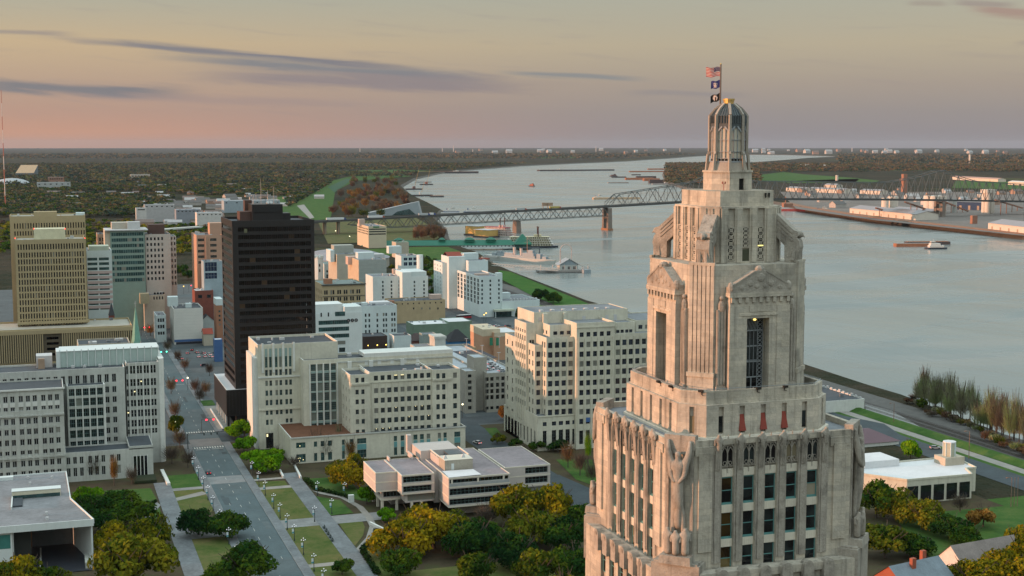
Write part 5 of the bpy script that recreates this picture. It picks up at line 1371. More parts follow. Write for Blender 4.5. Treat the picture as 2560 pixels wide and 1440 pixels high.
	mb = MB(); P = [g2(*p,zt + .02) for p in ((1105,1177.5),(1183,1172.5),(1204,1186),(1122.5,1194))]; mb.quad([(x,y,zt + .02) for x,y in P[::-1]]); part('roof_terrace',mb,ROOFW,R)
	b.wm.box(x0 + 6,x1 - 4,Yc + 6,ybc - 4,0,zr[3])
	def plant(p0,p1,yb_,yt_,Y,d,name='plant_block',m=None):
		a,c = AY(p0,yt_,Y),AY(p1,yt_,Y); bx(b,a.x,c.x,Y,Y + d,zt - .3,a.z,m or surf('plant_concrete',(.36,.335,.275),.85,.2,.3,streak=.3),name); return a,c
	Yp = G(1112,1176,zt).y; a,c = plant(1112,1182,1176,1152,Yp,8); bx(b,a.x - .1,c.x + .1,Yp - .1,Yp + 8.1,a.z,a.z + .12,BANDC,'coping')
	bx(b,a.x,a.x + .5,Yp + 8,Yp + 20,zt - .3,a.z - .8,PANEL,'plant_wall'); bx(b,a.x - 3.6,a.x + 11,Yp + 20,Yp + 34,zt - .3,a.z - .4,PANEL,'plant_block')
	mb = MB(); mb.bar((a.x + .2,Yp + 8,a.z - .2),(a.x + .2,Yp + 20,a.z - .2),.4,.4); part('roof_beam',mb,BANDC,R); mb = MB(); mb.bar((a.x + 11.5,Yp + 8,a.z - .2),(a.x + 11.5,Yp + 22,a.z - .2),.4,.4); part('roof_beam',mb,BANDC,R)
	for y in (11,14.5): bx(b,a.x + .1,a.x + .45,Yp + y,Yp + y + .5,zt - .3,a.z - .3,BANDC,'post')
	bx(b,a.x - 5.4,a.x - 3.7,Yp + 33,Yp + 35.2,zt - .3,a.z + 3.0,PANEL,'chimney'); bx(b,a.x + 5,a.x + 10.5,Yp + 12,Yp + 19,zt - .3,a.z - .6,surf('plant_dark',(.10,.115,.12),.7),'cooling_unit')
	for p,y in ((1113,1147),(1158,1147)): t = AY(p,y,Yp + 3); mb = MB(); mb.prism([(t.x - .7,Yp + 2.3),(t.x + .7,Yp + 2.3),(t.x + .7,Yp + 3.7),(t.x - .7,Yp + 3.7)],a.z + .1,a.z + 1.3,poly2=[(t.x - .25,Yp + 2.7),(t.x + .25,Yp + 2.7),(t.x + .25,Yp + 3.3),(t.x - .25,Yp + 3.3)]); part('roof_vent',mb,UNITM,R)
	t = AY(1132,1173,Yp - .2); bx(b,t.x - .5,t.x + .5,Yp - .12,Yp + .02,zt,zt + 2.3,WHITEP,'door')
	Yr = G(1375.6,1160,zt).y; x0,x1 = q(1262,Yr),q(1375.6,Yr); yr1 = G(1304.5,1114.4,zt).y
	zb = max(1.5,AY(1330,1213,Yr).z - 3.6)
	zr2 = AY(1330,1188,Yr).z
	f = box_block(x0,x1,Yr,yr1,zb,zt,(zt - .2,zr2 - .1,AY(1330,1213,Yr).z),([(q(1313,Yr) - x0,q(1369.5,Yr) - x0)],[(zb + .4,zb + 3.0),(AY(1340,1208,Yr).z,zr2 - .6),(zr2 + .6,zt - .7)]))
	b.wins(f,6,2,FRT,GLD,depth=.8)
	b.wm.box(x0 + 5,x1 - 3,Yr + 5,yr1 - 3,0,zb)
	for p,y in ((905 + 45,1140),): pass
	bx(b,xa + 9,xa + 9.4,yb - 3.5,yb + .5,zt - .2,zt + 1.3,PANEL,'parapet_wall'); bx(b,q(1026,yb),q(1026,yb) + .4,yb - 3,yb + 4,zt - .2,zt + 1.8,PANEL,'parapet_wall')
	b.done()
library()
def museum():
	b = Bld('museum_building','low flat roofed museum with a white edged grey roof and a dark open bay',0,445,WHITEP,ROOFP)
	R = b.root; zt = 14.4
	P = [g2(*p,zt) for p in ((-140,1330),(234,1299),(176,1246),(165,1179),(-160,1205))]
	n = len(P)
	rf = surf('museum_roof',(.20,.205,.215),.85,.35,.09,streak=.45,stain=(.10,.10,.10))
	mb = MB(); mb.quad([(x,y,zt - .25) for x,y in P]); part('roof',mb,rf,R)
	for i in range(n - 1):
		a,c = Vector(P[i]),Vector(P[i + 1]); mb = MB(); mb.bar((a.x,a.y,zt - (.9 if i == 0 else .5)),(c.x,c.y,zt - (.9 if i == 0 else .5)),.35,2.2 if i == 0 else 1.4); part('roof_fascia',mb,WHITEP,R)
	Yf = P[1][1] + 1.2; xr = P[1][0] - .4
	w = MB()
	w.box(xr - .5,xr,Yf,Yf + 1.5,0,zt - 1.6)
	for a,c in ((P[1],P[2]),(P[2],P[3])): w.bar((a[0] - .6,a[1] + 1,(zt - 1.6) / 2),(c[0] - .6,c[1],(zt - 1.6) / 2),.5,zt - 1.6)
	def q(p,y=1380): return AY(p,y,Yf).x
	w.box(-80,q(32),Yf,Yf + .5,0,zt - 1.6)
	part('wall',w,WHITEP,R)
	mb = MB(); mb.box(q(-70),q(27),Yf - .08,Yf - .02,7.2,11.6); part('glazed_panel',mb,surf('sea_green_glass',(.05,.19,.17),.3,.15,.6),R)
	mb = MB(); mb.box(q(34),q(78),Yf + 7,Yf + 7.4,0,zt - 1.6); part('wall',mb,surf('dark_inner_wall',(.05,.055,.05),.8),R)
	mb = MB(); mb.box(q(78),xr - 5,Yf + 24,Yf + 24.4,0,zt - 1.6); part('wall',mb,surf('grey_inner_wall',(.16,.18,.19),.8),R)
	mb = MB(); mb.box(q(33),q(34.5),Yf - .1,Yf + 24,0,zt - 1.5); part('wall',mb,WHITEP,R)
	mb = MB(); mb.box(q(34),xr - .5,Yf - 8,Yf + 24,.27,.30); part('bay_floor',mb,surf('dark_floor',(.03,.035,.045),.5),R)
	for k in (0,1):
		x = q(60) + k * 4.5; mb = MB(); mb.box(x,x + .5,Yf - 9,Yf + 20,.3,.9); part('kerb_wall',mb,CREAMG,R)
	mb = MB(); mb.box(xr - 2.6,xr - .52,Yf - 6,Yf + 4,.3,2.2); part('ramp_wall',mb,CREAMG,R)
	def Zt(px,py): return G(px,py,zt)
	a,c = Zt(30,1247),Zt(152,1240)
	mb = MB(); mb.box(a.x,c.x,a.y,a.y + 4.0,zt - .3,zt + 2.3); part('skylight',mb,surf('skylight_wall',(.55,.52,.40),.7),R)
	mb = MB(); mb.box(a.x + .2,c.x - .2,a.y - .06,a.y - .01,zt - .2,zt + 1.0); part('skylight_glass',mb,GLT,R)
	mb = MB(); mb.box(a.x - .1,c.x + .1,a.y - .15,a.y + 4.1,zt + 2.3,zt + 2.45); part('coping',mb,WHITEP,R)
	mb = MB(); mb.box(a.x - .1,a.x + .3,a.y - 14,a.y,zt - .3,zt + .8); part('roof_wall',mb,WHITEP,R); mb = MB(); mb.box(a.x + .3,a.x + 3.4,a.y - 11,a.y - .3,zt - .3,zt + .3); part('roof_mat',mb,ROOFD,R)
	a,c = Zt(-40,1204),Zt(33,1199); mb = MB(); mb.box(a.x,c.x,a.y,a.y + 2.5,zt - .3,zt + .9); part('skylight',mb,WHITEP,R)
	for p,y in ((116,1285),(118,1298),(130,1195),(70,1195),(75,1210)): t = Zt(p,y); mb = MB(); mb.box(t.x - .4,t.x + .4,t.y - .4,t.y + .4,zt - .3,zt + .7); part('roof_vent',mb,UNITM,R)
	b.done()
museum()
# ================================================================ DOWNTOWN BEHIND
TAN = surf('tan_precast',(.37,.30,.175),.85,.1,.15,streak=.2,stain=(.22,.18,.11)); TANR = surf('tan_roof',(.36,.35,.30),.8,.2,.2)
BRICK = surf('red_brick',(.19,.062,.045),.9,.25,.5); BRICKO = surf('orange_brick',(.34,.165,.10),.9,.2,.4); BEIGE = surf('beige_stucco',(.42,.33,.20),.85,.14,.2,streak=.2)
SAND = surf('sand_stone',(.44,.40,.32),.85,.15,.2,streak=.2); STUCW = surf('white_stucco',(.55,.63,.63),.85,.10,.12,streak=.25,stain=(.4,.4,.39)); PINKP = surf('pink_grey_panel',(.50,.40,.385),.85,.1,.3)
def simple(name,label,Y,pl,pr,pt,depth,wall,roof,cols=None,rows=None,lcols=None,gl=None,fr=None,nx=1,ny=1,z0=0.0,group=None,ph=.6,wd=.3,cat='building',z=None,done=True,dep=.3,bw=.07,limit=290):
	"""block whose front stands on the plane Y between two picture columns; cols (first, last, n, width px), rows list of (top, bottom) px"""
	a,c = AY(pl,pt,Y),AY(pr,pt,Y); zt = a.z if z is None else z
	b = Bld(name,label,(a.x + c.x) / 2,Y,wall,roof,cat=cat,z=z0,group=group)
	fc = ([],[]); lc = ([],[])
	pm_ = (pl + pr) / 2
	if cols: fc = (colpx(Y,a.x,*cols[:4],pt) if len(cols) == 4 else colspx(Y,a.x,cols[0],cols[1],pt),rowpx(Y,pm_,rows))
	if lcols: lc = (even(lcols[0],lcols[1],depth - lcols[1],lcols[2]),fc[1] if len(lcols) < 4 else lcols[3])
	fo,lo,ro = b.mass(a.x,c.x,Y,Y + depth,z0,zt,front=fc,left=lc,ph=ph,depth=dep)
	b.wins(fo + lo,nx,ny,fr or FRD,gl or GL,depth=dep,bw=bw,limit=limit)
	b.x0,b.x1,b.zt,b.Y,b.fo,b.lo = a.x,c.x,zt,Y,fo,lo
	ar = (c.x - a.x) * depth; h_ = zt - ph
	for k in range(min(7,int(ar / 90))):
		x,y = random.uniform(a.x + 1.5,c.x - 2.5),random.uniform(Y + 2,Y + depth - 3); w_ = random.uniform(.6,2.2); mb = MB(); mb.box(x,x + w_,y,y + random.uniform(.6,2.4),h_ - .05,h_ + random.uniform(.5,1.7)); part('roof_unit',mb,UNITM if k % 3 else ROOFG,b.root)
	if done: b.done()
	return b
def rr(t0,h,pitch,n): return [(t0 + pitch * k,t0 + pitch * k + h) for k in range(n)]
def roofbox(b,p0,p1,y,yt,yb_,dy,d,mat,name='roof_unit'):
	Y = b.Y + dy; a,c = AY(p0,yt,Y),AY(p1,yt,Y); zb = AY(p0,yb_,Y).z
	mb = MB(); mb.box(a.x,c.x,Y,Y + d,min(zb,b.zt - .7),a.z); return part(name,mb,mat,b.root)
b = simple('parking_garage','long tan parking garage faced with vertical fins under the tan tower',850,-90,331,830,40,TAN,TANR,done=False,ph=1.0)
b.zt = 23.2
for k in range(76):
	x = b.x0 + 4 + k * 1.25
	if AY(112,860,850).x < x < AY(152,860,850).x or x > b.x1 - .6: continue
	mb = MB(); mb.box(x - .3,x + .3,849.0,850.02,4.5,21.0); part('fin',mb,TAN,b.root)
mb = MB(); mb.box(b.x0,b.x1 + .3,848.9,850.02,21.0,23.3); part('cornice',mb,TAN,b.root); mb = MB(); mb.box(b.x0,b.x1,849.9,850.01,4.5,21.0); part('louvre',mb,surf('tan_fin_gap_shade',(.09,.075,.05),.9),b.root)  # louvre is a flat sheet; shade between the fins put into its colour
for k in range(4):
	z = 17.5 - k * 3.2; mb = MB(); mb.box(AY(117,860,850).x,AY(147,860,850).x,849.9,850.05,z,z + 1.5); part('opening',mb,GLD,b.root)
b.done()
zg = 22.3
b = simple('office_tower','tan office tower with twelve rows of small dark windows and a cream roof box',871,37,213,600,34,TAN,TANR,cols=(45,206.5,25,3.6),rows=rr(609.5,14,0,1) + [(630 + 16.9 * k,643 + 16.9 * k) for k in range(11)],gl=GLD,fr=TAN,z0=24.6,done=False,ph=1.2,dep=.5,limit=300)
roofbox(b,84,163,0,573,597,10,14,surf('cream_plant',(.56,.54,.38),.8));
for px in (50,98,115,159): mb = MB(); p = AY(px,815,871); mb.box(p.x - 1.2,p.x + 1.2,871.5,874,zg,24.7); part('column',mb,TAN,b.root)
mb = MB(); mb.box(b.x0 - .3,b.x1 + 1.0,869.6,871.0,24.4,26.0); part('base_band',mb,TAN,b.root); mb = MB(); mb.box(b.x0 + 8,b.x0 + 26,873.2,880,zg,24.5); part('lobby',mb,GLD,b.root)
for px in (37.5,84.5,162.5,212):
	mb = MB(); p = AY(px,573 if 80 < px < 170 else 597,872 if not 80 < px < 170 else 881); mb.blob((p.x,p.y,p.z + .3),.35,8,5); part('warning_lamp',mb,glow('red_lamp',(1,.05,.03),3),b.root)
b.done()
b = simple('office_tower','taller tan tower behind with a tall row of slit windows at its top',912,24,213,541,34,TAN,TANR,cols=(36,209,27,3.2),rows=[(557,571)] + [(577 + 15.5 * k,588 + 15.5 * k) for k in range(3)],gl=GLD,fr=TAN,done=False,ph=1.0,dep=.5,limit=300)
roofbox(b,84,142,0,530,545,10,10,TAN); roofbox(b,190,212,0,532,545,12,8,STUCW)
for px in (24,100,152): mb = MB(); p = AY(px,540,914); mb.blob((p.x,p.y,p.z + .5),.3,8,5); mb.tube((p.x,p.y,p.z - 1.5),(p.x,p.y,p.z + .4),.08,n=5); part('warning_lamp',mb,surf('tan_plant',(.34,.24,.17),.8),b.root)
b.done()
b = simple('office_building','white building with pink lower floors and long window bands beside the tan tower',935,216,279,627,30,STUCW,ROOFG,cols=([230,259],25),rows=rr(644,7.2,0,1) + [(656 + 12.4 * k,663.0 + 12.4 * k) for k in range(10)],gl=GLT,fr=FRT,nx=8,done=False)
for k in range(8):
	mb = MB(); z1,z0 = AY(240,677 + 12.4 * k,935).z,AY(240,684.4 + 12.4 * k,935).z; mb.box(b.x0 + .1,b.x1 - .1,934.9,935.02,z0 - .35 if False else z0,z1 - .15); part('spandrel_panel',mb,PINKP,b.root)
roofbox(b,222,272,0,616,628,4,14,surf('pale_green_plant',(.46,.50,.40),.8)); b.done()
b = simple('glass_tower','green glass office tower with pale floor bands and a flagged roof',1010,275,361,578,24,surf('green_spandrel',(.20,.29,.25),.45,.12,.3,spec=.5),ROOFG,cols=([301,346],3),rows=rr(582,6,0,1) + [(582 + 14.3 * (k + 1),590 + 14.3 * (k + 1)) for k in range(8)],gl=GLT,fr=FRT,done=False)
for k in range(9):
	z1,z0 = AY(320,581 + 14.3 * k,1010).z,AY(320,589.5 + 14.3 * k,1010).z
	for s in range(14): put('window',win_mesh(round((b.x1 - b.x0 - 1.6) / 14 - .1,2),round(z1 - z0,2),1,1,FRT,GLT,.06),b.root,(b.x0 + .8 + (b.x1 - b.x0 - 1.6) * (s + .5) / 14,1009.96,(z0 + z1) / 2),0)
mb = MB(); mb.box(b.x0 - 3.5,b.x1 + 2.5,1008.6,1036,b.zt + .2,b.zt + .9); part('roof_canopy',mb,UNITM,b.root); roofbox(b,279,350,0,557,572,8,14,surf('warm_plant',(.40,.37,.31),.8)); roofbox(b,318,350,0,555,570,6,8,UNITM)
mb = MB(); mb.box(b.x0 - 3.6,b.x0 - .05,1011,1034,0,b.zt + .2); part('wall',mb,SAND,b.root); b.done()
simple('office_building','narrow tan building with a lit left edge beside the glass tower',1042,243,262,585,20,surf('tan_plant',(.34,.24,.17),.8),ROOFG,cols=(249.5,257,2,4),rows=rr(594,9,13,8),gl=GLD,lcols=(3,3,2.0))
b = simple('office_building','grey concrete office block with small paired windows behind the street',1012,362.5,426,586,28,surf('warm_concrete',(.43,.41,.37),.85,.08,.2),ROOFG,cols=(368,405,5,4.6),rows=rr(593,7.4,14.2,8),gl=GLD,nx=2,done=False)
b.mass(b.x1 + .1,b.x1 + 4.2,1016,1040,0,b.zt - 2,front=(even(2,1,3.1,.9),rowpx(1012,428,rr(592,8,14.2,9)))); roofbox(b,371,411,0,562,586,8,14,surf('brown_plant',(.09,.05,.04),.8,.1)); b.done()
b = Bld('brick_church','dark red brick church with a steep slate roof and a square corner tower',33,905,BRICK,surf('slate',(.045,.055,.065),.7))
def gable(mb,rm,x0,x1,y0,y1,z0,ze,zr,along='y',m=0):
	mb.box(x0,x1,y0,y1,z0,ze)
	if along == 'y':
		xm = (x0 + x1) / 2; e = .4
		mb.quad([(x0,y0,ze),(x1,y0,ze),(xm,y0,zr)]); mb.quad([(x1,y1,ze),(x0,y1,ze),(xm,y1,zr)])
		rm.quad([(x0 - e,y0 - e,ze - .2),(xm,y0 - e,zr + .1),(xm,y1 + e,zr + .1),(x0 - e,y1 + e,ze - .2)][::-1]); rm.quad([(xm,y0 - e,zr + .1),(x1 + e,y0 - e,ze - .2),(x1 + e,y1 + e,ze - .2),(xm,y1 + e,zr + .1)][::-1])
	else:
		ym = (y0 + y1) / 2; e = .4
		mb.quad([(x0,y1,ze),(x0,y0,ze),(x0,ym,zr)]); mb.quad([(x1,y0,ze),(x1,y1,ze),(x1,ym,zr)])
		rm.quad([(x0 - e,y0 - e,ze - .2),(x1 + e,y0 - e,ze - .2),(x1 + e,ym,zr + .1),(x0 - e,ym,zr + .1)]); rm.quad([(x0 - e,ym,zr + .1),(x1 + e,ym,zr + .1),(x1 + e,y1 + e,ze - .2),(x0 - e,y1 + e,ze - .2)])
q = lambda p,Y,y=780: AY(p,y,Y).x
gable(b.wm,b.rm,q(222,905),q(274,905),905,935,0,11,19.5,'x')
w2_ = MB(); r2_ = MB(); gable(w2_,r2_,q(243,896),q(282,896),896,905.2,0,7.5,13,'y'); part('porch',w2_,surf('sandy_gable',(.30,.25,.12),.8),b.root); part('porch_roof',r2_,surf('slate',(.045,.055,.065),.7),b.root)
mb = MB(); x0,x1 = q(272,903),q(286,903); mb.box(x0,x1,903,907,0,24); part('tower',mb,BRICK,b.root)
mb = MB(); mb.prism([(x0 - .2,902.8),(x1 + .2,902.8),(x1 + .2,907.2),(x0 - .2,907.2)],24,32,poly2=[((x0 + x1) / 2 - .1,904.9),((x0 + x1) / 2 + .1,904.9),((x0 + x1) / 2 + .1,905.1),((x0 + x1) / 2 - .1,905.1)]); part('spire',mb,surf('slate',(.045,.055,.065),.7),b.root)
mb = MB(); mb.box((x0 + x1) / 2 - .7,(x0 + x1) / 2 + .7,902.95,903.05,17.5,21.5); part('belfry_opening',mb,GLD,b.root); b.done()
b = Bld('steeple_church','pale church base carrying a tall slim green copper spire',45,775,SAND,ROOFG)
Y = 775; x = AY(340,830,Y).x; zb = AY(340,868,Y).z
b.wm.box(x - 2.4,x + 2.4,Y - 2.4,Y + 2.4,0,zb); gable(b.wm,b.rm,x - 7,x + 7,Y + 2.5,Y + 34,0,10,16,'y')
o8 = lambda r: [(x + r * cos(pi / 8 + 2 * pi * k / 8),Y + r * sin(pi / 8 + 2 * pi * k / 8)) for k in range(8)]
mb = MB(); mb.prism(o8(3.1),zb,AY(337,766,Y).z,poly2=o8(.06)); part('spire',mb,surf('verdigris_copper',(.17,.36,.28),.7,.15,.5),b.root)
zt_ = AY(337,768,Y).z; mb = MB(); mb.bar((x,Y,zt_ - .5),(x,Y,zt_ + 3.4),.2,.2); mb.bar((x - .7,Y,zt_ + 2.2),(x + .7,Y,zt_ + 2.2),.18,.18); part('cross',mb,UNITM,b.root)
for sx in (-1,1):
	for sy in (-1,1): mb = MB(); mb.prism([(x + sx * 2.2 - .5,Y + sy * 2.2 - .5),(x + sx * 2.2 + .5,Y + sy * 2.2 - .5),(x + sx * 2.2 + .5,Y + sy * 2.2 + .5),(x + sx * 2.2 - .5,Y + sy * 2.2 + .5)],zb,zb + 4.5,poly2=[(x + sx * 2.2,Y + sy * 2.2)] * 4); part('pinnacle',mb,surf('pink_stone',(.5,.36,.30),.8),b.root)
b.done()
b = simple('office_building','low grey roofed block just behind the glazed gallery',700,195,325,862,20,SAND,ROOFD,done=False)
roofbox(b,222,242,0,856,866,4,5,UNITM); roofbox(b,250,310,0,860,866,6,6,ROOFG); b.done()
b = simple('windowless_building','white windowless block with a blue base band and dark flat roof',928,434,507,772,30,surf('white_panel_wall',(.60,.60,.56),.8,.06,.2),ROOFD,done=False,ph=.5)
zb1 = AY(470,848,928).z; mb = MB(); mb.box(b.x0 - .05,b.x1 + .05,927.9,928.02,zb1 - 1.6,zb1); part('blue_band',mb,surf('blue_band',(.05,.12,.28),.6),b.root)
mb = MB(); mb.box(b.x0 + 1,b.x1 - .4,927.95,928.05,0,zb1 - 1.7); part('ground_opening',mb,plain('shop_dark',(.02,.02,.03),.6),b.root)
for k in range(9):
	z = zb1 + 1.8 + k * 2.0; mb = MB(); mb.box(b.x0,b.x1,927.985,928.01,z,z + .06); part('panel_joint',mb,surf('joint_grey',(.42,.42,.40),.8),b.root)
roofbox(b,420,445,0,743,760,20,8,STUCW); roofbox(b,464,479,0,759,770,8,4,STUCW); b.done()
simple('shop_building','three storey white building with tall dark windows beside the windowless block',940,391,415,789,24,STUCW,ROOFG,cols=(396,408,3,4.6),rows=[(796,805),(812,821),(829,837)],gl=GLD,lcols=(4,3,2.2),nx=2)
b = simple('civic_building','sand coloured building with an arcade of dark arched windows',1000,360,412,738,20,SAND,ROOFG,cols=(385,406,4,3.4),rows=[(727.5 + 14,735 + 14)],gl=GLD,done=False)
roofbox(b,350,373,0,735,760,-10,8,surf('olive_sand',(.33,.29,.19),.85),'front_wing')
for px in (387,394.5,402,409.5 - 1): mb = MB(); p = AY(px,733,1000); mb.tube((p.x,999.9,b.zt - 1.2 + 2.2),(p.x,1000.1,b.zt - 1.2 + 2.2),.8,n=12); part('arch',mb,GLD,b.root)
b.done()
simple('shop_building','long low building with a terracotta red parapet behind the arcade',1022,336,424,714,14,BRICKO,ROOFG,group='low downtown blocks')
b = simple('office_building','orange brick office block lit on its left faces, half hidden by the black tower',985,491,556,588,34,surf('orange_concrete',(.44,.27,.19),.85,.1,.3),ROOFG,done=False,cols=([502,533],16),rows=rr(596,7,14,5),gl=GLD,nx=5,fr=SAND)
roofbox(b,524,556,0,558,585,10,12,surf('orange_concrete',(.44,.27,.19),.85)); mb = MB(); mb.box(AY(513,600,985).x,AY(516,600,985).x,983.0,985,12,b.zt - 1); part('pier',mb,surf('orange_concrete',(.44,.27,.19),.85),b.root); b.done()
b = simple('office_building','blue and white glazed box building below the orange brick block',965,509,556,654,16,surf('blue_grey_panel',(.30,.38,.42),.6),ROOFG,cols=([527],30),rows=[(655.5,678),(682,697)],gl=glass('night_blue_glass',(.01,.02,.05),(.03,.05,.10),.1),fr=STUCW,nx=4,ny=2)
b = simple('brick_block','dark red brick building with a stained white roof near the black tower',960,487,533,727,18,BRICK,ROOFW,done=False,cols=([500,522],10),rows=[(737,745)],gl=GLD)
roofbox(b,502,507,0,722,730,6,3,UNITM); b.done()
b = simple('brick_tower','slim brick and white stair tower with small green windows left of the black tower',930,540,556,748,14,BRICKO,ROOFW,done=False,cols=([548],5),rows=rr(776,5,11,4),gl=GLT)
mb = MB(); mb.box(b.x0 - .1,b.x1 + .1,929.9,944.1,b.zt - 4.2,b.zt + .1); part('top_band',mb,STUCW,b.root); b.done()
b = Bld('gabled_house','white gabled hall with a dark roof tucked behind the windowless block',104,950,STUCW,surf('slate',(.045,.055,.065),.7)); gable(b.wm,b.rm,AY(497,760,950).x,AY(538,760,950).x,950,966,0,11,16,'y'); b.done()
b = Bld('gabled_house','small cream house with a red tiled roof beside the brick stair tower',101,915,SAND,surf('red_tile',(.25,.05,.03),.8)); gable(b.wm,b.rm,AY(508,790,915).x,AY(531,790,915).x,915,925,0,8,11,'x'); b.done()
simple('booth','small white roofed blue kiosk at the edge of the car park',845,536,556,849,6,surf('blue_band',(.05,.12,.28),.6),ROOFW,ph=.2,cat='kiosk')
b = simple('office_building','white building with teal window bands and three dark round signs high on its wall',800,770,905,785,26,surf('bright_white_wall',(.62,.68,.67),.8,.06,.15,streak=.12),ROOFG,done=False,cols=([816,852.5],40),rows=[(800.5,811),(817.5,828),(835,845)],gl=GLT,fr=FRT,nx=9,limit=40)
q = lambda p,y=820: AY(p,y,800).x; Z = lambda y: AY(850,y,800).z
for t in ((838,863,779,790),(840,863,852,861),(847,862,869,880)): put('window',win_mesh(round(q(t[1]) - q(t[0]),2),round(Z(t[2]) - Z(t[3]),2),5,1,FRT,GLT if t[2] != 869 else GLD),b.root,((q(t[0]) + q(t[1])) / 2,799.95,(Z(t[2]) + Z(t[3])) / 2),0)
mb = MB(); mb.box(q(862),b.x1,800.5,818,b.zt - .8,AY(890,766,801).z); part('upper_block',mb,surf('bright_white_wall',(.62,.68,.67),.8),b.root); mb = MB(); mb.box(q(770),q(862),805,820,b.zt - .8,AY(800,757,805).z - 1); part('upper_block',mb,surf('bright_white_wall',(.62,.68,.67),.8),b.root)
for px in (803.5,821.5): put('window',win_mesh(.8,2.4,1,1,FRD,GLD),b.root,(q(px),799.95,Z(785)),0)
disc = plain('sign_disc',(.03,.03,.035),.5); ltr = plain('sign_letter',(.62,.60,.56),.6)
def text_mesh(txt,size,mat,ext=.03):
	fc = bpy.data.curves.new('t','FONT'); fc.body = txt; fc.size = size; fc.extrude = ext; fc.align_x = 'CENTER'; fc.align_y = 'CENTER'; fc.resolution_u = 2
	o = bpy.data.objects.new('t',fc); COL.objects.link(o); dg = bpy.context.evaluated_depsgraph_get(); dg.update()
	me = bpy.data.meshes.new_from_object(o.evaluated_get(dg)); bpy.data.objects.remove(o); bpy.data.curves.remove(fc); me.materials.clear(); me.materials.append(mat); return me
def sign_text(txt,size,mat,loc,parent,name='lettering'):
	me = text_mesh(txt,size,mat); me.name = name; o = put(name,me,parent,loc,0); o.rotation_euler = (pi / 2,0,0); return o
for px,ch in ((871.5,'L'),(881,'S'),(890.5,'O')):
	mb = MB(); x,z = q(px),Z(802); mb.tube((x,799.86,z),(x,800.02,z),1.05,n=18); o = part('sign_disc',mb,disc,b.root); sign_text(ch,1.2,ltr,(x,799.84,z),b.root)
mb = MB(); mb.box(q(876.5),q(887.5),799.94,800.02,Z(807.8),Z(806.8)); part('sign_strip',mb,ltr,b.root)
mb = MB(); mb.box(q(868),q(897),799.93,800.01,Z(892),Z(866)); part('panel',mb,surf('bright_white_wall',(.62,.68,.67),.8),b.root); b.done()
b = simple('office_building','white five storey block with paired windows right of the round-signed building',869,897,992,766,22,STUCW,ROOFG,cols=([914,923,943,959,965.5,980,986.5],4.2),rows=rr(783,8,13.6,4),gl=GL,fr=FRD,nx=1,done=False)
roofbox(b,906,918,0,757,770,8,5,STUCW); roofbox(b,926,975,0,756,766,14,8,ROOFW); b.done()
b = simple('office_building','old tan building with cornice and rows of paired dark windows',1010,806,912,712,40,BEIGE,surf('green_grey_roof',(.16,.20,.19),.8),cols=([812,817,828,833.5,845,850.5,861,866.5,877,882.5,893,898.5],4.0),rows=[(724.5,735),(742,752),(757,767),(772,782)],gl=GLD,lcols=(6,4,1.7),done=False)
mb = MB(); mb.box(b.x0 - .8,b.x1 + .8,1009.2,1010.02,b.zt - .8,b.zt + .2); part('cornice',mb,surf('dark_cornice',(.08,.08,.07),.8),b.root); mb = MB(); mb.box(b.x0,b.x1,1009.7,1010.02,AY(850,739.5,1010).z - .4,AY(850,739.5,1010).z); part('ledge',mb,surf('dark_cornice',(.08,.08,.07),.8),b.root)
roofbox(b,812,831,0,698,712,10,6,BRICKO); b.done()
b = simple('white_tower','plain white block with three columns of small windows and roof tanks',1080,932,1004,692,26,STUCW,ROOFG,cols=([957,978.5,998.5],4.0),rows=rr(702,6,9.5,5),gl=GL,done=False)
for px in (985,998):
	mb = MB(); p = AY(px,690,1094); mb.tube((p.x,p.y,b.zt + .5),(p.x,p.y,b.zt + 4.6),1.7,n=10); part('roof_tank',mb,surf('tank_pink',(.45,.36,.30),.7),b.root)
b.done()
b = simple('white_tower','bright white stair tower block with two columns of windows beside the smokestack',1070,1006,1070,692,30,surf('bright_white_wall',(.62,.68,.67),.8),ROOFG,cols=([1036,1060],4.0),rows=rr(702,6,9.5,5),gl=GL,done=False)
mb = MB(); p0,p1 = AY(1005.5,681,1069.7),AY(1028,681,1069.7); mb.box(p0.x,p1.x,1069.6,1101,0,p0.z); part('stair_shaft',mb,surf('bright_white_wall',(.62,.68,.67),.8),b.root); mb = MB(); mb.box(p1.x,AY(1066,681,1072).x,1072,1100,b.zt - .8,p0.z); part('upper_block',mb,STUCW,b.root); b.done()
st = MB(); p = AY(1049.5,637,1104); st.tube((p.x,1104,0),(p.x,1104,p.z),2.8,2.65,20); o = solo('smokestack',st,surf('bright_white_wall',(.62,.68,.67),.8),'round white smokestack rising behind the white stair tower','smokestack');
b = simple('warehouse','long tan stucco building with a row of small square vents under its roof',985,981,1113,754,24,BEIGE,ROOFD,cols=(992,1103,9,3),rows=[(756.5,760)],gl=GLD,done=False)
for px in (1034,1054.5,1074.5,1095): put('window',win_mesh(1.0,1.4,1,1,FRD,GLD),b.root,(AY(px,771,985).x,984.95,AY(px,771,985).z),0)
roofbox(b,1077,1104,0,737,750,12,6,surf('pink_plant',(.50,.38,.32),.8)); roofbox(b,975,986,0,752,770,-2,3,BRICKO,'corner_pier'); b.done()
HW = surf('hotel_white',(.58,.66,.66),.8,.07,.1,streak=.15)
Yh = 1000; zt = AY(1199,692,Yh).z; x0 = AY(1199,700,Yh).x; yb = AX(1139,674,x0).y
b = Bld('hotel','white hotel slab with window bands on its lit left side',x0,Yh,HW,ROOFG)
x1 = AY(1256,700,Yh).x
rows_f = rowpx(Yh,1230,rr(699,6,10.8,6)); D = yb - Yh
rl = [(r0 - .5,r1 + .5) for r0,r1 in rows_f]
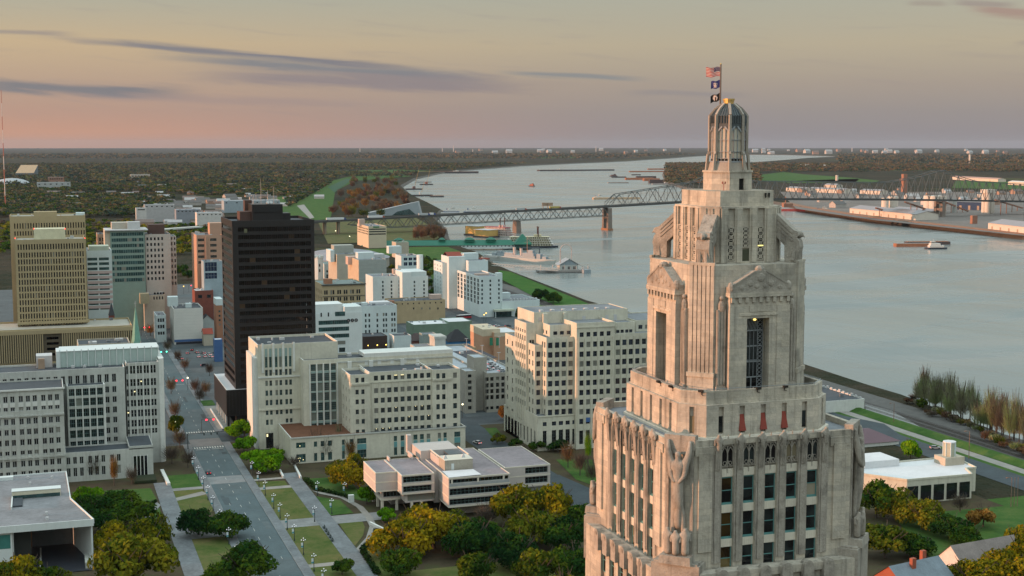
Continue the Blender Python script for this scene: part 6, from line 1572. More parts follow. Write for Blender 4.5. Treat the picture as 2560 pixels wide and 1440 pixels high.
fo,lo,ro = b.mass(x0,x1,Yh,yb,0,zt,front=(colspx(Yh,x0,[1205.5,1226,1247.5],4.2),rows_f),left=(even(7,8,D - 4,5.2),rl),ph=.9); b.wins(fo,1,1,FRD,GL); b.wins(lo,3,1,FRW,GL)
mb = MB(); mb.box(AY(1243,685,Yh).x,x1,Yh + .1,Yh + 6,zt - .9,zt + 2.4); part('parapet_block',mb,HW,b.root)
mb = MB(); mb.box(x0 + 3,x1 - 4,Yh + 20,Yh + 24,zt - .9,zt + .4); part('roof_unit',mb,surf('pink_plant',(.50,.38,.32),.8),b.root)
Yt = yb - 12; xa,xb2 = AY(1171,640,Yt).x,AY(1220,640,Yt).x; zu = AY(1172,652,Yt).z; b.mass(xa,xb2,Yt,Yt + 22,zt - 5,zu,ph=.5)
mb = MB(); mb.box(xa + 1,xb2 - 3,Yt + 16,Yt + 24,zu - .5,AY(1180,633,Yt + 16).z); part('upper_block',mb,HW,b.root);
mb = MB(); mb.box(xa - 14,xa - .05,Yt + 8,Yt + 30,0,zu + 3.0); part('pediment_block',mb,HW,b.root); w_ = MB(); mb = MB(); gable(w_,mb,xa - 13.6,xa - 2,Yt + 12,Yt + 26,zu + 2.9,zu + 3.2,zu + 6,'x'); part('tiled_roof',mb,surf('red_tile',(.25,.05,.03),.8),b.root)
mb = MB(); mb.box(xb2 - 2,xb2 + 6,Yt + 14,Yt + 22,zu - .5,zu + .3); part('tiled_edge',mb,surf('red_tile',(.25,.05,.03),.8),b.root)
Yl = yb + 2; xl0,xl1 = AY(1106,680,Yl).x,AY(1139,680,Yl).x
fo,lo,ro = b.mass(xl0,x0 + 6,Yl,Yl + 26,0,AY(1107,657,Yl).z,front=(colspx(Yl,xl0,[1122,1129],3.4),rowpx(Yl,1120,rr(664,5.5,9.5,9))),left=(even(3,4,20,1.6),rowpx(Yl,1107,rr(664,5,9.5,8)))); b.wins(fo + lo,1,1,FRD,GL)
ya = Yh - 1; x2 = AY(1349,752,ya).x; b.mass(x1 - 1,x2,ya,ya + 42,0,AY(1300,751,ya).z,ph=.8)
for k in range(9): mb = MB(); xx = x1 + 9 + k * 2.6; mb.box(xx,xx + 1.2,ya + 8,ya + 10,AY(1300,751,ya).z - .8,AY(1300,751,ya).z + .6); part('roof_unit',mb,UNITM,b.root)
mb = MB(); mb.box(x1 + 4,x1 + 13,ya + 20,ya + 26,AY(1300,751,ya).z - .8,AY(1300,751,ya).z + 4); part('roof_unit',mb,STUCW,b.root)
mb = MB(); mb.box(x1 - 8,x1 + 8,ya - 5,ya,4.6,6.0); part('entrance_canopy',mb,surf('pale_green_plant',(.46,.50,.40),.8),b.root); mb = MB(); mb.box(x1 - 7,x1 + 7,ya - .1,ya - .01,0,4.5); part('entrance_glass',mb,GLT,b.root)
for dx in (-7.5,7.3): mb = MB(); mb.box(x1 + dx,x1 + dx + .4,ya - 4.8,ya - 4.4,0,4.6); part('column',mb,STUCW,b.root)
b.done()
b = simple('shop_building','low green walled building with a bright white patched roof',885,1034,1122,812,20,surf('sage_wall',(.16,.23,.17),.8),ROOFW,done=False,ph=.3); b.mass(b.x1,AY(1181,806,885).x,886,908,0,b.zt + .8,ph=.3)
for px in (1076,1114): mb = MB(); p = AY(px,818,885); mb.box(p.x - .8,p.x + .8,884.9,885.03,.2,3); part('door',mb,GLD,b.root)
b.done()
def pyramid_house(name,label,Y,pl,pr,ze,zr,wall,roof,d=14):
	x0,x1 = AY(pl,830,Y).x,AY(pr,830,Y).x; b = Bld(name,label,(x0 + x1) / 2,Y,wall,roof); b.wm.box(x0,x1,Y,Y + d,0,ze); xm,ym = (x0 + x1) / 2,Y + d / 2; e = .5
	b.rm.prism([(x0 - e,Y - e),(x1 + e,Y - e),(x1 + e,Y + d + e),(x0 - e,Y + d + e)],ze - .05,zr,poly2=[(xm - 1,ym),(xm + 1,ym),(xm + 1,ym),(xm - 1,ym)],bot=True)
	for k in range(3): put('window',win_mesh(1.0,1.6,1,2,FRD,GLD),b.root,(x0 + (x1 - x0) * (k + .7) / 3.4,Y - .03,ze * .55),0)
	b.done()
pyramid_house('gabled_house','bright blue house with a steep black hipped roof',845,1122,1176,5.5,12.5,surf('bright_blue_wall',(.035,.17,.36),.7),surf('black_shingle',(.022,.024,.028),.8))
pyramid_house('gabled_house','dark red house with a dark hipped roof left of the blue house',850,1030,1064,6.5,10.5,surf('faded_red_wall',(.20,.075,.06),.85),surf('brown_shingle',(.06,.04,.038),.8))
simple('shop_building','small grey green false fronted building beside the red house',838,1058,1092,836,10,surf('grey_green_wall',(.26,.31,.29),.8),ROOFG,ph=.4)
simple('shop_building','plain pale wall building among dark sheds below the white block',830,985,1028,840,12,STUCW,ROOFD,ph=.3)
simple('shed','dark brown low shed with amber lamps behind the cream office complex',835,908,968,842,16,surf('dark_brown_wall',(.05,.035,.03),.85),ROOFD,ph=.3)
simple('shed','low dark flat roofed shed with a pale edge near the stair cube',775,985,1044,884,14,surf('tan_plant',(.34,.24,.17),.8),ROOFD,ph=.3)
simple('shed','wide low building with a cluttered dark roof in front of the blue house',770,1110,1190,872,16,BEIGE,ROOFD,ph=.4)
b = simple('stair_block','cube shaped concrete stair block, orange on its lit left side',735,1087,1114,842,11,CREAMG,ROOFG,done=False,ph=.2); b.mass(AY(1040,860,737).x,b.x0 - .03,740,750,0,AY(1045,866,740).z,ph=.3,left=(even(1,5,5,1),[(10,11.5)])); mb = MB(); mb.box(b.x0 - .4,b.x1 + .4,734.6,746.4,b.zt - 1.2,b.zt + .1); part('top_slab',mb,CREAMG,b.root); b.done()
STO = surf('storage_orange',(.46,.27,.17),.85,.08,.3); STOL = surf('storage_cream',(.52,.45,.33),.85)
b = simple('storage_building','orange and cream storage building with green doors and bright white roof',800,1207,1250,824,26,STO,ROOFW,done=False,ph=.5)
for (p0,p1,yt,dy) in ((1206,1251,824,-.06),): mb = MB(); z1 = AY(1210,yt,800).z; mb.box(b.x0 - .08,b.x1 + .08,799.9,826.1,z1 - 4.2,z1 + .1); part('upper_band',mb,STOL,b.root)
b.mass(b.x1 - 5,AY(1300,832,796).x,796,822,0,AY(1220,833,796).z,ph=.5); mb = MB(); z1 = AY(1220,833,796).z; mb.box(b.x1 - 5.1,AY(1300,832,796).x + .1,795.9,796.02,z1 - 2.4,z1 + .1); part('upper_band',mb,STOL,b.root)
for px in (1228,1244): mb = MB(); p = AY(px,853,796); mb.box(p.x - 1,p.x + 1,795.85,796.03,p.z - 2.6,p.z + 2.2); part('green_panel',mb,surf('door_green',(.03,.20,.11),.6),b.root)
b.done()
PG = surf('garage_concrete',(.37,.355,.31),.85,.18,.25,streak=.4,stain=(.17,.15,.13))
b = simple('parking_garage','concrete parking garage with square black openings and a pale open top deck',640,1217,1300,933,100,PG,surf('deck_concrete',(.34,.38,.41),.85,.25,.08),done=False,cols=([1224 - 6,1230,1244,1257.5,1271,1284],8.4),rows=[(941,951),(956,967),(971,982),(986,997),(1014,1022)],gl=GLD,fr=PG,ph=.9,dep=.6)
b.mass(AY(1140,920,655).x,b.x0,655,739,0,b.zt,ph=.9)
b.mass(AY(1185,890,646).x,AY(1217,890,646).x + .02,646,658,0,AY(1190,894,646).z,ph=.3)
f,l,r = b.mass(AY(1163,925,641).x,AY(1190,925,641).x,641,652,0,AY(1165,928,641).z,front=(colspx(641,AY(1163,925,641).x,[1174],9),rowpx(641,1174,[(936,944),(951,960),(966,975),(981,989),(998,1006),(1015,1024)])),ph=.4,depth=.6); b.wins(f,2,1,FRD,GLD,depth=.6)
mb = MB(); mb.box(b.x0 + 6,b.x0 + 22,690,720,b.zt - .8,b.zt - .75); part('ramp_opening',mb,plain('shop_dark',(.02,.02,.03),.6),b.root); b.done()
b2top = b.zt - .9
b = Bld('castle','white castle style building with a battlemented octagonal tower',245,1300,STUCW,surf('green_grey_roof',(.16,.20,.19),.8)); Yc = 1290
xc = AY(797,660,Yc).x; zt = AY(800,642,Yc).z; o8 = lambda r: [(xc + r * cos(pi / 8 + 2 * pi * k / 8),Yc + r * sin(pi / 8 + 2 * pi * k / 8)) for k in range(8)]
mb = MB(); mb.prism(o8(4.2),0,zt); mb2 = MB(); part('tower',mb,STUCW,b.root)
for k in range(8): p = o8(4.0)[k]; mb = MB(); mb.box(p[0] - .8,p[0] + .8,p[1] - .8,p[1] + .8,zt - 1,zt + 1.6); part('merlon',mb,STUCW,b.root)
x0,x1 = AY(812,665,Yc).x,AY(842,665,Yc).x; fo,lo,ro = b.mass(x0,x1,Yc,Yc + 30,0,AY(820,660,Yc).z,front=(even(3,2.2,x1 - x0 - 2.2,1.6),[(4,9),(11,13)]),ph=.8); b.wins(fo,2,2,FRD,GLD)
for z in (17,12): mb = MB(); mb.box(xc - .6,xc + .6,Yc - 4.15,Yc - 3.8,z,z + 2.6); part('window',mb,GLD,b.root)
b.done()
b = simple('museum_block','grey slatted museum box with a tan lit left wall',1150,897,966,650,44,surf('slatted_grey',(.30,.33,.31),.7,.1,.3),ROOFG,done=False,ph=.6)
mb = MB(); mb.box(b.x0 - .2,b.x0 - .02,1150,1194,3.5,b.zt - .2); part('side_wall',mb,surf('tan_panel',(.47,.38,.27),.8),b.root)
for k in range(10): z = 2.5 + k * (b.zt - 3.5) / 10; mb = MB(); mb.box(b.x0 + .5,b.x1,1149.85,1150.02,z,z + .16); part('slat',mb,surf('slat_pale',(.36,.39,.37),.7),b.root)
roofbox(b,895,935,0,632,650,16,10,STUCW); roofbox(b,870,893,0,642,662,26,10,surf('pink_plant',(.50,.38,.32),.8)); roofbox(b,930,962,0,636,650,26,12,UNITM); b.done()
b = simple('theatre_block','concrete theatre block with a ribbed grey fly tower',1240,842,896,636,40,SAND,ROOFG,done=False,ph=.6)
roofbox(b,835,884,0,614,640,20,14,surf('ribbed_grey',(.34,.35,.31),.8),'fly_tower'); roofbox(b,826,836,0,626,655,4,20,STUCW,'side_wall'); b.done()
ar = MB(); Ya = 1420; x0,x1 = AY(770,650,Ya).x,AY(1000,650,Ya).x; n = 16; zA = 20.0
b = Bld('arena','wide low arena with a curved grey blue roof behind the theatre',(x0 + x1) / 2,Ya,surf('arena_wall',(.35,.33,.28),.8),surf('arena_roof',(.22,.225,.25),.6,.2,.05))
xm,ym,rx,ry = (x0 + x1) / 2,Ya + 55,(x1 - x0) / 2,55
el = lambda s: [(xm + rx * s * cos(2 * pi * k / 24),ym + ry * s * sin(2 * pi * k / 24)) for k in range(24)]
b.wm.prism(el(1),0,10,cap=False); b.rm.prism(el(1.02),10,16,poly2=el(.62),cap=False); b.rm.prism(el(.62),16,18.5,poly2=el(.25)); b.done()
b = simple('event_building','open fronted grey hall with blue dark bays below the arena',1300,1003,1048,640,24,STUCW,ROOFG,cols=([1014,1026,1038],9),rows=[(644,651),(655,664)],gl=glass('night_blue_glass',(.01,.02,.05),(.03,.05,.10),.1),fr=STUCW,nx=2,ph=.4,done=False)
roofbox(b,972,1004,0,616,634,60,10,STUCW,'stair_block'); b.done()
b = simple('parking_garage','cream parking garage by the river, left side glowing with rows of dark slots',1720,921,966,566,66,surf('garage_cream',(.54,.47,.35),.8,.08,.2),ROOFG,done=False,cols=([943.5],42),rows=rr(571.5,3.0,6.1,3),gl=GLD,fr=FRD,ph=.8,lcols=(8,5,5.2));
mb = MB(); mb.box(AY(933,567,1720).x,AY(948,567,1720).x,1719.8,1720.02,b.zt - 1.9,b.zt - .2); part('green_sign',mb,surf('sign_green',(.02,.16,.06),.7),b.root); roofbox(b,898,912,0,548,566,40,8,surf('pink_plant',(.50,.38,.32),.8)); b.done()
b = simple('levee_building','pale plain walled building with a blue black flat roof by the levee',585,2040,2161,1005,42,CREAMW,ROOFD,ph=.5,done=False)
for k in range(10): mb = MB(); mb.box(b.x1 - .9,b.x1 - .3,587 + k * 3.8,588.6 + k * 3.8,b.zt - .4,b.zt + .5 + .3 * (k % 3)); part('roof_unit',mb,UNITM,b.root)
b.done()
b = simple('long_house','long pale building with a hipped maroon roof and a row of small square windows',512,2120,2247,1112,20,CREAMW,surf('maroon_metal',(.115,.065,.08),.55,.15,.2),done=False,cols=(2163,2228.5,5,5.8),rows=[(1118,1125)],gl=GLD,ph=.1)
e = .6; z = b.zt; b.rm.prism([(b.x0 - e,511.4),(b.x1 + e,511.4),(b.x1 + e,532.6),(b.x0 - e,532.6)],z,z + 4.3,poly2=[(b.x0 + 8,521.5),(b.x1 - 9,521.5),(b.x1 - 9,522.5),(b.x0 + 8,522.5)])
for px in (2180,2196,2213,2229): p = AY(px,1134,512); mb = MB(); mb.box(p.x - .25,p.x + .25,511.9,512.03,p.z - .3,p.z + .3); part('vent',mb,GLD,b.root)
b.done()
zt = 9.0; P = [g2(*p,zt) for p in ((2128,1182),(2268,1201),(2430,1187),(2414,1172),(2440,1170),(2404,1153),(2390,1156),(2338,1147),(2180,1162))]
b = Bld('pavilion','low pavilion with a broad bright white roof and a glazed lantern turret',330,445,CREAM,ROOFW)
Pc = P[::-1] if sum(P[i][0] * P[(i + 1) % len(P)][1] - P[(i + 1) % len(P)][0] * P[i][1] for i in range(len(P))) < 0 else P
b.wm.prism(Pc,0,zt,cap=False); b.rm.quad([(x,y,zt - .05) for x,y in Pc])
for i in range(len(Pc)): a,c = Vector(Pc[i]),Vector(Pc[(i + 1) % len(Pc)]); mb = MB(); mb.bar((a.x,a.y,zt + .15),(c.x,c.y,zt + .15),.45,.7); part('parapet',mb,CREAM,b.root)
a = G(2161,1172,zt); c = G(2252,1166,zt); mb = MB(); mb.box(a.x,c.x,a.y,a.y + 13,zt - .1,zt + 2.6); part('roof_block',mb,ROOFW,b.root)
t = G(2372,1158,zt); mb = MB(); mb.box(t.x - 4.2,t.x + 4.6,t.y - 3.5,t.y + 3.5,zt - .1,zt + 3); part('turret_base',mb,SAND,b.root)
o8 = lambda r: [(t.x + r * cos(pi / 8 + 2 * pi * k / 8),t.y + r * sin(pi / 8 + 2 * pi * k / 8)) for k in range(8)]
mb = MB(); mb.prism(o8(2.3),zt + 3,zt + 8.3); part('turret_glass',mb,surf('turret_glass',(.42,.42,.33),.4,.1,.4),b.root)
for p in o8(2.35): mb = MB(); mb.box(p[0] - .14,p[0] + .14,p[1] - .14,p[1] + .14,zt + 3,zt + 8.5); part('turret_post',mb,STUCW,b.root)
mb = MB(); mb.prism(o8(2.55),zt + 8.3,zt + 8.7); part('turret_roof',mb,ROOFW,b.root)
fr_a,fr_b = Vector(g2(2268,1201,zt)),Vector(g2(2430,1187,zt)); u = (fr_b - fr_a).normalized()
for k in range(5): p = fr_a + u * (2.5 + k * 5.6); mb = MB(); mb.obox((p.x + u.y * .12,p.y - u.x * .12),(u.x,u.y),2.2,.12,.6,6.6); part('window_bay',mb,GLD,b.root)
b.done()
def cottage(label,x,y,rz,w,d,ze,zr,wall,roof,chim=None):
	t = thing('cottage',label,'house',(x,y,0),rz=rz); wm,rm = MB(),MB(); gable(wm,rm,-w / 2,w / 2,-d / 2,d / 2,0,ze,zr,'x')
	part('wall',wm,wall,t,local=True); part('roof',rm,roof,t,local=True)
	for cx_,cy_ in (chim or []): mb = MB(); mb.box(cx_ - .8,cx_ + .8,cy_ - .6,cy_ + .6,ze,zr + 1.6); part('chimney',mb,surf('chimney_brick',(.32,.09,.05),.85),t,local=True)
	return t
p = G(2285,1440,4); cottage('cottage with a grey blue slate roof and an orange brick chimney, bottom right',p.x - 2,p.y - 2.5,radians(12),20,12,5,9.5,surf('chimney_brick',(.32,.09,.05),.85),surf('blue_slate',(.15,.19,.22),.55,.3,.3),[(-2,-1.5),(6.5,2.5)])
p = G(2455,1378,6); cottage('cottage with a white gable end and grey shingle roof behind the yellow trees',p.x,p.y,radians(8),26,10,5,9.5,surf('white_gable',(.6,.58,.54),.8),surf('grey_shingle',(.20,.17,.155),.8,.3,.3))
R_,Y_ = DECO; p = AY(1602,1112,Y_ - .3); sign_text('CIVIC',3.0,WHITEP,(p.x,Y_ - .35,p.z),R_,'entrance_lettering')
# ================================================================ THE RIVER, ITS BRIDGE AND ITS BOATS
STEEL = plain('bridge_steel',(.105,.12,.12),.6,.0); STEELD = plain('bridge_deck',(.06,.062,.06),.8); PIERC = surf('bridge_pier_stone',(.20,.165,.14),.9,.2,.2)
BS = .11
def bp(px,py,off=0.0):
	d = _ray(px,py); t = (2056 + off - BS * 862) / (d.y - BS * d.x); return _C + d * t
def yb(x,off=0.0): return 2056 + BS * (x - 862) + off
def zline(x,pts):
	for (x0,z0),(x1,z1) in zip(pts,pts[1:]):
		if x <= x1: return z0 + (z1 - z0) * max(0,(x - x0)) / (x1 - x0)
	return pts[-1][1]
def bridge():
	R = thing('truss_bridge','long grey steel cantilever truss bridge crossing the whole river','bridge',(862,2056,0))
	dk = [(lambda p: (p.x,p.z))(bp(*q)) for q in ((560,566),(790,553),(885,548),(1100,537),(1280,527),(1520,515),(1703,504.5),(1940,497),(2200,498),(2380,500),(2560,503),(2700,506))]
	xs,xe = dk[0][0],dk[-1][0]; W = 11.0
	mb = MB(); n = 60
	X = [xs + (xe - xs) * i / n for i in range(n + 1)]
	for a,b in zip(X,X[1:]):
		za,zb = zline(a,dk),zline(b,dk); ya,yb_ = yb(a),yb(b)
		p = [(a,ya - W,za),(b,yb_ - W,zb),(b,yb_ + W,zb),(a,ya + W,za)]
		mb.quad(p); mb.quad([(q[0],q[1],q[2] - 2.0) for q in p[::-1]]); mb.quad([(p[0][0],p[0][1],p[0][2] - 2),(p[1][0],p[1][1],p[1][2] - 2),(p[1][0],p[1][1],p[1][2] + .9),(p[0][0],p[0][1],p[0][2] + .9)]); mb.quad([(p[3][0],p[3][1],p[3][2] + .9),(p[2][0],p[2][1],p[2][2] + .9),(p[2][0],p[2][1],p[2][2] - 2),(p[3][0],p[3][1],p[3][2] - 2)])
	part('deck',mb,STEELD,R)
	x0,x1,x2 = bp(872,548).x,bp(1518,515).x,bp(2640,503).x
	web = MB()
	for s,nm in ((-W + .5,0),(W - .5,1)):
		n = 40; P = [x0 + (x1 - x0) * i / n for i in range(n + 1)]; dep = lambda x: 13.5 if x > x0 + 70 else 6.0 + 7.5 * (x - x0) / 70
		ch = MB()
		for i,(a,b) in enumerate(zip(P,P[1:])):
			T = lambda x: (x,yb(x,s),zline(x,dk) - 2.0); B = lambda x: (x,yb(x,s),zline(x,dk) - 2 - dep(x))
			ch.bar(B(a),B(b),.8,.9); web.bar(*((T(a),B(b)) if i % 2 else (B(a),T(b))),.7,.8); web.bar(T(a),B(a),.45,.5) if i % 2 else None
		part('bottom_chord',ch,STEEL,R)
		tp = [(lambda p: (p.x,p.z))(bp(*q)) for q in ((1512,514),(1534,487),(1640,470),(1750,451),(1790,424),(1830,441),(1884,452.5),(2215,456),(2290,443),(2349,424),(2398,443),(2436,454),(2640,465))]
		n = 58; P = [x1 + (x2 - x1) * i / n for i in range(n + 1)]; ch = MB()
		for i,(a,b) in enumerate(zip(P,P[1:])):
			T = lambda x: (x,yb(x,s),max(zline(x,tp),zline(x,dk) + 1)); B = lambda x: (x,yb(x,s),zline(x,dk) - 1.0)
			ch.bar(T(a),T(b),.9,1.1); ch.bar(B(a),B(b),.7,.9); web.bar(*((T(a),B(b)) if i % 2 else (B(a),T(b))),.8,.9); web.bar(T(a),B(a),.5,.55)
			if nm == 0 and i > 1: web.bar(T(a),(a,yb(a,W - .5),T(a)[2]),.4,.5)
		part('top_chord',ch,STEEL,R)
	part('truss_web',web,STEEL,R)['kind'] = 'stuff'
	for px,w in ((1043,0),(1292,0),(1518,1),(1790,1),(2349,1)):
		x = bp(px,520).x; zt = zline(x,dk) - (15.4 if px < 1500 else 3)
		for s in ((-W + 1.5,W - 1.5) if w else (0,)):
			hw,hd = (3.0,3.0) if w else (3.4,8.5); mb = MB(); y = yb(x,s)
			mb.prism([(x - hw * 1.25,y - hd * 1.2),(x + hw * 1.25,y - hd * 1.2),(x + hw * 1.25,y + hd * 1.2),(x - hw * 1.25,y + hd * 1.2)],WZ - 1,zt,poly2=[(x - hw,y - hd),(x + hw,y - hd),(x + hw,y + hd),(x - hw,y + hd)]); part('pier',mb,PIERC,R)
		if w:
			mb = MB(); mb.box(x - 4.6,x + 4.6,yb(x) - 14,yb(x) + 14,WZ - 1,WZ + 3.0); part('pier_footing',mb,surf('footing_orange',(.30,.15,.08),.9,.25,.3),R)
			mb = MB(); mb.box(x - 2.2,x + 2.2,yb(x) - 9,yb(x) + 9,zt - 5,zt - .2); part('pier_beam',mb,STEELD,R)
			mb = MB(); mb.box(x - 2.2,x + 2.2,yb(x) - 7,yb(x) + 7,zt * .42,zt * .42 + 4); part('pier_beam',mb,PIERC,R)
	for k in range(9):
		x = xs + (x0 - xs) * k / 9 + 4; mb = MB(); z = zline(x,dk) - 2.1
		for s in (-7,7): mb.box(x - 1,x + 1,yb(x,s) - 1,yb(x,s) + 1,0,z)
		mb.box(x - 1.2,x + 1.2,yb(x) - 9,yb(x) + 9,z - 1.8,z); part('viaduct_bent',mb,PIERC,R)
	for px in (1363,):
		p = bp(px,512); mb = MB(); z = zline(p.x,dk)
		for s in (-W + 1,W - 1): mb.box(p.x - .4,p.x + .4,yb(p.x,s) - .4,yb(p.x,s) + .4,z,z + 10)
		mb.box(p.x - 9,p.x + 9,yb(p.x,-W + .6),yb(p.x,-W + 1.2),z + 5.5,z + 10.5); part('sign_gantry',mb,surf('gantry_tan',(.34,.22,.15),.8),R)
	TR = {'white': plain('trailer_white',(.66,.67,.68),.5),'silver': plain('trailer_silver',(.42,.45,.46),.4),'yellow': plain('trailer_yellow',(.45,.36,.10),.5)}
	cabm = plain('cab_blue',(.03,.06,.22),.4); cabr = plain('cab_red',(.32,.08,.05),.4); tyre = plain('tyre',(.015,.015,.015),.9)
	def truck(px,L,body,cab,label,grp=None,tall=0):
		p = bp(px,530); x = p.x; z = zline(x,dk); t = thing('truck',label,'truck',(x,yb(x,-6),z),grp,atan2(BS,1))
		mb = MB(); mb.box(-L / 2,L / 2 - 3.2,-1.3,1.3,1.2,4.1 + tall); part('trailer',mb,TR[body],t,local=True)
		mb = MB(); mb.box(L / 2 - 2.8,L / 2 - .6,-1.2,1.2,.9,3.6); mb.box(L / 2 - .6,L / 2 + .5,-1.1,1.1,.9,2.2); part('cab',mb,cab,t,local=True)
		for wx in (-L / 2 + 1,-L / 2 + 2.4,L / 2 - 3.4,L / 2 - .2):
			mb = MB(); mb.tube((wx,-1.3,.55),(wx,1.3,.55),.55,n=10); part('wheel',mb,tyre,t,local=True)
	truck(838,30,'white',cabm,'white trailer truck with a blue cab near the start of the bridge deck'); truck(938,26,'white',cabr,'long white trailer truck on the bridge above the cream parking garage'); truck(1058,18,'silver',cabm,'silver grey truck where the bridge reaches the river bank'); truck(1079,9,'white',cabm,'short white box truck just ahead of the silver grey truck'); truck(1385,20,'yellow',cabr,'yellow trailer truck on the bridge over open water'); truck(1300,18,'silver',cabr,'grey truck midway along the bridge approach')
bridge()
def hull(mb,L,B,z0,z1,bow=.22,stern=.05,m=0,rake=.0):
	o = [(-L / 2,-B * .42),(-L / 2 + L * stern,-B / 2),(L / 2 - L * bow,-B / 2),(L / 2,-B * .06),(L / 2,B * .06),(L / 2 - L * bow,B / 2),(-L / 2 + L * stern,B / 2),(-L / 2,B * .42)]
	i = [(x * (.96 - rake),y * .86) for x,y in o]; mb.prism(i,z0,z1,m,poly2=o)
def ship(name,label,cat,px,py,ang,group=None):
	p = G(px,py,WZ); return thing(name,label,cat,(p.x,p.y,WZ),group,ang)
L_ = dict(local=True)
BARGE = surf('barge_rust',(.30,.13,.07),.85,.3,.15); BARGED = surf('barge_dark',(.07,.055,.055),.85,.3,.15); BARGEG = surf('barge_deck_grey',(.26,.25,.24),.85,.2,.1); BOATW = plain('boat_white',(.62,.60,.56),.5); BOATB = plain('boat_dark',(.03,.04,.06),.5)
def barge(label,px,py,ang,L,B,h,mat=BARGE,deck=BARGEG,group='barges on the river',cover=None):
	t = ship('barge',label,'barge',px,py,ang,group); mb = MB(); mb.prism([(-L / 2,-B / 2),(L / 2,-B / 2),(L / 2,B / 2),(-L / 2,B / 2)],-.5,h,poly2=None); part('hull',mb,mat,t,**L_)
	mb = MB(); mb.box(-L / 2 + 2,L / 2 - 2,-B / 2 + 1,B / 2 - 1,h,h + (.3 if cover is None else cover)); part('hatch_cover',mb,deck,t,**L_); return t
def towboat(label,px,py,ang,L=26,group='towboats on the river',m=BOATW,hm=BOATB):
	t = ship('towboat',label,'towboat',px,py,ang,group); B = L * .36
	mb = MB(); hull(mb,L,B,-.6,1.9,.12); part('hull',mb,hm,t,**L_)
	mb = MB(); mb.box(-L * .36,L * .30,-B * .36,B * .36,1.9,4.7); part('lower_deckhouse',mb,m,t,**L_); mb = MB(); mb.box(-L * .2,L * .26,-B * .3,B * .3,4.7,7.2); part('upper_deckhouse',mb,m,t,**L_)
	mb = MB(); mb.box(L * .02,L * .22,-B * .24,B * .24,7.2,10.0); part('pilot_house',mb,m,t,**L_); mb = MB(); mb.box(L * .01,L * .23,-B * .25,B * .25,8.4,9.3); part('pilot_window',mb,GLD,t,**L_)
	for s in (-1,1): mb = MB(); mb.tube((-L * .25,s * B * .2,4.7),(-L * .25,s * B * .2,8.6),.6,n=8); part('funnel',mb,hm,t,**L_)
	mb = MB(); mb.tube((L * .1,0,10),(L * .1,0,13),.15,n=5); part('mast',mb,m,t,**L_); return t
A0 = lambda d: radians(d)
barge('rust orange barge pushed abreast by the white towboat at right',2292,616,A0(-192),62,11,4.2); barge('darker barge on the far side of the rust orange barge',2318,611,A0(-192),62,11,4.0,BARGED,BARGE); towboat('white towboat pushing two barges at right of the tower',2338,622,A0(-192),30)
towboat('white towboat behind the long tan tank barge beyond the bridge truss',1496,497,A0(10),34); barge('long tan tank barge seen through the end of the bridge truss',1540,498,A0(-8),120,16,4.5,surf('tank_tan',(.44,.33,.22),.7),surf('tank_tan',(.44,.33,.22),.7))
towboat('small towboat pushing a long dark line of barges far upriver',1398,427,A0(5),60); barge('long dark line of barges far away in mid river',1440,427,A0(2),420,40,6,BARGED,BARGED)
towboat('lone red towboat coming downriver with a spreading wake',1330,466,A0(-60),26,m=surf('boat_red',(.34,.12,.08),.7))
towboat('dark towboat with a low barge left of the moored fleet',1534,441,A0(0),40,m=surf('boat_grey_red',(.18,.10,.09),.7)); barge('low barge just right of the dark towboat',1547,444,A0(-10),60,18,4,BARGED,BARGED); barge('small flat barge below the dark towboat',1545,458,A0(-8),75,14,3,BARGEG,BARGE)
k = 0
for px,py,L,B,h,m,lab in ((1598,449,110,26,7,BARGE,'rusty barge at the left end of the moored fleet'),(1615,446,80,20,9,BARGED,'dark high sided barge behind the rusty end barge'),(1628,452,60,30,9,BARGE,'red brown barge in the middle of the moored fleet'),(1640,458,50,26,12,BARGED,'tall dark barge at the near end of the moored fleet'),(1620,430,190,22,5,BARGE,'long flat barge moored above the fleet'),(1660,424,180,22,6,BARGE,'farthest long barge moored near the wooded point'),(1590,438,40,14,4,BARGED,'small barge lying alone left of the long flat barge'),(1655,461,70,16,3,BARGEG,'grey barge tucked in at the edge of the wooded point')): barge(lab,px,py,A0(-12),L,B,h,m,m)
towboat('white towboat moored where the bridge meets the wooded point',1668,459,A0(-10),26); barge('dark barge along the far left bank',1110,433,A0(-5),330,30,8,BARGED,BARGE); towboat('white towboat at the right end of the dark bank barge',1139,431,A0(-5),60)
barge('long red barge lying at the wharf across the river',2018,527,A0(-18),110,14,3.5,surf('barge_red',(.38,.06,.05),.7),surf('barge_red',(.38,.06,.05),.7)); towboat('white and blue towboat at the end of the red barge',2056,530,A0(-18),38,hm=plain('boat_blue',(.05,.09,.2),.5))
def crane_barge(label,px,py,L,B,boom,col):
	t = barge(label,px,py,A0(-6),L,B,3.2,BARGED,BARGED,'crane barges at the near bank'); mb = MB(); mb.box(-4,4,-4,4,3.2,10); part('crane_house',mb,col,t,**L_)
	mb = MB()
	for s in (-.9,.9): mb.bar((2,s,8),(2 + boom * .25,s * .4,8 + boom),.6,.6)
	for i in range(8): a,b = i / 8,(i + 1) / 8; mb.bar((2 + boom * .25 * a,-.9 + .5 * a,8 + boom * a),(2 + boom * .25 * b,.9 - .5 * b,8 + boom * b),.4,.4)
	part('boom',mb,surf('crane_orange',(.42,.25,.08),.7),t,**L_); return t
crane_barge('crane barge with a tall yellow tipped boom off the wooded bank',1035,474,50,18,58,surf('boat_grey_red',(.18,.10,.09),.7)); crane_barge('crane barge with a red mast farther out',1066,462,44,16,46,surf('boat_red',(.34,.12,.08),.7)); crane_barge('crane barge with a pale deckhouse nearest the bridge',1052,490,62,20,30,BOATW)
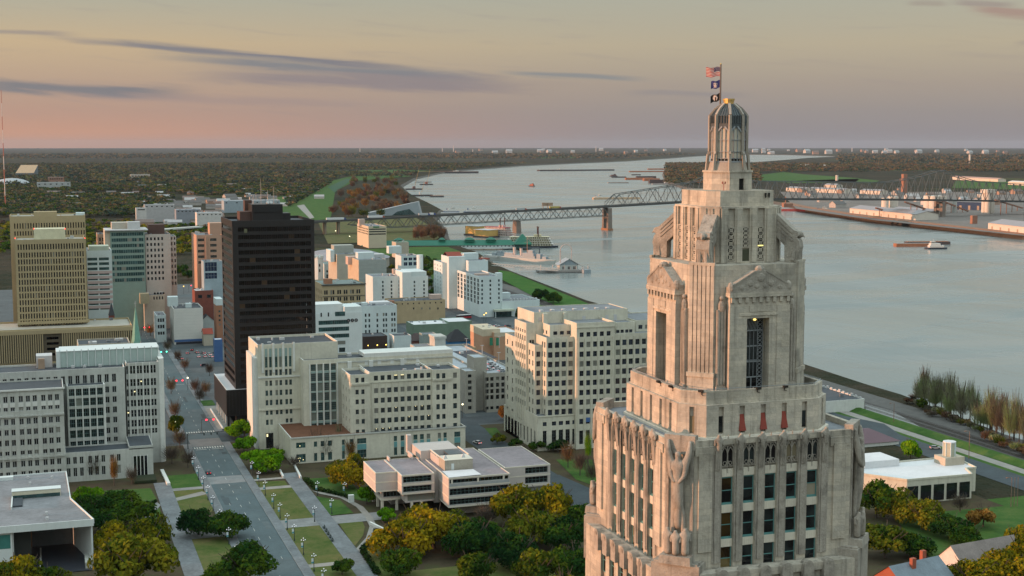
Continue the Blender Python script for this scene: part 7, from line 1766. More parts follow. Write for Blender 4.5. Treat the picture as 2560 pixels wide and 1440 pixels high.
barge('grey work barge above the crane barges',1058,456,A0(-10),60,16,3,BARGEG); barge('dark spoil barge close to the bank',1092,492,A0(-6),36,16,3,BARGED,BARGE)
for px,lab in ((1128,'blue and white towboat moored just beyond the bridge'),(1180,'second blue and white towboat moored right of the first')): towboat(lab,px,531,A0(-8),34,hm=plain('boat_blue',(.05,.09,.2),.5))
barge('long flat barge the two blue and white towboats lie along',1160,535,A0(-6),150,16,2.6,BARGEG,BOATW)
GRN = surf('green_metal_roof',(.012,.135,.085),.55,.15,.2); YEL = surf('yellow_wall',(.50,.32,.10),.8,.1,.2)
def riverboat(label,px,py,ang,L,B,decks,wall,roof,hm,stack):
	t = ship('riverboat',label,'riverboat',px,py,ang); mb = MB(); hull(mb,L,B,-.6,2.4,.16); part('hull',mb,hm,t,**L_)
	for k in range(decks):
		s = 1 - .06 * k; z = 2.4 + 3.1 * k; mb = MB(); mb.box(-L * .46 * s,L * .36 * s,-B * .42 * s,B * .42 * s,z + .25,z + 2.9); part('deckhouse',mb,wall,t,**L_)
		mb = MB(); mb.box(-L * .48 * s,L * .40 * s,-B * .5 * s,B * .5 * s,z + 2.9,z + 3.12); part('deck',mb,BOATW if k < decks - 1 else roof,t,**L_)
		mb = MB(); n = int(L / 4)
		for i in range(n): x = -L * .47 * s + i * (L * .86 * s) / n; mb.box(x,x + .35,-B * .49 * s,-B * .49 * s + .3,z + .2,z + 2.9); mb.box(x + 1.2,x + 2.4,-B * .43 * s,-B * .42 * s + .05,z + .9,z + 2.3,1)
		part('railing',mb,[BOATW,GLD],t,**L_)['kind'] = 'stuff'
	zt = 2.4 + 3.1 * decks; mb = MB(); mb.box(L * .05,L * .18,-B * .2,B * .2,zt,zt + 3); part('pilot_house',mb,wall,t,**L_)
	for s in (-1,1):
		mb = MB(); mb.tube((L * .12,s * B * .3,zt - 1),(L * .12,s * B * .3,zt + 13),.75,n=8); mb.tube((L * .12,s * B * .3,zt + 12.4),(L * .12,s * B * .3,zt + 13.4),1.1,n=8); part('funnel',mb,stack,t,**L_)
	mb = MB(); mb.tube((-L * .48,-B * .3,3.4),(-L * .48,B * .3,3.4),3.2,n=14); part('paddle_wheel',mb,surf('boat_red',(.34,.12,.08),.7),t,**L_)
CRM = surf('boat_cream',(.56,.50,.34),.7,.1,.3)
riverboat('cream three deck riverboat with two tall dark funnels at the end of the green landing',1328,619,A0(-14),74,17,4,CRM,CRM,BOATB,surf('funnel_dark',(.06,.03,.03),.6)); riverboat('pink and white riverboat with a red roof beyond the landing',1247,592,A0(-62),62,16,4,surf('boat_pink',(.55,.40,.38),.7),surf('boat_red_roof',(.26,.03,.05),.7),BOATW,surf('funnel_dark',(.06,.03,.03),.6))
b = Bld('landing','long floating landing with a green ridged roof and white wall',560,1700,WHITEP,GRN,z=WZ)
pa,pb_ = G(905,622,WZ + 2),G(1288,621,WZ + 1); u = Vector((pb_.x - pa.x,pb_.y - pa.y)).normalized(); nrm = Vector((u.y,-u.x)); Ln = (Vector((pb_.x,pb_.y)) - Vector((pa.x,pa.y))).length
Q = lambda a,d,z: (pa.x + u.x * a + nrm.x * d,pa.y + u.y * a + nrm.y * d,z)
D2 = 8.5; zw0,zw1,zr = WZ + 1.5,WZ + 6.5,WZ + 12.5
b.wm.quad([Q(0,D2,zw0),Q(Ln,D2,zw0),Q(Ln,D2,zw1),Q(0,D2,zw1)]); b.wm.quad([Q(Ln,D2,zw0),Q(Ln,-D2,zw0),Q(Ln,-D2,zw1),Q(Ln,D2,zw1)]); b.wm.quad([Q(0,-D2,zw0),Q(0,D2,zw0),Q(0,D2,zw1),Q(0,-D2,zw1)]); b.wm.quad([Q(Ln,-D2,zw0),Q(0,-D2,zw0),Q(0,-D2,zw1),Q(Ln,-D2,zw1)])
e = 1.2; b.rm.quad([Q(-e,D2 + e,zw1 - .3),Q(Ln + e,D2 + e,zw1 - .3),Q(Ln - 6,0,zr),Q(6,0,zr)]); b.rm.quad([Q(Ln + e,-D2 - e,zw1 - .3),Q(-e,-D2 - e,zw1 - .3),Q(6,0,zr),Q(Ln - 6,0,zr)]); b.rm.quad([Q(-e,-D2 - e,zw1 - .3),Q(-e,D2 + e,zw1 - .3),Q(6,0,zr)]); b.rm.quad([Q(Ln + e,D2 + e,zw1 - .3),Q(Ln + e,-D2 - e,zw1 - .3),Q(Ln - 6,0,zr)])
for k in range(40):
	c = Q(4 + k * (Ln - 8) / 39,D2 + .03,zw1 - 1.6); put('window',win_mesh(1.6,1.4,1,1,FRD,GLD,.1),b.root,c,atan2(u.y,u.x))
for a in (.06,.24,.52,.70,.84):
	mb = MB(); c = Vector(Q(Ln * a,0,0)); w = 9 if a != .52 else 6
	sq = lambda r: [(c.x + u.x * i * r + nrm.x * j * r,c.y + u.y * i * r + nrm.y * j * r) for i,j in ((-1,1),(1,1),(1,-1),(-1,-1))]
	mb.prism(sq(w * .6),zr - 2.5,zr + .8,0); mb.prism(sq(w * .75),zr + .8,zr + 3.4,0,poly2=sq(w * .2)); part('dormer',mb,GRN,b.root)
mb = MB(); c = Vector(Q(Ln + 9,6,0)); sq = lambda r: [(c.x + u.x * i * r + nrm.x * j * r,c.y + u.y * i * r + nrm.y * j * r) for i,j in ((-1,1),(1,1),(1,-1),(-1,-1))]; mb.prism(sq(12),zw1 + 1,zr + 3,poly2=sq(5),bot=True); mb.prism(sq(5),zr + 3,zr + 8,poly2=sq(.5)); part('pavilion_roof',mb,GRN,b.root); mb = MB(); mb.prism(sq(10),zw0,zw1 + 1); part('pavilion_wall',mb,surf('dark_green_wall',(.02,.07,.06),.8),b.root)
for k in range(12): mb = MB(); q_ = Q(Ln * (k + .5) / 12,5,0); mb.tube((q_[0],q_[1],WZ - 1),(q_[0],q_[1],zw0),.5,n=6); part('pile',mb,PIERC,b.root)
b.done()
simple('landing_house','green hip roofed landing house at the shore end of the long landing',1560,990,1022,606,20,SAND,GRN,z0=0,ph=.2);
for lab,px,L,H in (('yellow barge house at the left end of the moored boats',1190,30,12),('lower yellow barge house with a dark doorway beside the pink riverboat',1215,34,9)):
	t = barge(lab,px,588 if px < 1200 else 593,A0(-60),L,22,2.2,BARGED,YEL,'barge houses',H); mb = MB(); mb.box(-L / 2 + 1.5,L / 2 - 1.5,-10.6,10.6,2.2 + H,2.7 + H); part('roof',mb,UNITM,t,**L_)
NAVY = surf('navy_grey',(.25,.30,.33),.6,.15,.3); NAVYL = surf('navy_pale',(.42,.44,.42),.6,.12,.3)
t = ship('warship','grey museum destroyer with gun turrets and a mast moored by the levee','warship',1301,655,A0(-63)); Ls = 112
mb = MB(); hull(mb,Ls,12,-.6,5.6,.34,.03); part('hull',mb,NAVYL,t,**L_)
for x0_,x1_,w,z0_,z1_ in ((-30,26,6,5.6,8.2),(6,24,6.5,8.2,11.5),(14,22,5,11.5,15),(-26,-10,5,8.2,10.4)): mb = MB(); mb.box(x0_,x1_,-w / 2,w / 2,z0_,z1_); part('superstructure',mb,NAVY,t,**L_)
for x in (40,31,-34,-42,-14):
	mb = MB(); z = 5.6 if x not in (31,-34) else 8.2; mb.box(x - 3,x + 3,-2.4,2.4,z if z == 5.6 else 5.6,z + 3); mb.tube((x + (3 if x > 0 else -3),0,z + 2),(x + (9 if x > 0 else -9),0,z + 2.9),.3,n=6); part('gun_turret',mb,NAVY,t,**L_)
for x in (2,-9): mb = MB(); mb.tube((x,0,8.2),(x - .8,0,17),1.9,1.8,10); part('funnel',mb,surf('funnel_pink',(.46,.40,.37),.6),t,**L_)
mb = MB(); mb.tube((11,0,11),(11,0,31),.4,.2,6); mb.bar((11,-4,24),(11,4,24),.3,.3); mb.bar((11,-2.5,27.5),(11,2.5,27.5),.3,.3); part('mast',mb,surf('mast_orange',(.36,.20,.14),.6),t,**L_)
t = ship('mooring_gantry','dark steel mooring gantry at the bow of the destroyer','gantry',1336,655,A0(-10)); mb = MB()
for x in (-6,6): mb.bar((x,0,-1),(x,0,17),1.1,1.1)
mb.bar((-17,0,17),(6.5,0,17),1.1,1.1); part('frame',mb,plain('dock_steel',(.06,.08,.10),.6),t,**L_)
t = ship('dock_pavilion','floating dock pavilion with a gabled grey hall and a tall slim arch','pavilion',1416,680,A0(-8)); PIPE = plain('white_pipe',(.50,.46,.43),.5)
mb = MB(); mb.box(-32,24,-9,9,.4,2.4); part('deck',mb,BARGEG,t,**L_); mb = MB(); mb.box(-9,11,-8,8,2.4,8.5); part('hall',mb,NAVYL,t,**L_)
mb = MB(); mb.quad([(-11,-9.5,8.2),(1,-9.5,15),(1,9.5,15),(-11,9.5,8.2)][::-1]); mb.quad([(1,-9.5,15),(13,-9.5,8.2),(13,9.5,8.2),(1,9.5,15)][::-1]); mb.quad([(-10,-8.2,8.4),(12,-8.2,8.4),(1,-8.2,14.6)]); part('hall_roof',mb,NAVY,t,**L_)
for x in (-5,1,6): put('window',win_mesh(3.2,3.4,2,2,PIPE,GL,.2),t,Vector(t.location),0);
for i,o in enumerate([c for c in t.children if c.name.startswith('window')]): o.location = (-5 + 6 * i,-8.1,5.2)
mb = MB(); n = 20; pts = [(-7.2,-2,5),(-7.2,-2,24)] + [(-1 - 6.2 * cos(pi * k / n),-2,24 + 6.2 * sin(pi * k / n)) for k in range(n + 1)] + [(5.2,-2,5)]
for a,c in zip(pts,pts[1:]): mb.bar(a,c,.9,.9)
part('arch',mb,surf('arch_pink',(.54,.44,.40),.6),t,**L_)
mb = MB()
for k in range(26): x = -31 + k * 2.2; mb.bar((x,-8.8,2.4),(x + 2.2,-8.8,3.6),.15,.15); mb.bar((x,-8.8,2.4),(x,-8.8,3.6),.2,.2)
for k in range(9): x = -30 + k * 6.5; mb.tube((x,-8,-2),(x,-8,6 if k % 2 else 9),.45,n=6)
for s in (-1,1): mb.bar((-20,s * 7,3),(-8,s * 7,9.5),.4,.4); mb.bar((24,s * 7,3),(12,s * 7,9),.4,.4)
part('railing',mb,PIPE,t,**L_)['kind'] = 'stuff'
t = ship('dock','small separate mooring dolphin right of the dock pavilion','dolphin',1466,683,0); mb = MB(); mb.box(-4,4,-3,3,-1,4); mb.tube((3,0,-1),(3,0,7),.5,n=6); mb.tube((-3,0,-1),(-3,0,7),.5,n=6); part('dolphin',mb,NAVY,t,**L_)
a,c = G(1232,664,1),G(1395,677,WZ + 3); t = thing('gangway','long grey truss gangway from the levee to the dock pavilion','gangway',(a.x,a.y,0)); mb = MB()
for s in (0,2.2):
	mb.bar((a.x,a.y,a.z + s),(c.x,c.y,c.z + s),.5,.5); mb.bar((a.x,a.y + 4,a.z + s),(c.x,c.y + 4,c.z + s),.5,.5)
for k in range(24): f = lambda q,s: tuple(a + (c - a) * q + Vector((0,0,s))); mb.bar(f(k / 24,0),f((k + 1) / 24,2.2),.3,.3)
mb.quad([tuple(a),tuple(c),tuple(c + Vector((0,4,0))),tuple(a + Vector((0,4,0)))]); part('truss',mb,NAVYL,t)
a,c = G(1205,643,1),G(1260,641,WZ + 4); mb = MB(); mb.bar(tuple(a),tuple(c),2,.8); solo('gangway',mb,NAVYL,'short gangway reaching the stern of the destroyer','gangway')
WHF = surf('wharf_timber',(.24,.13,.08),.9,.3,.15); SHED = surf('shed_white',(.60,.55,.48),.8,.1,.1); SHEDR = surf('shed_roof',(.26,.25,.26),.6,.15,.05)
pw = [Vector(g2(*p,WZ)) for p in ((1955,514),(2000,524.5),(2090,539),(2170,552),(2330,570.5),(2560,597.5),(2700,614))]
t = thing('wharf','long rust coloured timber wharf along the far bank','wharf',(pw[3].x,pw[3].y,0)); mb = MB(); pl = MB()
for a,c in zip(pw,pw[1:]):
	d = (c - a).normalized(); n = Vector((-d.y,d.x));
	if n.dot(Vector((pw[0] - Vector((0,0)))[:2])) < 0: n = -n
	q = [a,c,c + n * 20,a + n * 20];
	for z0_,z1_ in ((-1.5,1.2),): mb.quad([(a.x,a.y,z0_),(a.x,a.y,z1_),(c.x,c.y,z1_),(c.x,c.y,z0_)]); mb.quad([(v.x,v.y,z1_) for v in q]);
	k = int((c - a).length / 14)
	for i in range(k): v = a + (c - a) * i / k; pl.box(v.x - .6,v.x + .6,v.y - .6,v.y + .6,WZ - 1,-1.4)
part('wharf_deck',mb,WHF,t); part('piles',pl,WHF,t)['kind'] = 'stuff'
def shed(label,p0,p1,d,h,wall=SHED,roof=SHEDR,nd=6,name='warehouse'):
	a,c = Vector(g2(*p0)),Vector(g2(*p1)); u = (c - a).normalized(); L = (c - a).length; t = thing(name,label,'warehouse',(a.x,a.y,0),rz=atan2(u.y,u.x)); w,r = MB(),MB(); w.box(0,L,0,d,0,h); w.quad([(0,d,h),(0,0,h),(0,d / 2,h + d * .12)]); w.quad([(L,0,h),(L,d,h),(L,d / 2,h + d * .12)])
	r.quad([(-1,-1,h - .1),(L + 1,-1,h - .1),(L + 1,d / 2,h + d * .125),(-1,d / 2,h + d * .125)]); r.quad([(-1,d / 2,h + d * .125),(L + 1,d / 2,h + d * .125),(L + 1,d + 1,h - .1),(-1,d + 1,h - .1)]); part('wall',w,wall,t,**L_); part('roof',r,roof,t,**L_)
	for k in range(nd): x = L * (k + .5) / nd; m = MB(); m.box(x - 2.2,x + 2.2,-.12,.02,.2,h * .55); part('door',m,surf('shed_door',(.36,.27,.20),.8),t,**L_)
	return t
shed('long white wharf shed with a grey roof under the bridge',(2124,534),(2289,551),44,10.5,nd=9); shed('second white wharf shed cut by the right edge',(2470,574),(2600,590),46,10.5,nd=6); shed('smaller pale shed behind the long wharf shed',(2230,533),(2330,541),30,9,nd=3); shed('dark blue shed behind the silo cluster',(2390,524),(2456,526),40,16,surf('shed_blue',(.03,.06,.12),.8),SHEDR,3)
for i,(p0,p1) in enumerate((((1965,478),(2010,481)),((2020,480),(2110,484)),((2150,485),(2200,487)),((2380,449),(2495,455)),((2060,470),(2090,471)),((2005,418),(2030,417)),((2048,418),(2064,418)),((2520,462),(2560,464)))): shed(['flat shed at the far end of the railway yard','long tan storage shed in the yard beyond the bridge','pale shed left of the bridge tanks','long salmon roofed shed far behind the bridge','small shed by the green field','white roofed farm shed in the far woods','second white roofed farm shed in the far woods','pale shed at the far right edge'][i],p0,p1,30,10,SHED,surf('salmon_roof',(.40,.25,.20),.8) if i == 3 else SHED if i > 4 else SHEDR,3)
def silo(name,label,px,py,r,h,n=1,cap=0,mat=None,grp=None):
	p = G(px,py,0); t = thing(name,label,'silo' if name == 'silo' else 'tank',(p.x,p.y,0),grp)
	for i in range(n):
		for j in range(2 if n > 1 else 1): mb = MB(); x,y = (i - (n - 1) / 2) * 2 * r,j * 2 * r; mb.tube((x,y,0),(x,y,h),r,n=20); part('shell',mb,mat or SHED,t,**L_)
	if cap: mb = MB(); mb.box(-n * r - .5,n * r + .5,-r,(3 if n > 1 else 1) * r,h,h + cap); part('headhouse',mb,mat or SHED,t,**L_)
	return t
silo('silo','tall white silo cluster at right, partly behind the bridge deck',2473.5,534,5.0,39,2,7); silo('silo','pale round silo pair on the far bank left of the bridge tower',2232,530,10,30); silo('silo','pale round silo beside the pair left of the bridge tower',2212,531,7,28); silo('silo','pink white silo group behind the bridge tower pier',2344,533,9,33,2,0); silo('silo','grey steel silo right of the pink silo group',2386,532,4.5,26,mat=NAVYL)
silo('tank','low white tank in the yard right of the tower',2450,495,7,9); silo('tank','small white tower tank far beyond the bridge',2424,408,7,60); silo('tank','white water tank standing on the bridge skyline',2092,452,5,20)
p = G(2262,490); t = thing('mill_tower','rust red mill tower behind the bridge truss','tower',(p.x,p.y,0)); mb = MB(); mb.box(-5,6,0,10,0,56); part('shaft',mb,surf('mill_rust',(.30,.15,.10),.8),t,**L_); mb = MB(); mb.box(-9,11,-1,12,40,44); part('gallery',mb,surf('mill_rust',(.30,.15,.10),.8),t,**L_)
p = G(2183,549,WZ); t = barge('yellow work float with a small crane house at the wharf',2183,550,A0(-18),22,10,2.5,YEL,YEL,'barges on the river',5)
p = G(2437,560,0); mb = MB(); mb.box(p.x - 5,p.x + 5,p.y,p.y + 6,0,14); solo('crane_house',mb,surf('mill_rust',(.30,.15,.10),.8),'dark red crane house on the wharf right of the bridge','crane house')
p = G(1970,517,1); mb = MB(); mb.box(p.x - 10,p.x + 12,p.y,p.y + 8,0,8); mb.tube((p.x - 6,p.y,8),(p.x - 6,p.y,22),1.2,n=8); solo('loading_house',mb,surf('mill_rust',(.30,.15,.10),.8),'small rusty loading house at the near end of the wharf','loading house')
a,c = G(920,541,0),G(1052,536,0); b = Bld('campus_building','angular grey metal building rising like a wedge behind the bridge',a.x,a.y,surf('campus_grey',(.27,.31,.33),.5,.1,.1),surf('campus_grey',(.27,.31,.33),.5)); q = [(a.x,a.y),(c.x,c.y),(c.x + 12,c.y + 34),(a.x + 8,a.y + 34)]
b.wm.prism(q,0,1,cap=False); n = len(b.wm.v); b.wm.v[4:8] = [(q[0][0],q[0][1],6),(q[1][0] - 6,q[1][1],24),(q[2][0] - 6,q[2][1],24),(q[3][0],q[3][1],6)]; b.rm.quad(b.wm.v[4:8]); d = (c - a)
b.wm.f = b.wm.f; mb = MB(); mb.quad([tuple(a + d * .45 + Vector((0,-.1,.3))),tuple(a + d * .9 + Vector((0,-.1,.3))),tuple(a + d * .78 + Vector((0,-.1,11))),tuple(a + d * .55 + Vector((0,-.1,7)))]); part('glass_front',mb,GLT,b.root); b.done()
sheet('levee_field',P2((640,505),(700,492),(790,462),(880,440),(1000,437),(1030,441),(890,452),(838,478),(828,540),(820,556),(760,560)),.6,M_GRASS); sheet('levee_road',P2((742,515),(760,512),(786,545),(775,548)),.8,M_PATH); sheet('levee_bank',P2((820,468),(868,446),(880,450),(836,482)),.9,surf('dark_levee_grass',(.02,.07,.03),.95))
for pl_ in (((1880,440),(1960,430),(2010,436),(2150,446),(2140,455),(1990,458),(1900,452)),((1990,452),(2150,447),(2200,452),(2180,458)),((2390,452),(2560,455),(2560,475),(2380,470)),((1330,392),(1450,390),(1440,395),(1350,396)),((2100,402),(2160,400),(2150,405),(2110,406)),((620,432),(1000,424),(1090,428),(840,438),(600,442))): sheet('field',P2(*pl_),.5,M_GRASS)
sheet('park_lawn',P2((820,628),(1050,618),(1120,618),(1180,640),(1100,690),(1080,700),(1060,640),(900,640)),.5,M_GRASS); sheet('yard',P2((1950,480),(2560,480),(2560,590),(2180,550),(1990,522)),.3,surf('yard_grey',(.16,.14,.125),.95,.4,.02)); sheet('riverside_park',P2((790,545),(1040,545),(1110,585),(1090,600),(820,610)),.4,lawn_material('dull_grass',(.06,.085,.03),(.10,.10,.04),(.13,.11,.05)))
for i,(a,c) in enumerate((((2262,505,30),(2335,530,3)),((2350,500,26),(2420,528,2)),((2190,520,18),(2232,532,2)),((2488,500,30),(2556,520,4)))):
	a,c = G(*a),G(*c); mb = MB(); mb.bar(tuple(a),tuple(c),3,2.4)
	for k in range(1,5): q_ = a + (c - a) * k / 5; mb.box(q_.x - .5,q_.x + .5,q_.y - .5,q_.y + .5,0,q_.z)
	solo('conveyor',mb,surf('mill_rust',(.30,.15,.10),.8),['rusty conveyor sloping down from the mill tower','rusty conveyor by the pink silo group','short conveyor left of the silo pair','conveyor right of the tall silo cluster'][i],'conveyor')
# ================================================================ TREES
def mesh_np(name,V,F,mats,smooth=False):
	V = np.asarray(V,np.float32); F = np.asarray(F,np.int32); k = F.shape[1]
	me = bpy.data.meshes.new(name); me.vertices.add(len(V)); me.vertices.foreach_set('co',V.ravel()); me.loops.add(F.size); me.loops.foreach_set('vertex_index',F.ravel())
	me.polygons.add(len(F)); me.polygons.foreach_set('loop_start',np.arange(0,F.size,k,dtype=np.int32)); me.update(calc_edges=True)
	for m in mats: me.materials.append(m)
	return me
def leaf_quads(C,N,size):
	"""leaf sprays: centres C, rough facing N, half size"""
	n = len(C); N = N + rng.normal(0,.55,(n,3)); N /= np.linalg.norm(N,axis=1)[:,None] + 1e-6
	A = np.cross(N,rng.normal(0,1,(n,3))); A /= np.linalg.norm(A,axis=1)[:,None] + 1e-6; B = np.cross(N,A); s = (size * rng.uniform(.55,1.3,n))[:,None]; t = s * rng.uniform(.5,1.0,n)[:,None]
	V = np.stack([C - A * s - B * t * .4,C + B * t,C + A * s - B * t * .3,C - B * t * .9],1).reshape(-1,3)
	return V,np.arange(4 * n).reshape(-1,4)
def crown(kind,n,size,seed):
	global rng; keep = rng; rng = np.random.default_rng(seed)
	if kind == 'bare' or kind == 'tall':
		k = 26 if kind == 'bare' else 20; VV = []
		for i in range(n):
			a = rng.uniform(0,2 * pi); up = rng.uniform(.25,1.0); r0 = rng.uniform(0,.5); h = rng.uniform(0,.5); w = .5 if kind == 'tall' else .95
			p = np.array([r0 * w * cos(a),r0 * w * sin(a),.1 + h]); d = np.array([cos(a) * w * rng.uniform(.3,1),sin(a) * w * rng.uniform(.3,1),up * 1.1]); L = rng.uniform(.2,.5); q = p + d * L; s = np.cross(d,rng.normal(0,1,3)); s = s / (np.linalg.norm(s) + 1e-6) * size * rng.uniform(.6,1.5)
			VV += [p - s * .5,p + s * .5,q + s * .22,q - s * .22]
		V = np.array(VV); F = np.arange(len(V)).reshape(-1,4)
		C = rng.normal(0,1,(n // 10,3)); C /= np.linalg.norm(C,axis=1)[:,None]; C *= rng.uniform(.35,1,len(C))[:,None] * np.array([.42 if kind == 'tall' else .8,.42 if kind == 'tall' else .8,.55]); C[:,2] += .62
		v2,f2 = leaf_quads(C,rng.normal(0,1,C.shape),size * 1.3); F = np.vstack([F,f2 + len(V)]); V = np.vstack([V,v2])
	else:
		nl = {'oak': 15,'round': 9,'far': 6}[kind]; fl = {'oak': .52,'round': .85,'far': .7}[kind]; VV,FF,o = [],[],0
		for i in range(nl):
			a = rng.uniform(0,2 * pi); r = sqrt(rng.uniform(0,1)) * .66; R = rng.uniform(.24,.46) * (1.1 - .3 * r); z = (1 - r * r) * fl * rng.uniform(.35,1.0); m = int(n / nl * (R / .36) ** 2)
			N = rng.normal(0,1,(m,3)); N[:,2] += .25; N /= np.linalg.norm(N,axis=1)[:,None]; C = np.array([r * cos(a),r * sin(a),z]) + N * (R * rng.uniform(.62,1.08,m))[:,None] * np.array([1,1,.72])
			v,f = leaf_quads(C,N,size); VV.append(v); FF.append(f + o); o += len(v)
		V,F = np.vstack(VV),np.vstack(FF)
	rng = keep
	return V,F
LEAF = {'ochre': leafmat('oak_new_leaf',(.025,.055,.008),(.155,.145,.008),(.31,.22,.010)),'olive': leafmat('oak_olive',(.020,.052,.008),(.09,.115,.010),(.20,.18,.015)),'dark': leafmat('oak_dark',(.008,.032,.010),(.024,.068,.012),(.072,.115,.010)),
		'bright': leafmat('fresh_leaf',(.05,.14,.006),(.11,.26,.008),(.19,.32,.012)),'red': leafmat('bare_twigs_red',(.10,.058,.040),(.16,.09,.055),(.17,.12,.045)),'brown': leafmat('bare_twigs',(.085,.068,.055),(.13,.10,.078),(.13,.125,.05)),
		'willow': leafmat('willow_green',(.20,.185,.14),(.24,.25,.14),(.20,.26,.10)),'orange': leafmat('orange_leaf',(.14,.07,.02),(.27,.14,.03),(.30,.18,.05))}
LEAF['wood_green'] = leafmat('wood_green',(.026,.050,.026),(.062,.085,.040),(.13,.115,.042),.02,.1); LEAF['wood_brown'] = leafmat('wood_brown',(.065,.058,.042),(.12,.095,.062),(.19,.13,.05),.02,.1); LEAF['wood_dark'] = leafmat('wood_dark',(.018,.036,.032),(.032,.058,.048),(.06,.085,.045),.02,.1)
BARK = surf('bark',(.075,.06,.048),.95,.25,1.5)
CR = {}
def crown_me(kind,leaf,var,fine=True):
	key = (kind,leaf,var,fine)
	if key not in CR:
		n,s = {'oak': (4200,.055),'round': (2600,.075),'bare': (620,.014),'tall': (700,.011)}[kind] if fine else {'oak': (420,.16),'round': (330,.18),'bare': (320,.05),'tall': (260,.05)}[kind]
		V,F = crown(kind,n,s,var * 13 + len(kind)); CR[key] = mesh_np('crown',V,F,[LEAF[leaf]])
	return CR[key]
TK = {}
def trunk_me(kind,var):
	if (kind,var) not in TK:
		r = random.Random(var + 3); mb = MB(); h0 = {'oak': .30,'round': .35,'bare': .35,'tall': .3}[kind]; mb.tube((0,0,-.03),(0,0,h0),.045,.034,7); n = 6
		for i in range(n):
			a = 2 * pi * i / n + r.random(); sp = {'oak': .62,'round': .4,'bare': .5,'tall': .22}[kind]; m = (cos(a) * sp * .5,sin(a) * sp * .5,h0 + .22); mb.tube((0,0,h0 - .03),m,.028,.017,5)
			mb.tube(m,(cos(a) * sp,sin(a) * sp,h0 + .42 + .2 * r.random()),.017,.006,4); mb.tube(m,(cos(a + .6) * sp * .8,sin(a + .6) * sp * .8,h0 + .5),.013,.005,4)
		TK[(kind,var)] = mb.mesh('trunk',[BARK])
	return TK[(kind,var)]
KIND = {'oak': ('live_oak','spreading live oak'),'round': ('tree','rounded leafy tree'),'bare': ('bare_tree','bare twiggy tree'),'tall': ('cottonwood','tall slender bank tree')}
COLN = {'ochre': 'yellow ochre','olive': 'olive green','dark': 'dark green','bright': 'fresh bright green','red': 'reddish','brown': 'brown','willow': 'pale green','orange': 'orange'}
NT_ = [0]
def tree(px,py,R,Hh,kind,leaf,where,fine=True,group=None,xy=None,sq=1.0):
	p = Vector((*xy,0)) if xy else G(px,py); NT_[0] += 1; v = NT_[0] % 4; t = thing(KIND[kind][0],'%s %s %s' % (COLN[leaf],KIND[kind][1],where),'tree',(p.x,p.y,.1),group,random.random() * 6.28)
	o = bpy.data.objects.new('trunk',trunk_me(kind,v)); COL.objects.link(o); o.parent = t; o.scale = (R,R,Hh)
	c = bpy.data.objects.new('crown',crown_me(kind,leaf,v,fine)); COL.objects.link(c); c.parent = t
	if kind in ('oak','round'): base = Hh * (.24 if kind == 'oak' else .16); c.location = (0,0,base); zs = (Hh - base) / (.86 if kind == 'oak' else 1.15); c.scale = (R,R * sq,zs)
	else: c.location = (0,0,Hh * .12); c.scale = (R,R,Hh * .72)
	return t
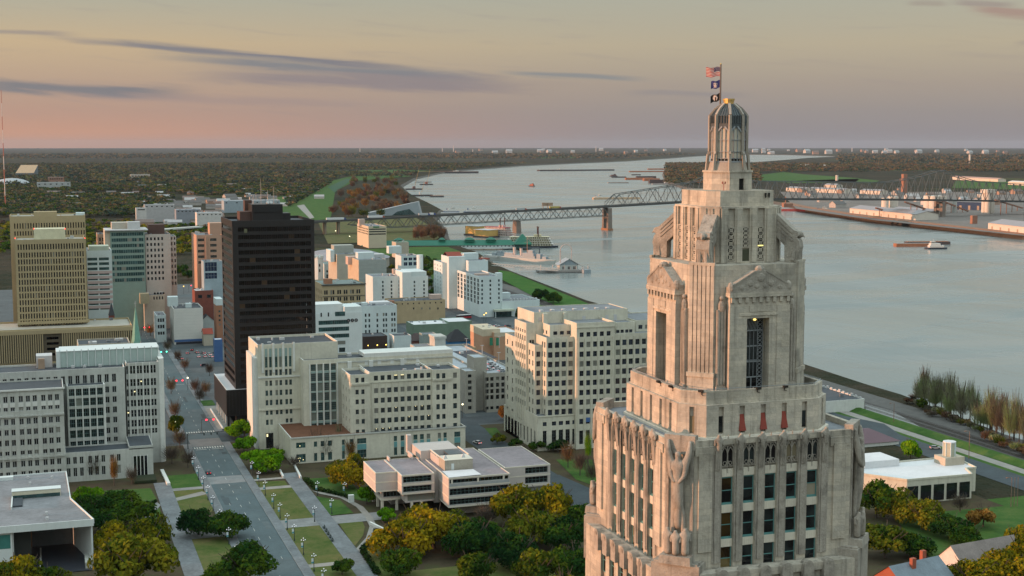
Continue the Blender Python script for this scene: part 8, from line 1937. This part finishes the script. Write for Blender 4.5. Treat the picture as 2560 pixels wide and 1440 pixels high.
for px,py,R,Hh,k,l,w in [(335,1478,16.5,19,'oak','olive','filling the bottom left of the park'),(372,1380,10,14,'oak','ochre','with golden tips behind the big bottom left oak'),(300,1390,9,13,'oak','ochre','between the open bay and the big bottom left oak'),(45,1510,11,16,'oak','ochre','in the bottom left corner'),(120,1500,9,11,'oak','olive','right of the corner oak'),
	(232,1298,9.5,10,'oak','dark','behind the museum roof edge'),(292,1288,10,10,'oak','dark','on the lawn before the pale bureau'),(345,1312,9,10,'oak','dark','on the lawn nearest the left walk'),(260,1330,9,9,'oak','dark','between the museum and the golden oak'),(222,1268,7,9,'oak','bright','at the back of the dark oaks'),
	(497,1338,8.6,11,'oak','dark','left one of the pair beside the main street'),(572,1346,8.6,10.5,'oak','dark','right one of the pair beside the main street'),(612,1462,12.5,14,'oak','dark','at the bottom edge beside the main street'),(560,1470,8,9,'oak','dark','left of the bottom edge street oak'),
	(612,1100,7.5,10,'round','bright','at the head of the row beside the cream complex'),(588,1092,6,8,'round','bright','at the street corner of the row'),(610,1132,6.5,8.5,'round','bright','second in the row along the street'),(638,1168,7,9,'round','bright','near end of the row, on the street side'),(682,1180,6.6,8.5,'round','bright','near end of the row, on the walk side'),(686,1150,6,7.5,'round','bright','in the row by the low podium wall'),(655,1185,4.5,6,'round','bright','small one at the front of the row'),
	(868,1222,8.5,12,'oak','ochre','left of the library'),(893,1198,7,12,'oak','ochre','behind the left corner of the library'),(845,1200,6,9,'oak','olive','on the lawn left of the library'),(917,1260,4.5,8,'round','bright','against the library columns'),(966,1304,4.6,6,'round','bright','small and round before the library columns'),
	(1012,1392,12,14,'oak','ochre','front left of the grove before the library'),(1085,1372,12.5,15,'oak','ochre','in the middle of the grove before the library'),(1050,1345,9,13,'oak','ochre','nearest the library in the grove'),(1180,1392,10.5,14,'oak','dark','right part of the grove before the library'),(1235,1380,9,11,'oak','dark','in the gap between the two groves'),(1006,1446,8.5,11,'oak','dark','by the hedge at the bottom'),(1190,1462,9,11,'oak','olive','bottom edge below the grove'),(1130,1340,8,10,'oak','olive','behind the grove under the library windows'),(1215,1320,7,10,'bare','brown','leafless beneath the library windows'),
	(1296,1312,12,16,'oak','ochre','left of the pair nearest the right wing of the library'),(1382,1312,12,16,'oak','ochre','right of the pair nearest the right wing of the library'),(1340,1365,12,14,'oak','olive','behind the bottom middle grove'),(1295,1420,10,13,'oak','dark','left in the bottom middle grove'),(1415,1380,10,13,'oak','dark','close to the tower on its left'),(1350,1470,10,13,'oak','olive','bottom edge in the middle grove'),(1440,1452,10,12,'oak','dark','at the foot of the tower'),(1455,1320,8,10,'oak','dark','beside the drive left of the tower'),(1410,1500,7,11,'round','ochre','small and golden at the bottom by the tower'),
	(2190,1296,11,15,'oak','dark','right behind the tower near the white pavilion'),(2245,1300,9,13,'oak','olive','in front of the pavilion wall'),(2305,1325,9.5,12,'oak','olive','right of the one at the pavilion wall'),(2375,1348,8.5,9.5,'oak','dark','low and dark on the right lawn'),(2212,1395,12,12,'oak','olive','with twisted limbs beside the right of the tower'),(2290,1392,8,8,'oak','dark','low behind the blue roofed cottage'),(2420,1366,7,8,'oak','dark','beyond the white gabled cottage'),
	(2458,1318,6.2,9.5,'round','orange','alone on the right lawn'),(2400,1280,5.5,8,'bare','brown','leafless left of the orange tree'),(2276,1152,5.2,11,'round','bright','like a ball beside the maroon roofed house'),(2430,1482,10,11,'oak','ochre','beside the chimney cottage'),(2510,1470,11,13,'oak','ochre','in the bottom right corner'),(2568,1440,9,15,'oak','ochre','at the right edge'),(2548,1395,7,12,'oak','ochre','behind the white gabled cottage'),
	(442,1090,4.5,11,'round','olive','beside the rounded corner of the bureau'),(438,1050,4.5,12,'bare','red','along the left kerb beyond the crossing'),(450,1120,5,10,'bare','brown','left of the street below the bureau'),(430,1160,6,9,'bare','brown','over the lawn right of the bureau entrance'),(470,1170,5,9,'bare','brown','at the street edge of that lawn'),(428,985,4.5,11,'bare','red','second beyond the crossing on the left'),(445,905,4,9,'bare','red','on the right kerb by the car park'),(462,928,4.5,9,'bare','red','next down the kerb by the car park'),(488,985,4.5,10,'bare','red','in the plaza beside the black podium, left'),(515,990,4.5,10,'bare','red','in the plaza beside the black podium, right'),(500,1010,4.5,11,'bare','brown','in front of the plaza pair'),(524,940,4,9,'bare','red','at the far side of the plaza'),
	(790,1150,5.5,15,'bare','red','before the low podium of the cream complex'),(815,1152,5,13,'bare','brown','second before the cream podium'),(848,1140,4.5,17,'tall','willow','standing high before the cream podium'),(875,1150,4.5,11,'bare','orange','at the right of the cream podium'),(945,1140,5,10,'round','bright','between the library and the cream complex'),(735,1170,4,6,'bare','brown','at the front corner of the cream podium'),(286,1215,5,15,'tall','orange','thin and golden before the bureau entrance'),(236,1200,5,12,'bare','brown','thin before the bureau windows'),(330,1210,4,8,'bare','brown','by the planted bed of the bureau'),
	(1470,1160,5,17,'tall','bright','tall and thin before the art deco block'),(1420,1170,5,13,'bare','red','before the art deco block'),(1450,1190,5,12,'bare','brown','on the lawn before the art deco block'),(1480,1210,5,11,'bare','brown','beside the tower above the drive'),(1345,1126,5,6,'round','dark','low at the corner of the art deco block'),(1395,1130,6,6,'round','dark','low along the front of the art deco block'),(1290,1120,4,5,'round','dark','at the side street corner'),(1262,1050,4,8,'round','orange','by the left side of the art deco block'),(1243,1110,4,6,'round','olive','on the side street verge'),(855,1438,4.5,6,'round','dark','young tree beside the bottom of the right walk'),
	(312,745,9,14,'oak','olive','in the square below the glass tower'),(290,742,8,13,'oak','ochre','left in the square below the glass tower'),(398,712,8,12,'oak','ochre','before the grey concrete block'),(452,690,9,14,'round','dark','beside the orange brick block'),(470,700,8,12,'round','dark','at the foot of the orange brick block'),(376,840,5,10,'bare','orange','left of the three storey shop'),(560,800,4,7,'round','dark','by the brick stair tower'),(268,800,4,6,'round','olive','beside the brick church'),
	(1352,752,9,12,'oak','dark','left of the pair on the levee'),(1383,758,8,11,'oak','dark','right of the pair on the levee'),(1085,740,9,11,'round','dark','between the smokestack and the hotel'),(1070,720,8,10,'round','dark','behind the stair tower'),(960,860,6,13,'bare','willow','in front of the white five storey block'),(1296,800,3,10,'round','dark','narrow against the hotel annex'),(812,700,7,9,'round','ochre','at the castle building'),(1000,690,8,9,'round','dark','beyond the white block'),(420,880,5,9,'bare','brown','on the left kerb by the windowless block'),(1060,665,8,9,'round','olive','in the riverside park')]:
	tree(px,py,R,Hh,k,l,w)
BKL = ['leftmost','second','short third','fourth','fifth','broad sixth','seventh','tallest','ninth','tenth','eleventh','rightmost','stunted','small hidden','thin leaning','twin stemmed']
for i,(px,py,Hh) in enumerate([(2308,1012,25),(2340,1022,24),(2352,1034,22),(2378,1036,26),(2402,1050,25),(2428,1058,27),(2440,1066,24),(2470,1074,28),(2485,1086,23),(2512,1092,24),(2538,1104,26),(2560,1112,25),(2325,1024,14),(2458,1080,16)]):
	tree(px + random.uniform(-6,6),py + random.uniform(-6,4),Hh * random.uniform(.24,.42),Hh * random.uniform(.8,1.05),'tall','red' if i == 0 else 'willow',BKL[i] + ' tree of the bank thicket at right',group='bank trees at right')
for i in range(34): px = random.uniform(2295,2570); tree(px,1008 + (px - 2295) * .40 + random.uniform(-9,12),random.uniform(4,7),random.uniform(12,24),'bare','willow' if i % 4 else 'brown','among the crowded bank thicket at right',True,'crowded bank thicket at right')
for i in range(26): px = 2270 + i * 12; tree(px,1010 + (px - 2270) * .42 + random.uniform(-8,12),random.uniform(2.5,4.5),random.uniform(3,6),'bare' if i % 3 else 'round',['red','brown','willow','olive'][i % 4],'in the brush under the bank trees',False,'brush on the river bank')
for i in range(92):
	y = 452 + 92 * random.random() ** 1.0; a = 880 - (y - 440) * .55 if y < 540 else 850; c = 985 + (y - 450) * .55 if y < 510 else 1030 - (y - 510); px = a + (c - a) * random.random(); tree(px,y,random.uniform(10,15),random.uniform(17,27),'bare' if i % 5 else 'round',['red','red','brown','olive','orange'][i % 5],'in the thick bank wood by the bridge',False,'bank wood by the bridge')
for i in range(24): tree(random.uniform(1030,1112),random.uniform(585,603),random.uniform(6,9),random.uniform(14,22),'bare','red','in the clump between bridge and landing',False,'clump by the landing')
for i in range(22): tree(random.uniform(960,1095),random.uniform(655,745),random.uniform(4,7),random.uniform(6,9),'round',['dark','olive','dark'][i % 3],'in the riverside park beyond the stack',False,'riverside park trees')
def wood(name,n,sample,R,k,leafs,hz=.8):
	P = sample(n); n = len(P); groups = np.array_split(np.arange(n),len(leafs))
	V,F = crown('far',260,.30,77); Vq = V.reshape(-1,4,3)
	for gi,(idx,lf) in enumerate(zip(groups,leafs)):
		m = len(idx); sel = rng.integers(0,len(Vq),(m,k)); r = R * rng.uniform(.6,1.35,m) ; q = Vq[sel]; ang = rng.uniform(0,2 * pi,m); ca,sa = np.cos(ang)[:,None,None],np.sin(ang)[:,None,None]
		x = q[...,0] * ca - q[...,1] * sa; y = q[...,0] * sa + q[...,1] * ca; W = np.stack([x,y,q[...,2] * hz + .55],-1) * r[:,None,None,None]; W[...,0] += P[idx,0][:,None,None]; W[...,1] += P[idx,1][:,None,None]
		W = W.reshape(-1,3); o = bpy.data.objects.new(name,mesh_np(name,W,np.arange(len(W)).reshape(-1,4),[LEAF[lf]])); COL.objects.link(o); o['kind'] = 'stuff'
def proj(P):
	d = np.stack([P[:,0],P[:,1],np.full(len(P),-CAMH)],1); z = d @ np.array(_F); return 1280 + FPX * (d @ np.array(_r)) / z,720 - FPX * (d @ np.array(_U)) / z
def zone(a0,a1,d0,d1,ok,pw=1.0):
	def f(n):
		az = rng.uniform(radians(a0),radians(a1),n * 3) + HEAD; u = rng.uniform(0,1,n * 3); d = (d0 ** pw + u * (d1 ** pw - d0 ** pw)) ** (1 / pw); P = np.stack([np.sin(az) * d,np.cos(az) * d],1); px,py = proj(P); return P[ok(px,py,P)][:n]
	return f
nz = lambda P,s: np.sin(P[:,0] / s) * np.cos(P[:,1] / (s * 1.3)) + np.sin(P[:,0] / s * 2.3 + P[:,1] / s * 1.7) * .6
shx = np.array([p[0] for p in ESH[18:36]]); shy = np.array([p[1] for p in ESH[18:36]])
def ok_left(px,py,P):
	lev = 900 - (py - 436) * 1.75
	return (py > 378) & ((py < 545)) & ((px < np.where(py > 445,np.maximum(lev - 30,600),1040)) | ((py < 432) & (py < np.interp(px,shx[np.argsort(shx)],shy[np.argsort(shx)]) - 4))) & ~((np.abs(py - 432) < 4) & (px > 560)) & (nz(P,190) > -.75) & ((py < 520) | (px < 560)) & ~((px > 430) & (px < 720) & (py > 492))
def ok_right(px,py,P):
	return (px > 1665) & (py > 383) & (py < 447) & ((px < 1960) | (py < 440)) & ((py > 410) | (px > 2090) | (py > 412 - (px - 1880) * .09)) & (nz(P,230) > -.7) & ~((px > 1890) & (py > 432)) | ((px > 1665) & (px < 1900) & (py > 428) & (py < 462))
WL = ['wood_green','wood_dark','wood_brown','dark','wood_green','olive','wood_brown','wood_dark']
wood('near_woods',10000,zone(-21,-3,2350,4600,ok_left),8.5,22,WL); wood('middle_woods',12000,zone(-21,9,4500,9000,ok_left),14,10,['wood_brown','wood_dark','wood_green','wood_brown','wood_dark','wood_green']); wood('bank_woods',7000,zone(5,21,4000,9000,ok_right),13,12,['wood_brown','brown','wood_dark','wood_brown','red','wood_green'])
wood('far_woods',9000,zone(-21,21,9000,17000,lambda px,py,P: (((px < 1740) & (py < 400) & (py < np.interp(px,[1140,1745],[424,391]) - 3)) | (px > 2095) | ((px > 1740) & (py < 384)))),22,6,['wood_brown','wood_dark','wood_brown','wood_dark'])
wood('town_woods',700,zone(-21,-12,1150,2400,lambda px,py,P: (px < 560) & (py < 640) & (py > 520) & ~((px > 330) & (py < 570)) ),7,40,['olive','ochre','dark','olive','brown'])
# ================================================================ FAR BUILDINGS, LAMPS, CARS, SIGNALS, AIR
MASTR,MASTW = plain('mast_red',(.34,.09,.06),.6),plain('mast_white',(.5,.46,.43),.6)
p = G(14,522); t = thing('radio_mast','tall red and white radio mast at the left edge rising above the horizon','radio mast',(p.x,p.y,0)); ztop = AY(8,225,p.y).z
for k in range(9): mb = MB(); mb.tube((0,0,ztop * k / 9),(0,0,ztop * (k + 1) / 9),1.0 - .06 * k,.94 - .06 * k,5); part('mast_section',mb,(MASTR,MASTW)[k % 2],t,local=True)
def dome(label,px,py,rx,h,mat,name='arena'):
	p = G(px,py); t = thing(name,label,'building',(p.x,p.y,0)); mb = MB(); mb.blob((0,0,0),rx,24,10,sq=(1,1,h / rx)); part('roof',mb,mat,t,smooth=True,local=True)
dome('shallow pale domed arena at the left edge',30,466,60,26,surf('dome_white',(.36,.38,.39),.7));
p = G(67,447); b = Bld('stadium','stadium with a tilted tan seating bank catching the sun',p.x,p.y,surf('stadium_wall',(.14,.16,.17),.8),surf('stand_tan',(.55,.36,.22),.8)); x,y = p.x,p.y; b.wm.prism([(x - 40,y),(x + 36,y),(x + 36,y + 50),(x - 40,y + 50)],0,22,cap=False); b.rm.quad([(x - 40,y,22),(x + 26,y,22),(x + 42,y + 45,52),(x - 20,y + 45,52)]); b.wm.quad([(x + 26,y,0),(x + 42,y + 45,0),(x + 42,y + 45,52),(x + 26,y,22)]); b.done()
hw_,hr_ = [surf('house_wall_%d' % i,c,.85) for i,c in enumerate([(.40,.37,.34),(.36,.24,.18),(.48,.46,.44)])],[surf('house_roof_%d' % i,c,.85) for i,c in enumerate([(.12,.115,.11),(.17,.13,.115),(.36,.36,.36)])]
hm = []
for i in range(3): w,r = MB(),MB(); gable(w,r,-9,9,-6,6,0,5,8.5,'x'); hm.append((w.mesh('wall',[hw_[i]]),r.mesh('roof',[hr_[i]])))
def house(px,py,s,i,lab,grp,sz=1.0):
	p = G(px,py); t = thing('house',lab,'house',(p.x,p.y,0),grp,random.uniform(-.3,.3)); t.scale = (s,s,s * sz)
	for nm,me in zip(('wall','roof'),hm[i]): o = bpy.data.objects.new(nm,me); COL.objects.link(o); o.parent = t
for i in range(64): house(random.uniform(20,720),440 + 85 * random.random() ** .8,random.uniform(.8,1.7),i % 3,'low building showing among the trees of the left woods','low buildings in the left woods',.9)
for i in range(26): house(random.uniform(340,545),random.uniform(536,566),random.uniform(.9,1.7),(0,1,2)[i % 3],'flat pale building in the district behind the black tower','district behind the black tower',.8)
for i in range(34): house(random.uniform(345,560),random.uniform(500,545),random.uniform(.9,1.6),(0,1,2)[i % 3],'small roof in the streets beyond downtown','roofs beyond downtown',.9)
for i in range(24): house(random.uniform(580,800),random.uniform(462,500),random.uniform(.8,1.4),(0,1,2)[i % 3],'small house roof by the levee field','roofs by the levee field',.9)
for i in range(46): house(random.choice([random.uniform(1105,1740),random.uniform(1885,2130),random.uniform(2140,2560)]),random.uniform(376,386),random.uniform(2.5,5),(2,1,2)[i % 3],'tiny pale plant building near the horizon','plants near the horizon',1.4)
for i in range(30): house(random.uniform(1950,2560),random.uniform(478,520),random.uniform(.9,1.7),(0,1,2)[i % 3],'small shed in the rail yard across the river','rail yard sheds')
for px,h in ((1106,60),(1490,95),(1700,70),(900,60),(2130,70),(1134,110),(1182,40)): p = G(px,379); mb = MB(); mb.tube((p.x,p.y,0),(p.x,p.y,h),9,6,8); solo('chimney_stack',mb,MASTW,'thin pale chimney at the horizon','chimney','chimneys at the horizon')
for lab,pl,pr,y0,yt,c,d in (('red and white long building in the district beyond downtown',361,436,2420,512,(.40,.40,.40),20),('white cubic building left of the red and white one',340,366,2330,520,(.52,.52,.50),16),('white stepped building just left of the black tower top',492,556,2180,532,(.55,.54,.52),26),('long silver grey hall behind the black tower',560,700,2700,502,(.30,.36,.40),40),('wide grey roofed hall in the district',440,500,2350,524,(.24,.26,.29),26),('brown brick hall by the stadium',120,160,4500,443,(.30,.17,.12),30),('pale long building right of the dome',92,176,4150,456,(.38,.40,.40),30),('white plant shed among the far woods',326,375,5200,436,(.45,.40,.35),30)):
	simple('far_building',lab,y0,pl,pr,yt,d,surf('far_wall_%.2f%.2f' % c[:2],c,.85),surf('far_roof',(.34,.36,.38),.8),cols=(pl + 6,pr - 6,6,4),rows=[(yt + 3,yt + 5.5)],gl=GLD,ph=.4)
mb = MB(); a,c = G(430,572,9),G(500,567,9); mb.bar(tuple(a),tuple(c),14,2); mb.bar(tuple(G(395,575,9)),tuple(a),14,2)
for k in range(6): q_ = a + (c - a) * k / 5; mb.box(q_.x - 1,q_.x + 1,q_.y - 3,q_.y + 3,0,8)
solo('viaduct',mb,CREAMG,'concrete road viaduct crossing behind the grey office block','viaduct')
LAMPW = glow('lamp_globe',(.9,.95,1.0),.45); POST = plain('post_green',(.03,.045,.045),.5); BAN = plain('banner_white',(.62,.68,.70),.8); BAN2 = plain('banner_teal',(.08,.28,.33),.8)
def lamp_proto(x,y,lab):
	t = thing('street_lamp',lab,'street lamp',(x,y,.25),'park street lamps'); mb = MB(); mb.tube((0,0,0),(0,0,5.2),.13,.08,8); mb.tube((0,0,0),(0,0,.8),.24,.18,8); part('pole',mb,POST,t,local=True)
	for dx,dy,z in ((-.62,0,5.0),(.62,0,5.0),(0,-.6,5.0),(0,0,5.55)): mb = MB(); mb.blob((dx,dy,z),.18,8,6); part('globe',mb,LAMPW,t,local=True)
	mb = MB(); mb.bar((-.62,0,4.75),(.62,0,4.75),.07,.07); mb.bar((0,-.6,4.75),(0,0,4.75),.07,.07); part('arm',mb,POST,t,local=True)
	mb = MB(); mb.box(-.75,-.12,-.03,.03,2.5,4.1); part('banner',mb,BAN,t,local=True); mb = MB(); mb.box(-.76,-.11,-.035,.035,2.55,3.1); part('banner_print',mb,BAN2,t,local=True); return t
lp_ = None
for i,(x,y) in enumerate([(76.1,y) for y in (398,414,432,449,463,478,492,512,528,546)] + [(54.9,y) for y in (412,432,452,476,496,512,527,545,562)] + [(86.9,470),(94.6,505),(94.6,478),(104,500)]):
	lab = '%s lamp post with globes and banner along the %s, counted from the bottom' % (('nearest second third fourth fifth sixth seventh eighth ninth last'.split())[i if i < 10 else (i - 10 if i < 19 else i - 19)],'right kerb walk' if x == 76.1 else 'left kerb walk' if x < 60 else 'paved promenade')
	if lp_ is None: lp_ = lamp_proto(x,y,lab)
	else: copy_tree(lp_,(x,y,.25),lab)
for px,py,h,lab in ((1195,862,11,'tall pale mast light left on the garage top deck'),(1246,862,11,'middle mast light on the garage top deck'),(1207,948,11,'near mast light on the garage top deck')): pass
for px,yt,yb_,Y,lab in ((1166.5,847,885,715,'tall mast light at the left of the garage top deck'),(1205.5,864,892,690,'middle mast light of the garage top deck'),(1247,882,914,655,'near mast light of the garage top deck'),(1248,842,868,735,'far mast light of the garage top deck')): p = AY(px,yb_,Y); q_ = AY(px,yt,Y); mb = MB(); mb.tube((p.x,Y,p.z - .3),(p.x,Y,q_.z),.16,.12,6); mb.box(p.x - .9,p.x + .9,Y - .2,Y + .2,q_.z,q_.z + .25); solo('mast_light',mb,UNITM,lab,'mast light')
for px,py,h,lab in ((2422,1148,12,'rusty mast with floodlights beside the railway'),(2234,1060,10,'street light on the river road by the long house'),(2527,1268,11,'tall dark sign posts with an orange top at right')): p = G(px,py); mb = MB(); mb.tube((p.x,p.y,0),(p.x,p.y,h),.18,.1,6); mb.bar((p.x,p.y,h),(p.x - 1.8,p.y,h + .25),.12,.12); mb.box(p.x - 2.5,p.x - 1.6,p.y - .2,p.y + .2,h,h + .3); [mb.tube((p.x + d,p.y,0),(p.x + d,p.y,h),.14,.1,6) for d in ((1.4,2.8) if px > 2500 else ())]; solo('mast_light',mb,surf('mast_rust',(.24,.15,.11),.8),lab,'mast light')
TYRE = plain('tyre',(.015,.015,.015),.9); CG = plain('car_glass',(.012,.015,.02),.1,spec=.6); CP = {'dark': plain('paint_dark',(.03,.04,.055),.25),'white': plain('paint_white',(.62,.63,.64),.3),'silver': plain('paint_silver',(.36,.38,.40),.3,.3),'red': plain('paint_red',(.36,.03,.04),.3)}
TAILR = glow('tail_red',(1,.04,.04),2.0); CARP = {}
def car(x,y,z,rz,c,lab,grp=None):
	if c in CARP: return copy_tree(CARP[c],(x,y,z),lab,rz,grp)
	t = thing('parked_car',lab,'car',(x,y,z),grp,rz); mb = MB(); mb.prism([(-2.3,-.88),(2.25,-.88),(2.25,.88),(-2.3,.88)],.28,.85,poly2=[(-2.25,-.84),(2.15,-.8),(2.15,.8),(-2.25,.84)]); part('body',mb,CP[c],t,local=True)
	mb = MB(); mb.prism([(-1.9,-.8),(1.0,-.8),(1.0,.8),(-1.9,.8)],.85,1.42,poly2=[(-1.45,-.66),(.35,-.66),(.35,.66),(-1.45,.66)]); part('cabin_glass',mb,CG,t,local=True); mb = MB(); mb.box(-1.45,.35,-.67,.67,1.42,1.47); part('roof',mb,CP[c],t,local=True)
	for wx in (-1.4,1.4):
		for wy in (-.88,.88): mb = MB(); mb.tube((wx,wy - .1,.33),(wx,wy + .1,.33),.33,n=10); part('wheel',mb,TYRE,t,local=True)
	for s in (-.6,.6): mb = MB(); mb.box(-2.34,-2.26,s - .16,s + .16,.6,.78); part('tail_light',mb,TAILR,t,local=True)
	CARP[c] = t; return t
gx = lambda px,py,z=.2: tuple(G(px,py,z))[:2]
for px,py,rz,c,lab in ((521,1184,pi / 2,'dark','dark blue car driving away along the main street'),(1193,1109,1.9,'white','white pickup sized car on the side street'),(512,915,0,'dark','dark car crossing by the plaza'),(2338,1122,-.3,'silver','silver car parked by the grass levee'),(1145,806,.4,'white','white car beside the red bus')): car(*gx(px,py),.22,rz,c,lab)
for i,(px,py,c) in enumerate(((470,884,'silver'),(480,876,'dark'),(497,893,'white'),(512,892,'white'),(492,882,'silver'),(508,884,'silver'),(522,888,'white'),(527,893,'white'),(450,898,'silver'),(540,884,'dark'))): car(*gx(px,py,.1),.12,1.3 + .1 * i,c,'%s car in the open car park below the windowless block' % ('pale' if c != 'dark' else 'dark'),'cars in the open car park')
for i,(px,py) in enumerate(((1229,912),(1236,917),(1243,922),(1232,921),(1256,929),(1226,925))): p = G(px,py,b2top); car(p.x,p.y,p.z + .02,.3,'white' if i % 3 else 'silver','white car on the garage top deck','cars on the garage top deck')
for i in range(14): car(*gx(1130 + 14 * i,816 + (i * 7) % 14),.12,.2,('white','silver','dark','silver')[i % 4],'parked car in the lots between green roofed shop and hotel','cars in the hotel lots')
p = G(1160,797); t = thing('bus','red and white bus with glowing tail lights beside the hotel','bus',(p.x,p.y,.15),rz=.25); mb = MB(); mb.box(-6,6,-1.3,1.3,.4,1.7); part('body',mb,CP['red'],t,local=True); mb = MB(); mb.box(-6,6,-1.3,1.3,1.72,2.7); part('window_band',mb,CG,t,local=True); mb = MB(); mb.box(-6,6,-1.3,1.3,2.71,3.1); part('roof',mb,CP['white'],t,local=True)
for s in (-1,1): mb = MB(); mb.box(6,6.06,s * .9 - .25,s * .9 + .25,.9,1.5); part('tail_light',mb,TAILR,t,local=True)
RED,GRNL,AMB,LIT = glow('signal_red',(1,.03,.05),5),glow('signal_green',(.1,1,.6),4),glow('lamp_amber',(1,.62,.12),4),glow('lamp_lit',(1,.92,.55),4)
def signal(px,py,em,lab,h=6.0,n=2,cat='traffic signal',r=.42,gap=3.2):
	d_ = G(px,py,h); t = thing('traffic_signal' if cat == 'traffic signal' else 'lit_lamp',lab,cat,(d_.x,d_.y,.1),cat + 's'); x0 = -2.2 if n > 1 else 0; mb = MB(); mb.tube((x0,.3,0),(x0,.3,h + .3),.13,.1,6)
	if n > 1: mb.bar((x0,.3,h + .3),(gap * (n - 1) + 1,.3,h + .3),.14,.14)
	part('pole',mb,POST,t,local=True)
	for i in range(n):
		if n > 1: mb = MB(); mb.box(i * gap - .25,i * gap + .25,-.2,.2,h - .7,h + .5); part('signal_head',mb,TYRE,t,local=True)
		mb = MB(); mb.blob((i * gap,-.22,h),r,8,5); part('lamp',mb,em,t,local=True)
for px,py,em,lab in ((441,952,RED,'pair of red signals over the street by the car park'),(516,1050,RED,'pair of red signals at the plaza corner'),(403,880,GRNL,'pair of green signals beyond the bureau'),(361,819,RED,'pair of red signals far down the street'),(302,733,GRNL,'pair of green signals below the glass tower'),(478,714,RED,'pair of red signals beside the brick block')): signal(px,py,em,lab)
for px,py,em,lab in ((469,945,LIT,'lit lamp by the plaza corner'),(439,1054,LIT,'lit lamp below the bureau corner'),(421,734,LIT,'greenish lit lamp by the arcade'),(357,770,LIT,'lit lamp at the church square'),(335,733,LIT,'lit lamp left of the arcade'),(288,774,LIT,'lit lamp by the brick church'),(920,864,AMB,'left amber lamp at the brown shed'),(943,863,AMB,'middle amber lamp at the brown shed'),(965,862,AMB,'right amber lamp at the brown shed'),(1156,1011,LIT,'yellow lit lamp at the corner of the cream complex'),(1210,787,AMB,'amber lamp at the hotel canopy'),(1021,625,LIT,'bright lamp on the hall by the landing'),(874,591,LIT,'lamp at the riverside junction'),(839,577,LIT,'lamp under the bridge approach'),(459,716,AMB,'amber lamp at the brick block'),(507,712,LIT,'lamp right of the brick block'),(1215,783,AMB,'small lamp on the hotel corner')): signal(px,py,em,lab,7.0,1,'lamp',.40 if py > 700 else .6)
mb = MB(); y = 602.5; x0 = 56.5; mb.tube((x0,y,.2),(x0,y,7),.2,.15,7); mb.bar((x0,y,6.9),(x0 + 13.5,y,6.9),.18,.18); [mb.box(x0 + d - .25,x0 + d + .25,y - .25,y + .25,5.9,7.0) for d in (7,10,12.6)]; solo('traffic_signal',mb,POST,'long dark mast arm with signal heads reaching over the crossing','traffic signal')
HEDG = leafmat('hedge_leaf',(.010,.028,.008),(.018,.042,.010),(.03,.055,.014),.5)
def hedge(pts,w,h,lab):
	P = [Vector(g2(*p)) for p in pts]; C = [];
	for a,c in zip(P,P[1:]):
		m = int((c - a).length * 26); t = rng.uniform(0,1,m); d = (c - a); n = Vector((-d.y,d.x)).normalized(); s = rng.uniform(-1,1,m); C.append(np.stack([a.x + d.x * t + n.x * s * w / 2,a.y + d.y * t + n.y * s * w / 2,.25 + h * rng.uniform(0,1,m)],1))
	C = np.vstack(C); V,F = leaf_quads(C,np.tile([0.,0.,1.],(len(C),1)),.42); o = bpy.data.objects.new('hedge',mesh_np('hedge',V,F,[HEDG])); COL.objects.link(o); tag(o,lab,'hedge')
hedge([(762,1200),(790,1226),(850,1240),(880,1250)],2.0,1.3,'clipped dark hedge curving right of the promenade'); hedge([(942,1330),(935,1352),(905,1378),(918,1400),(945,1440)],2.0,1.3,'clipped dark hedge along the bottom of the curved path'); hedge([(352,1276),(390,1256)],1.4,1.0,'short dark hedge by the left promenade')
for (a,c),lab in (((((405,1180),(422,1215))),'long white bench wall left of the main street'),(((735,1165),(752,1198)),'white kerb wall at the podium walk'),(((700,1180),(708,1196)),'short white kerb wall by the bright trees'),(((925,1312),(962,1330)),'low pale step wall at the library corner')): a,c = G(*a),G(*c); mb = MB(); mb.bar((a.x,a.y,.7),(c.x,c.y,.7),1.3 if 'bench' in lab else .7,.9); solo('low_wall',mb,CREAMW,lab,'wall')
mb = MB(); a = G(879,1258); mb.box(a.x - 1.0,a.x + 1.0,a.y,a.y + 1.4,.2,3.0); solo('utility_box',mb,WHITEP,'white box sign beside the curved path','utility box')
for i in range(5): a = G(810 + i * 5,1322 + i * 8); mb = MB(); mb.box(a.x - .3,a.x + .3,a.y - 1,a.y + 1,.26,.75); mb.box(a.x + .2,a.x + .32,a.y - 1,a.y + 1,.75,1.3); solo('park_bench',mb,POST,'dark bench in the row along the right promenade','bench','benches along the promenade')
m = bpy.data.materials.new('morning_haze'); m.use_nodes = True; T = NT(m.node_tree); T.n.clear(); v = T.new('ShaderNodeVolumePrincipled'); v.inputs['Color'].default_value = (.44,.53,.64,1); v.inputs['Density'].default_value = 1.25e-5; v.inputs['Anisotropy'].default_value = 0.0; T.l.new(v.outputs[0],T.new('ShaderNodeOutputMaterial').inputs['Volume'])
mb = MB(); mb.box(-47000,47000,-47000,47000,-9.5,max(ztop + 4,240)); o = struct('haze',mb,m,kind='stuff')
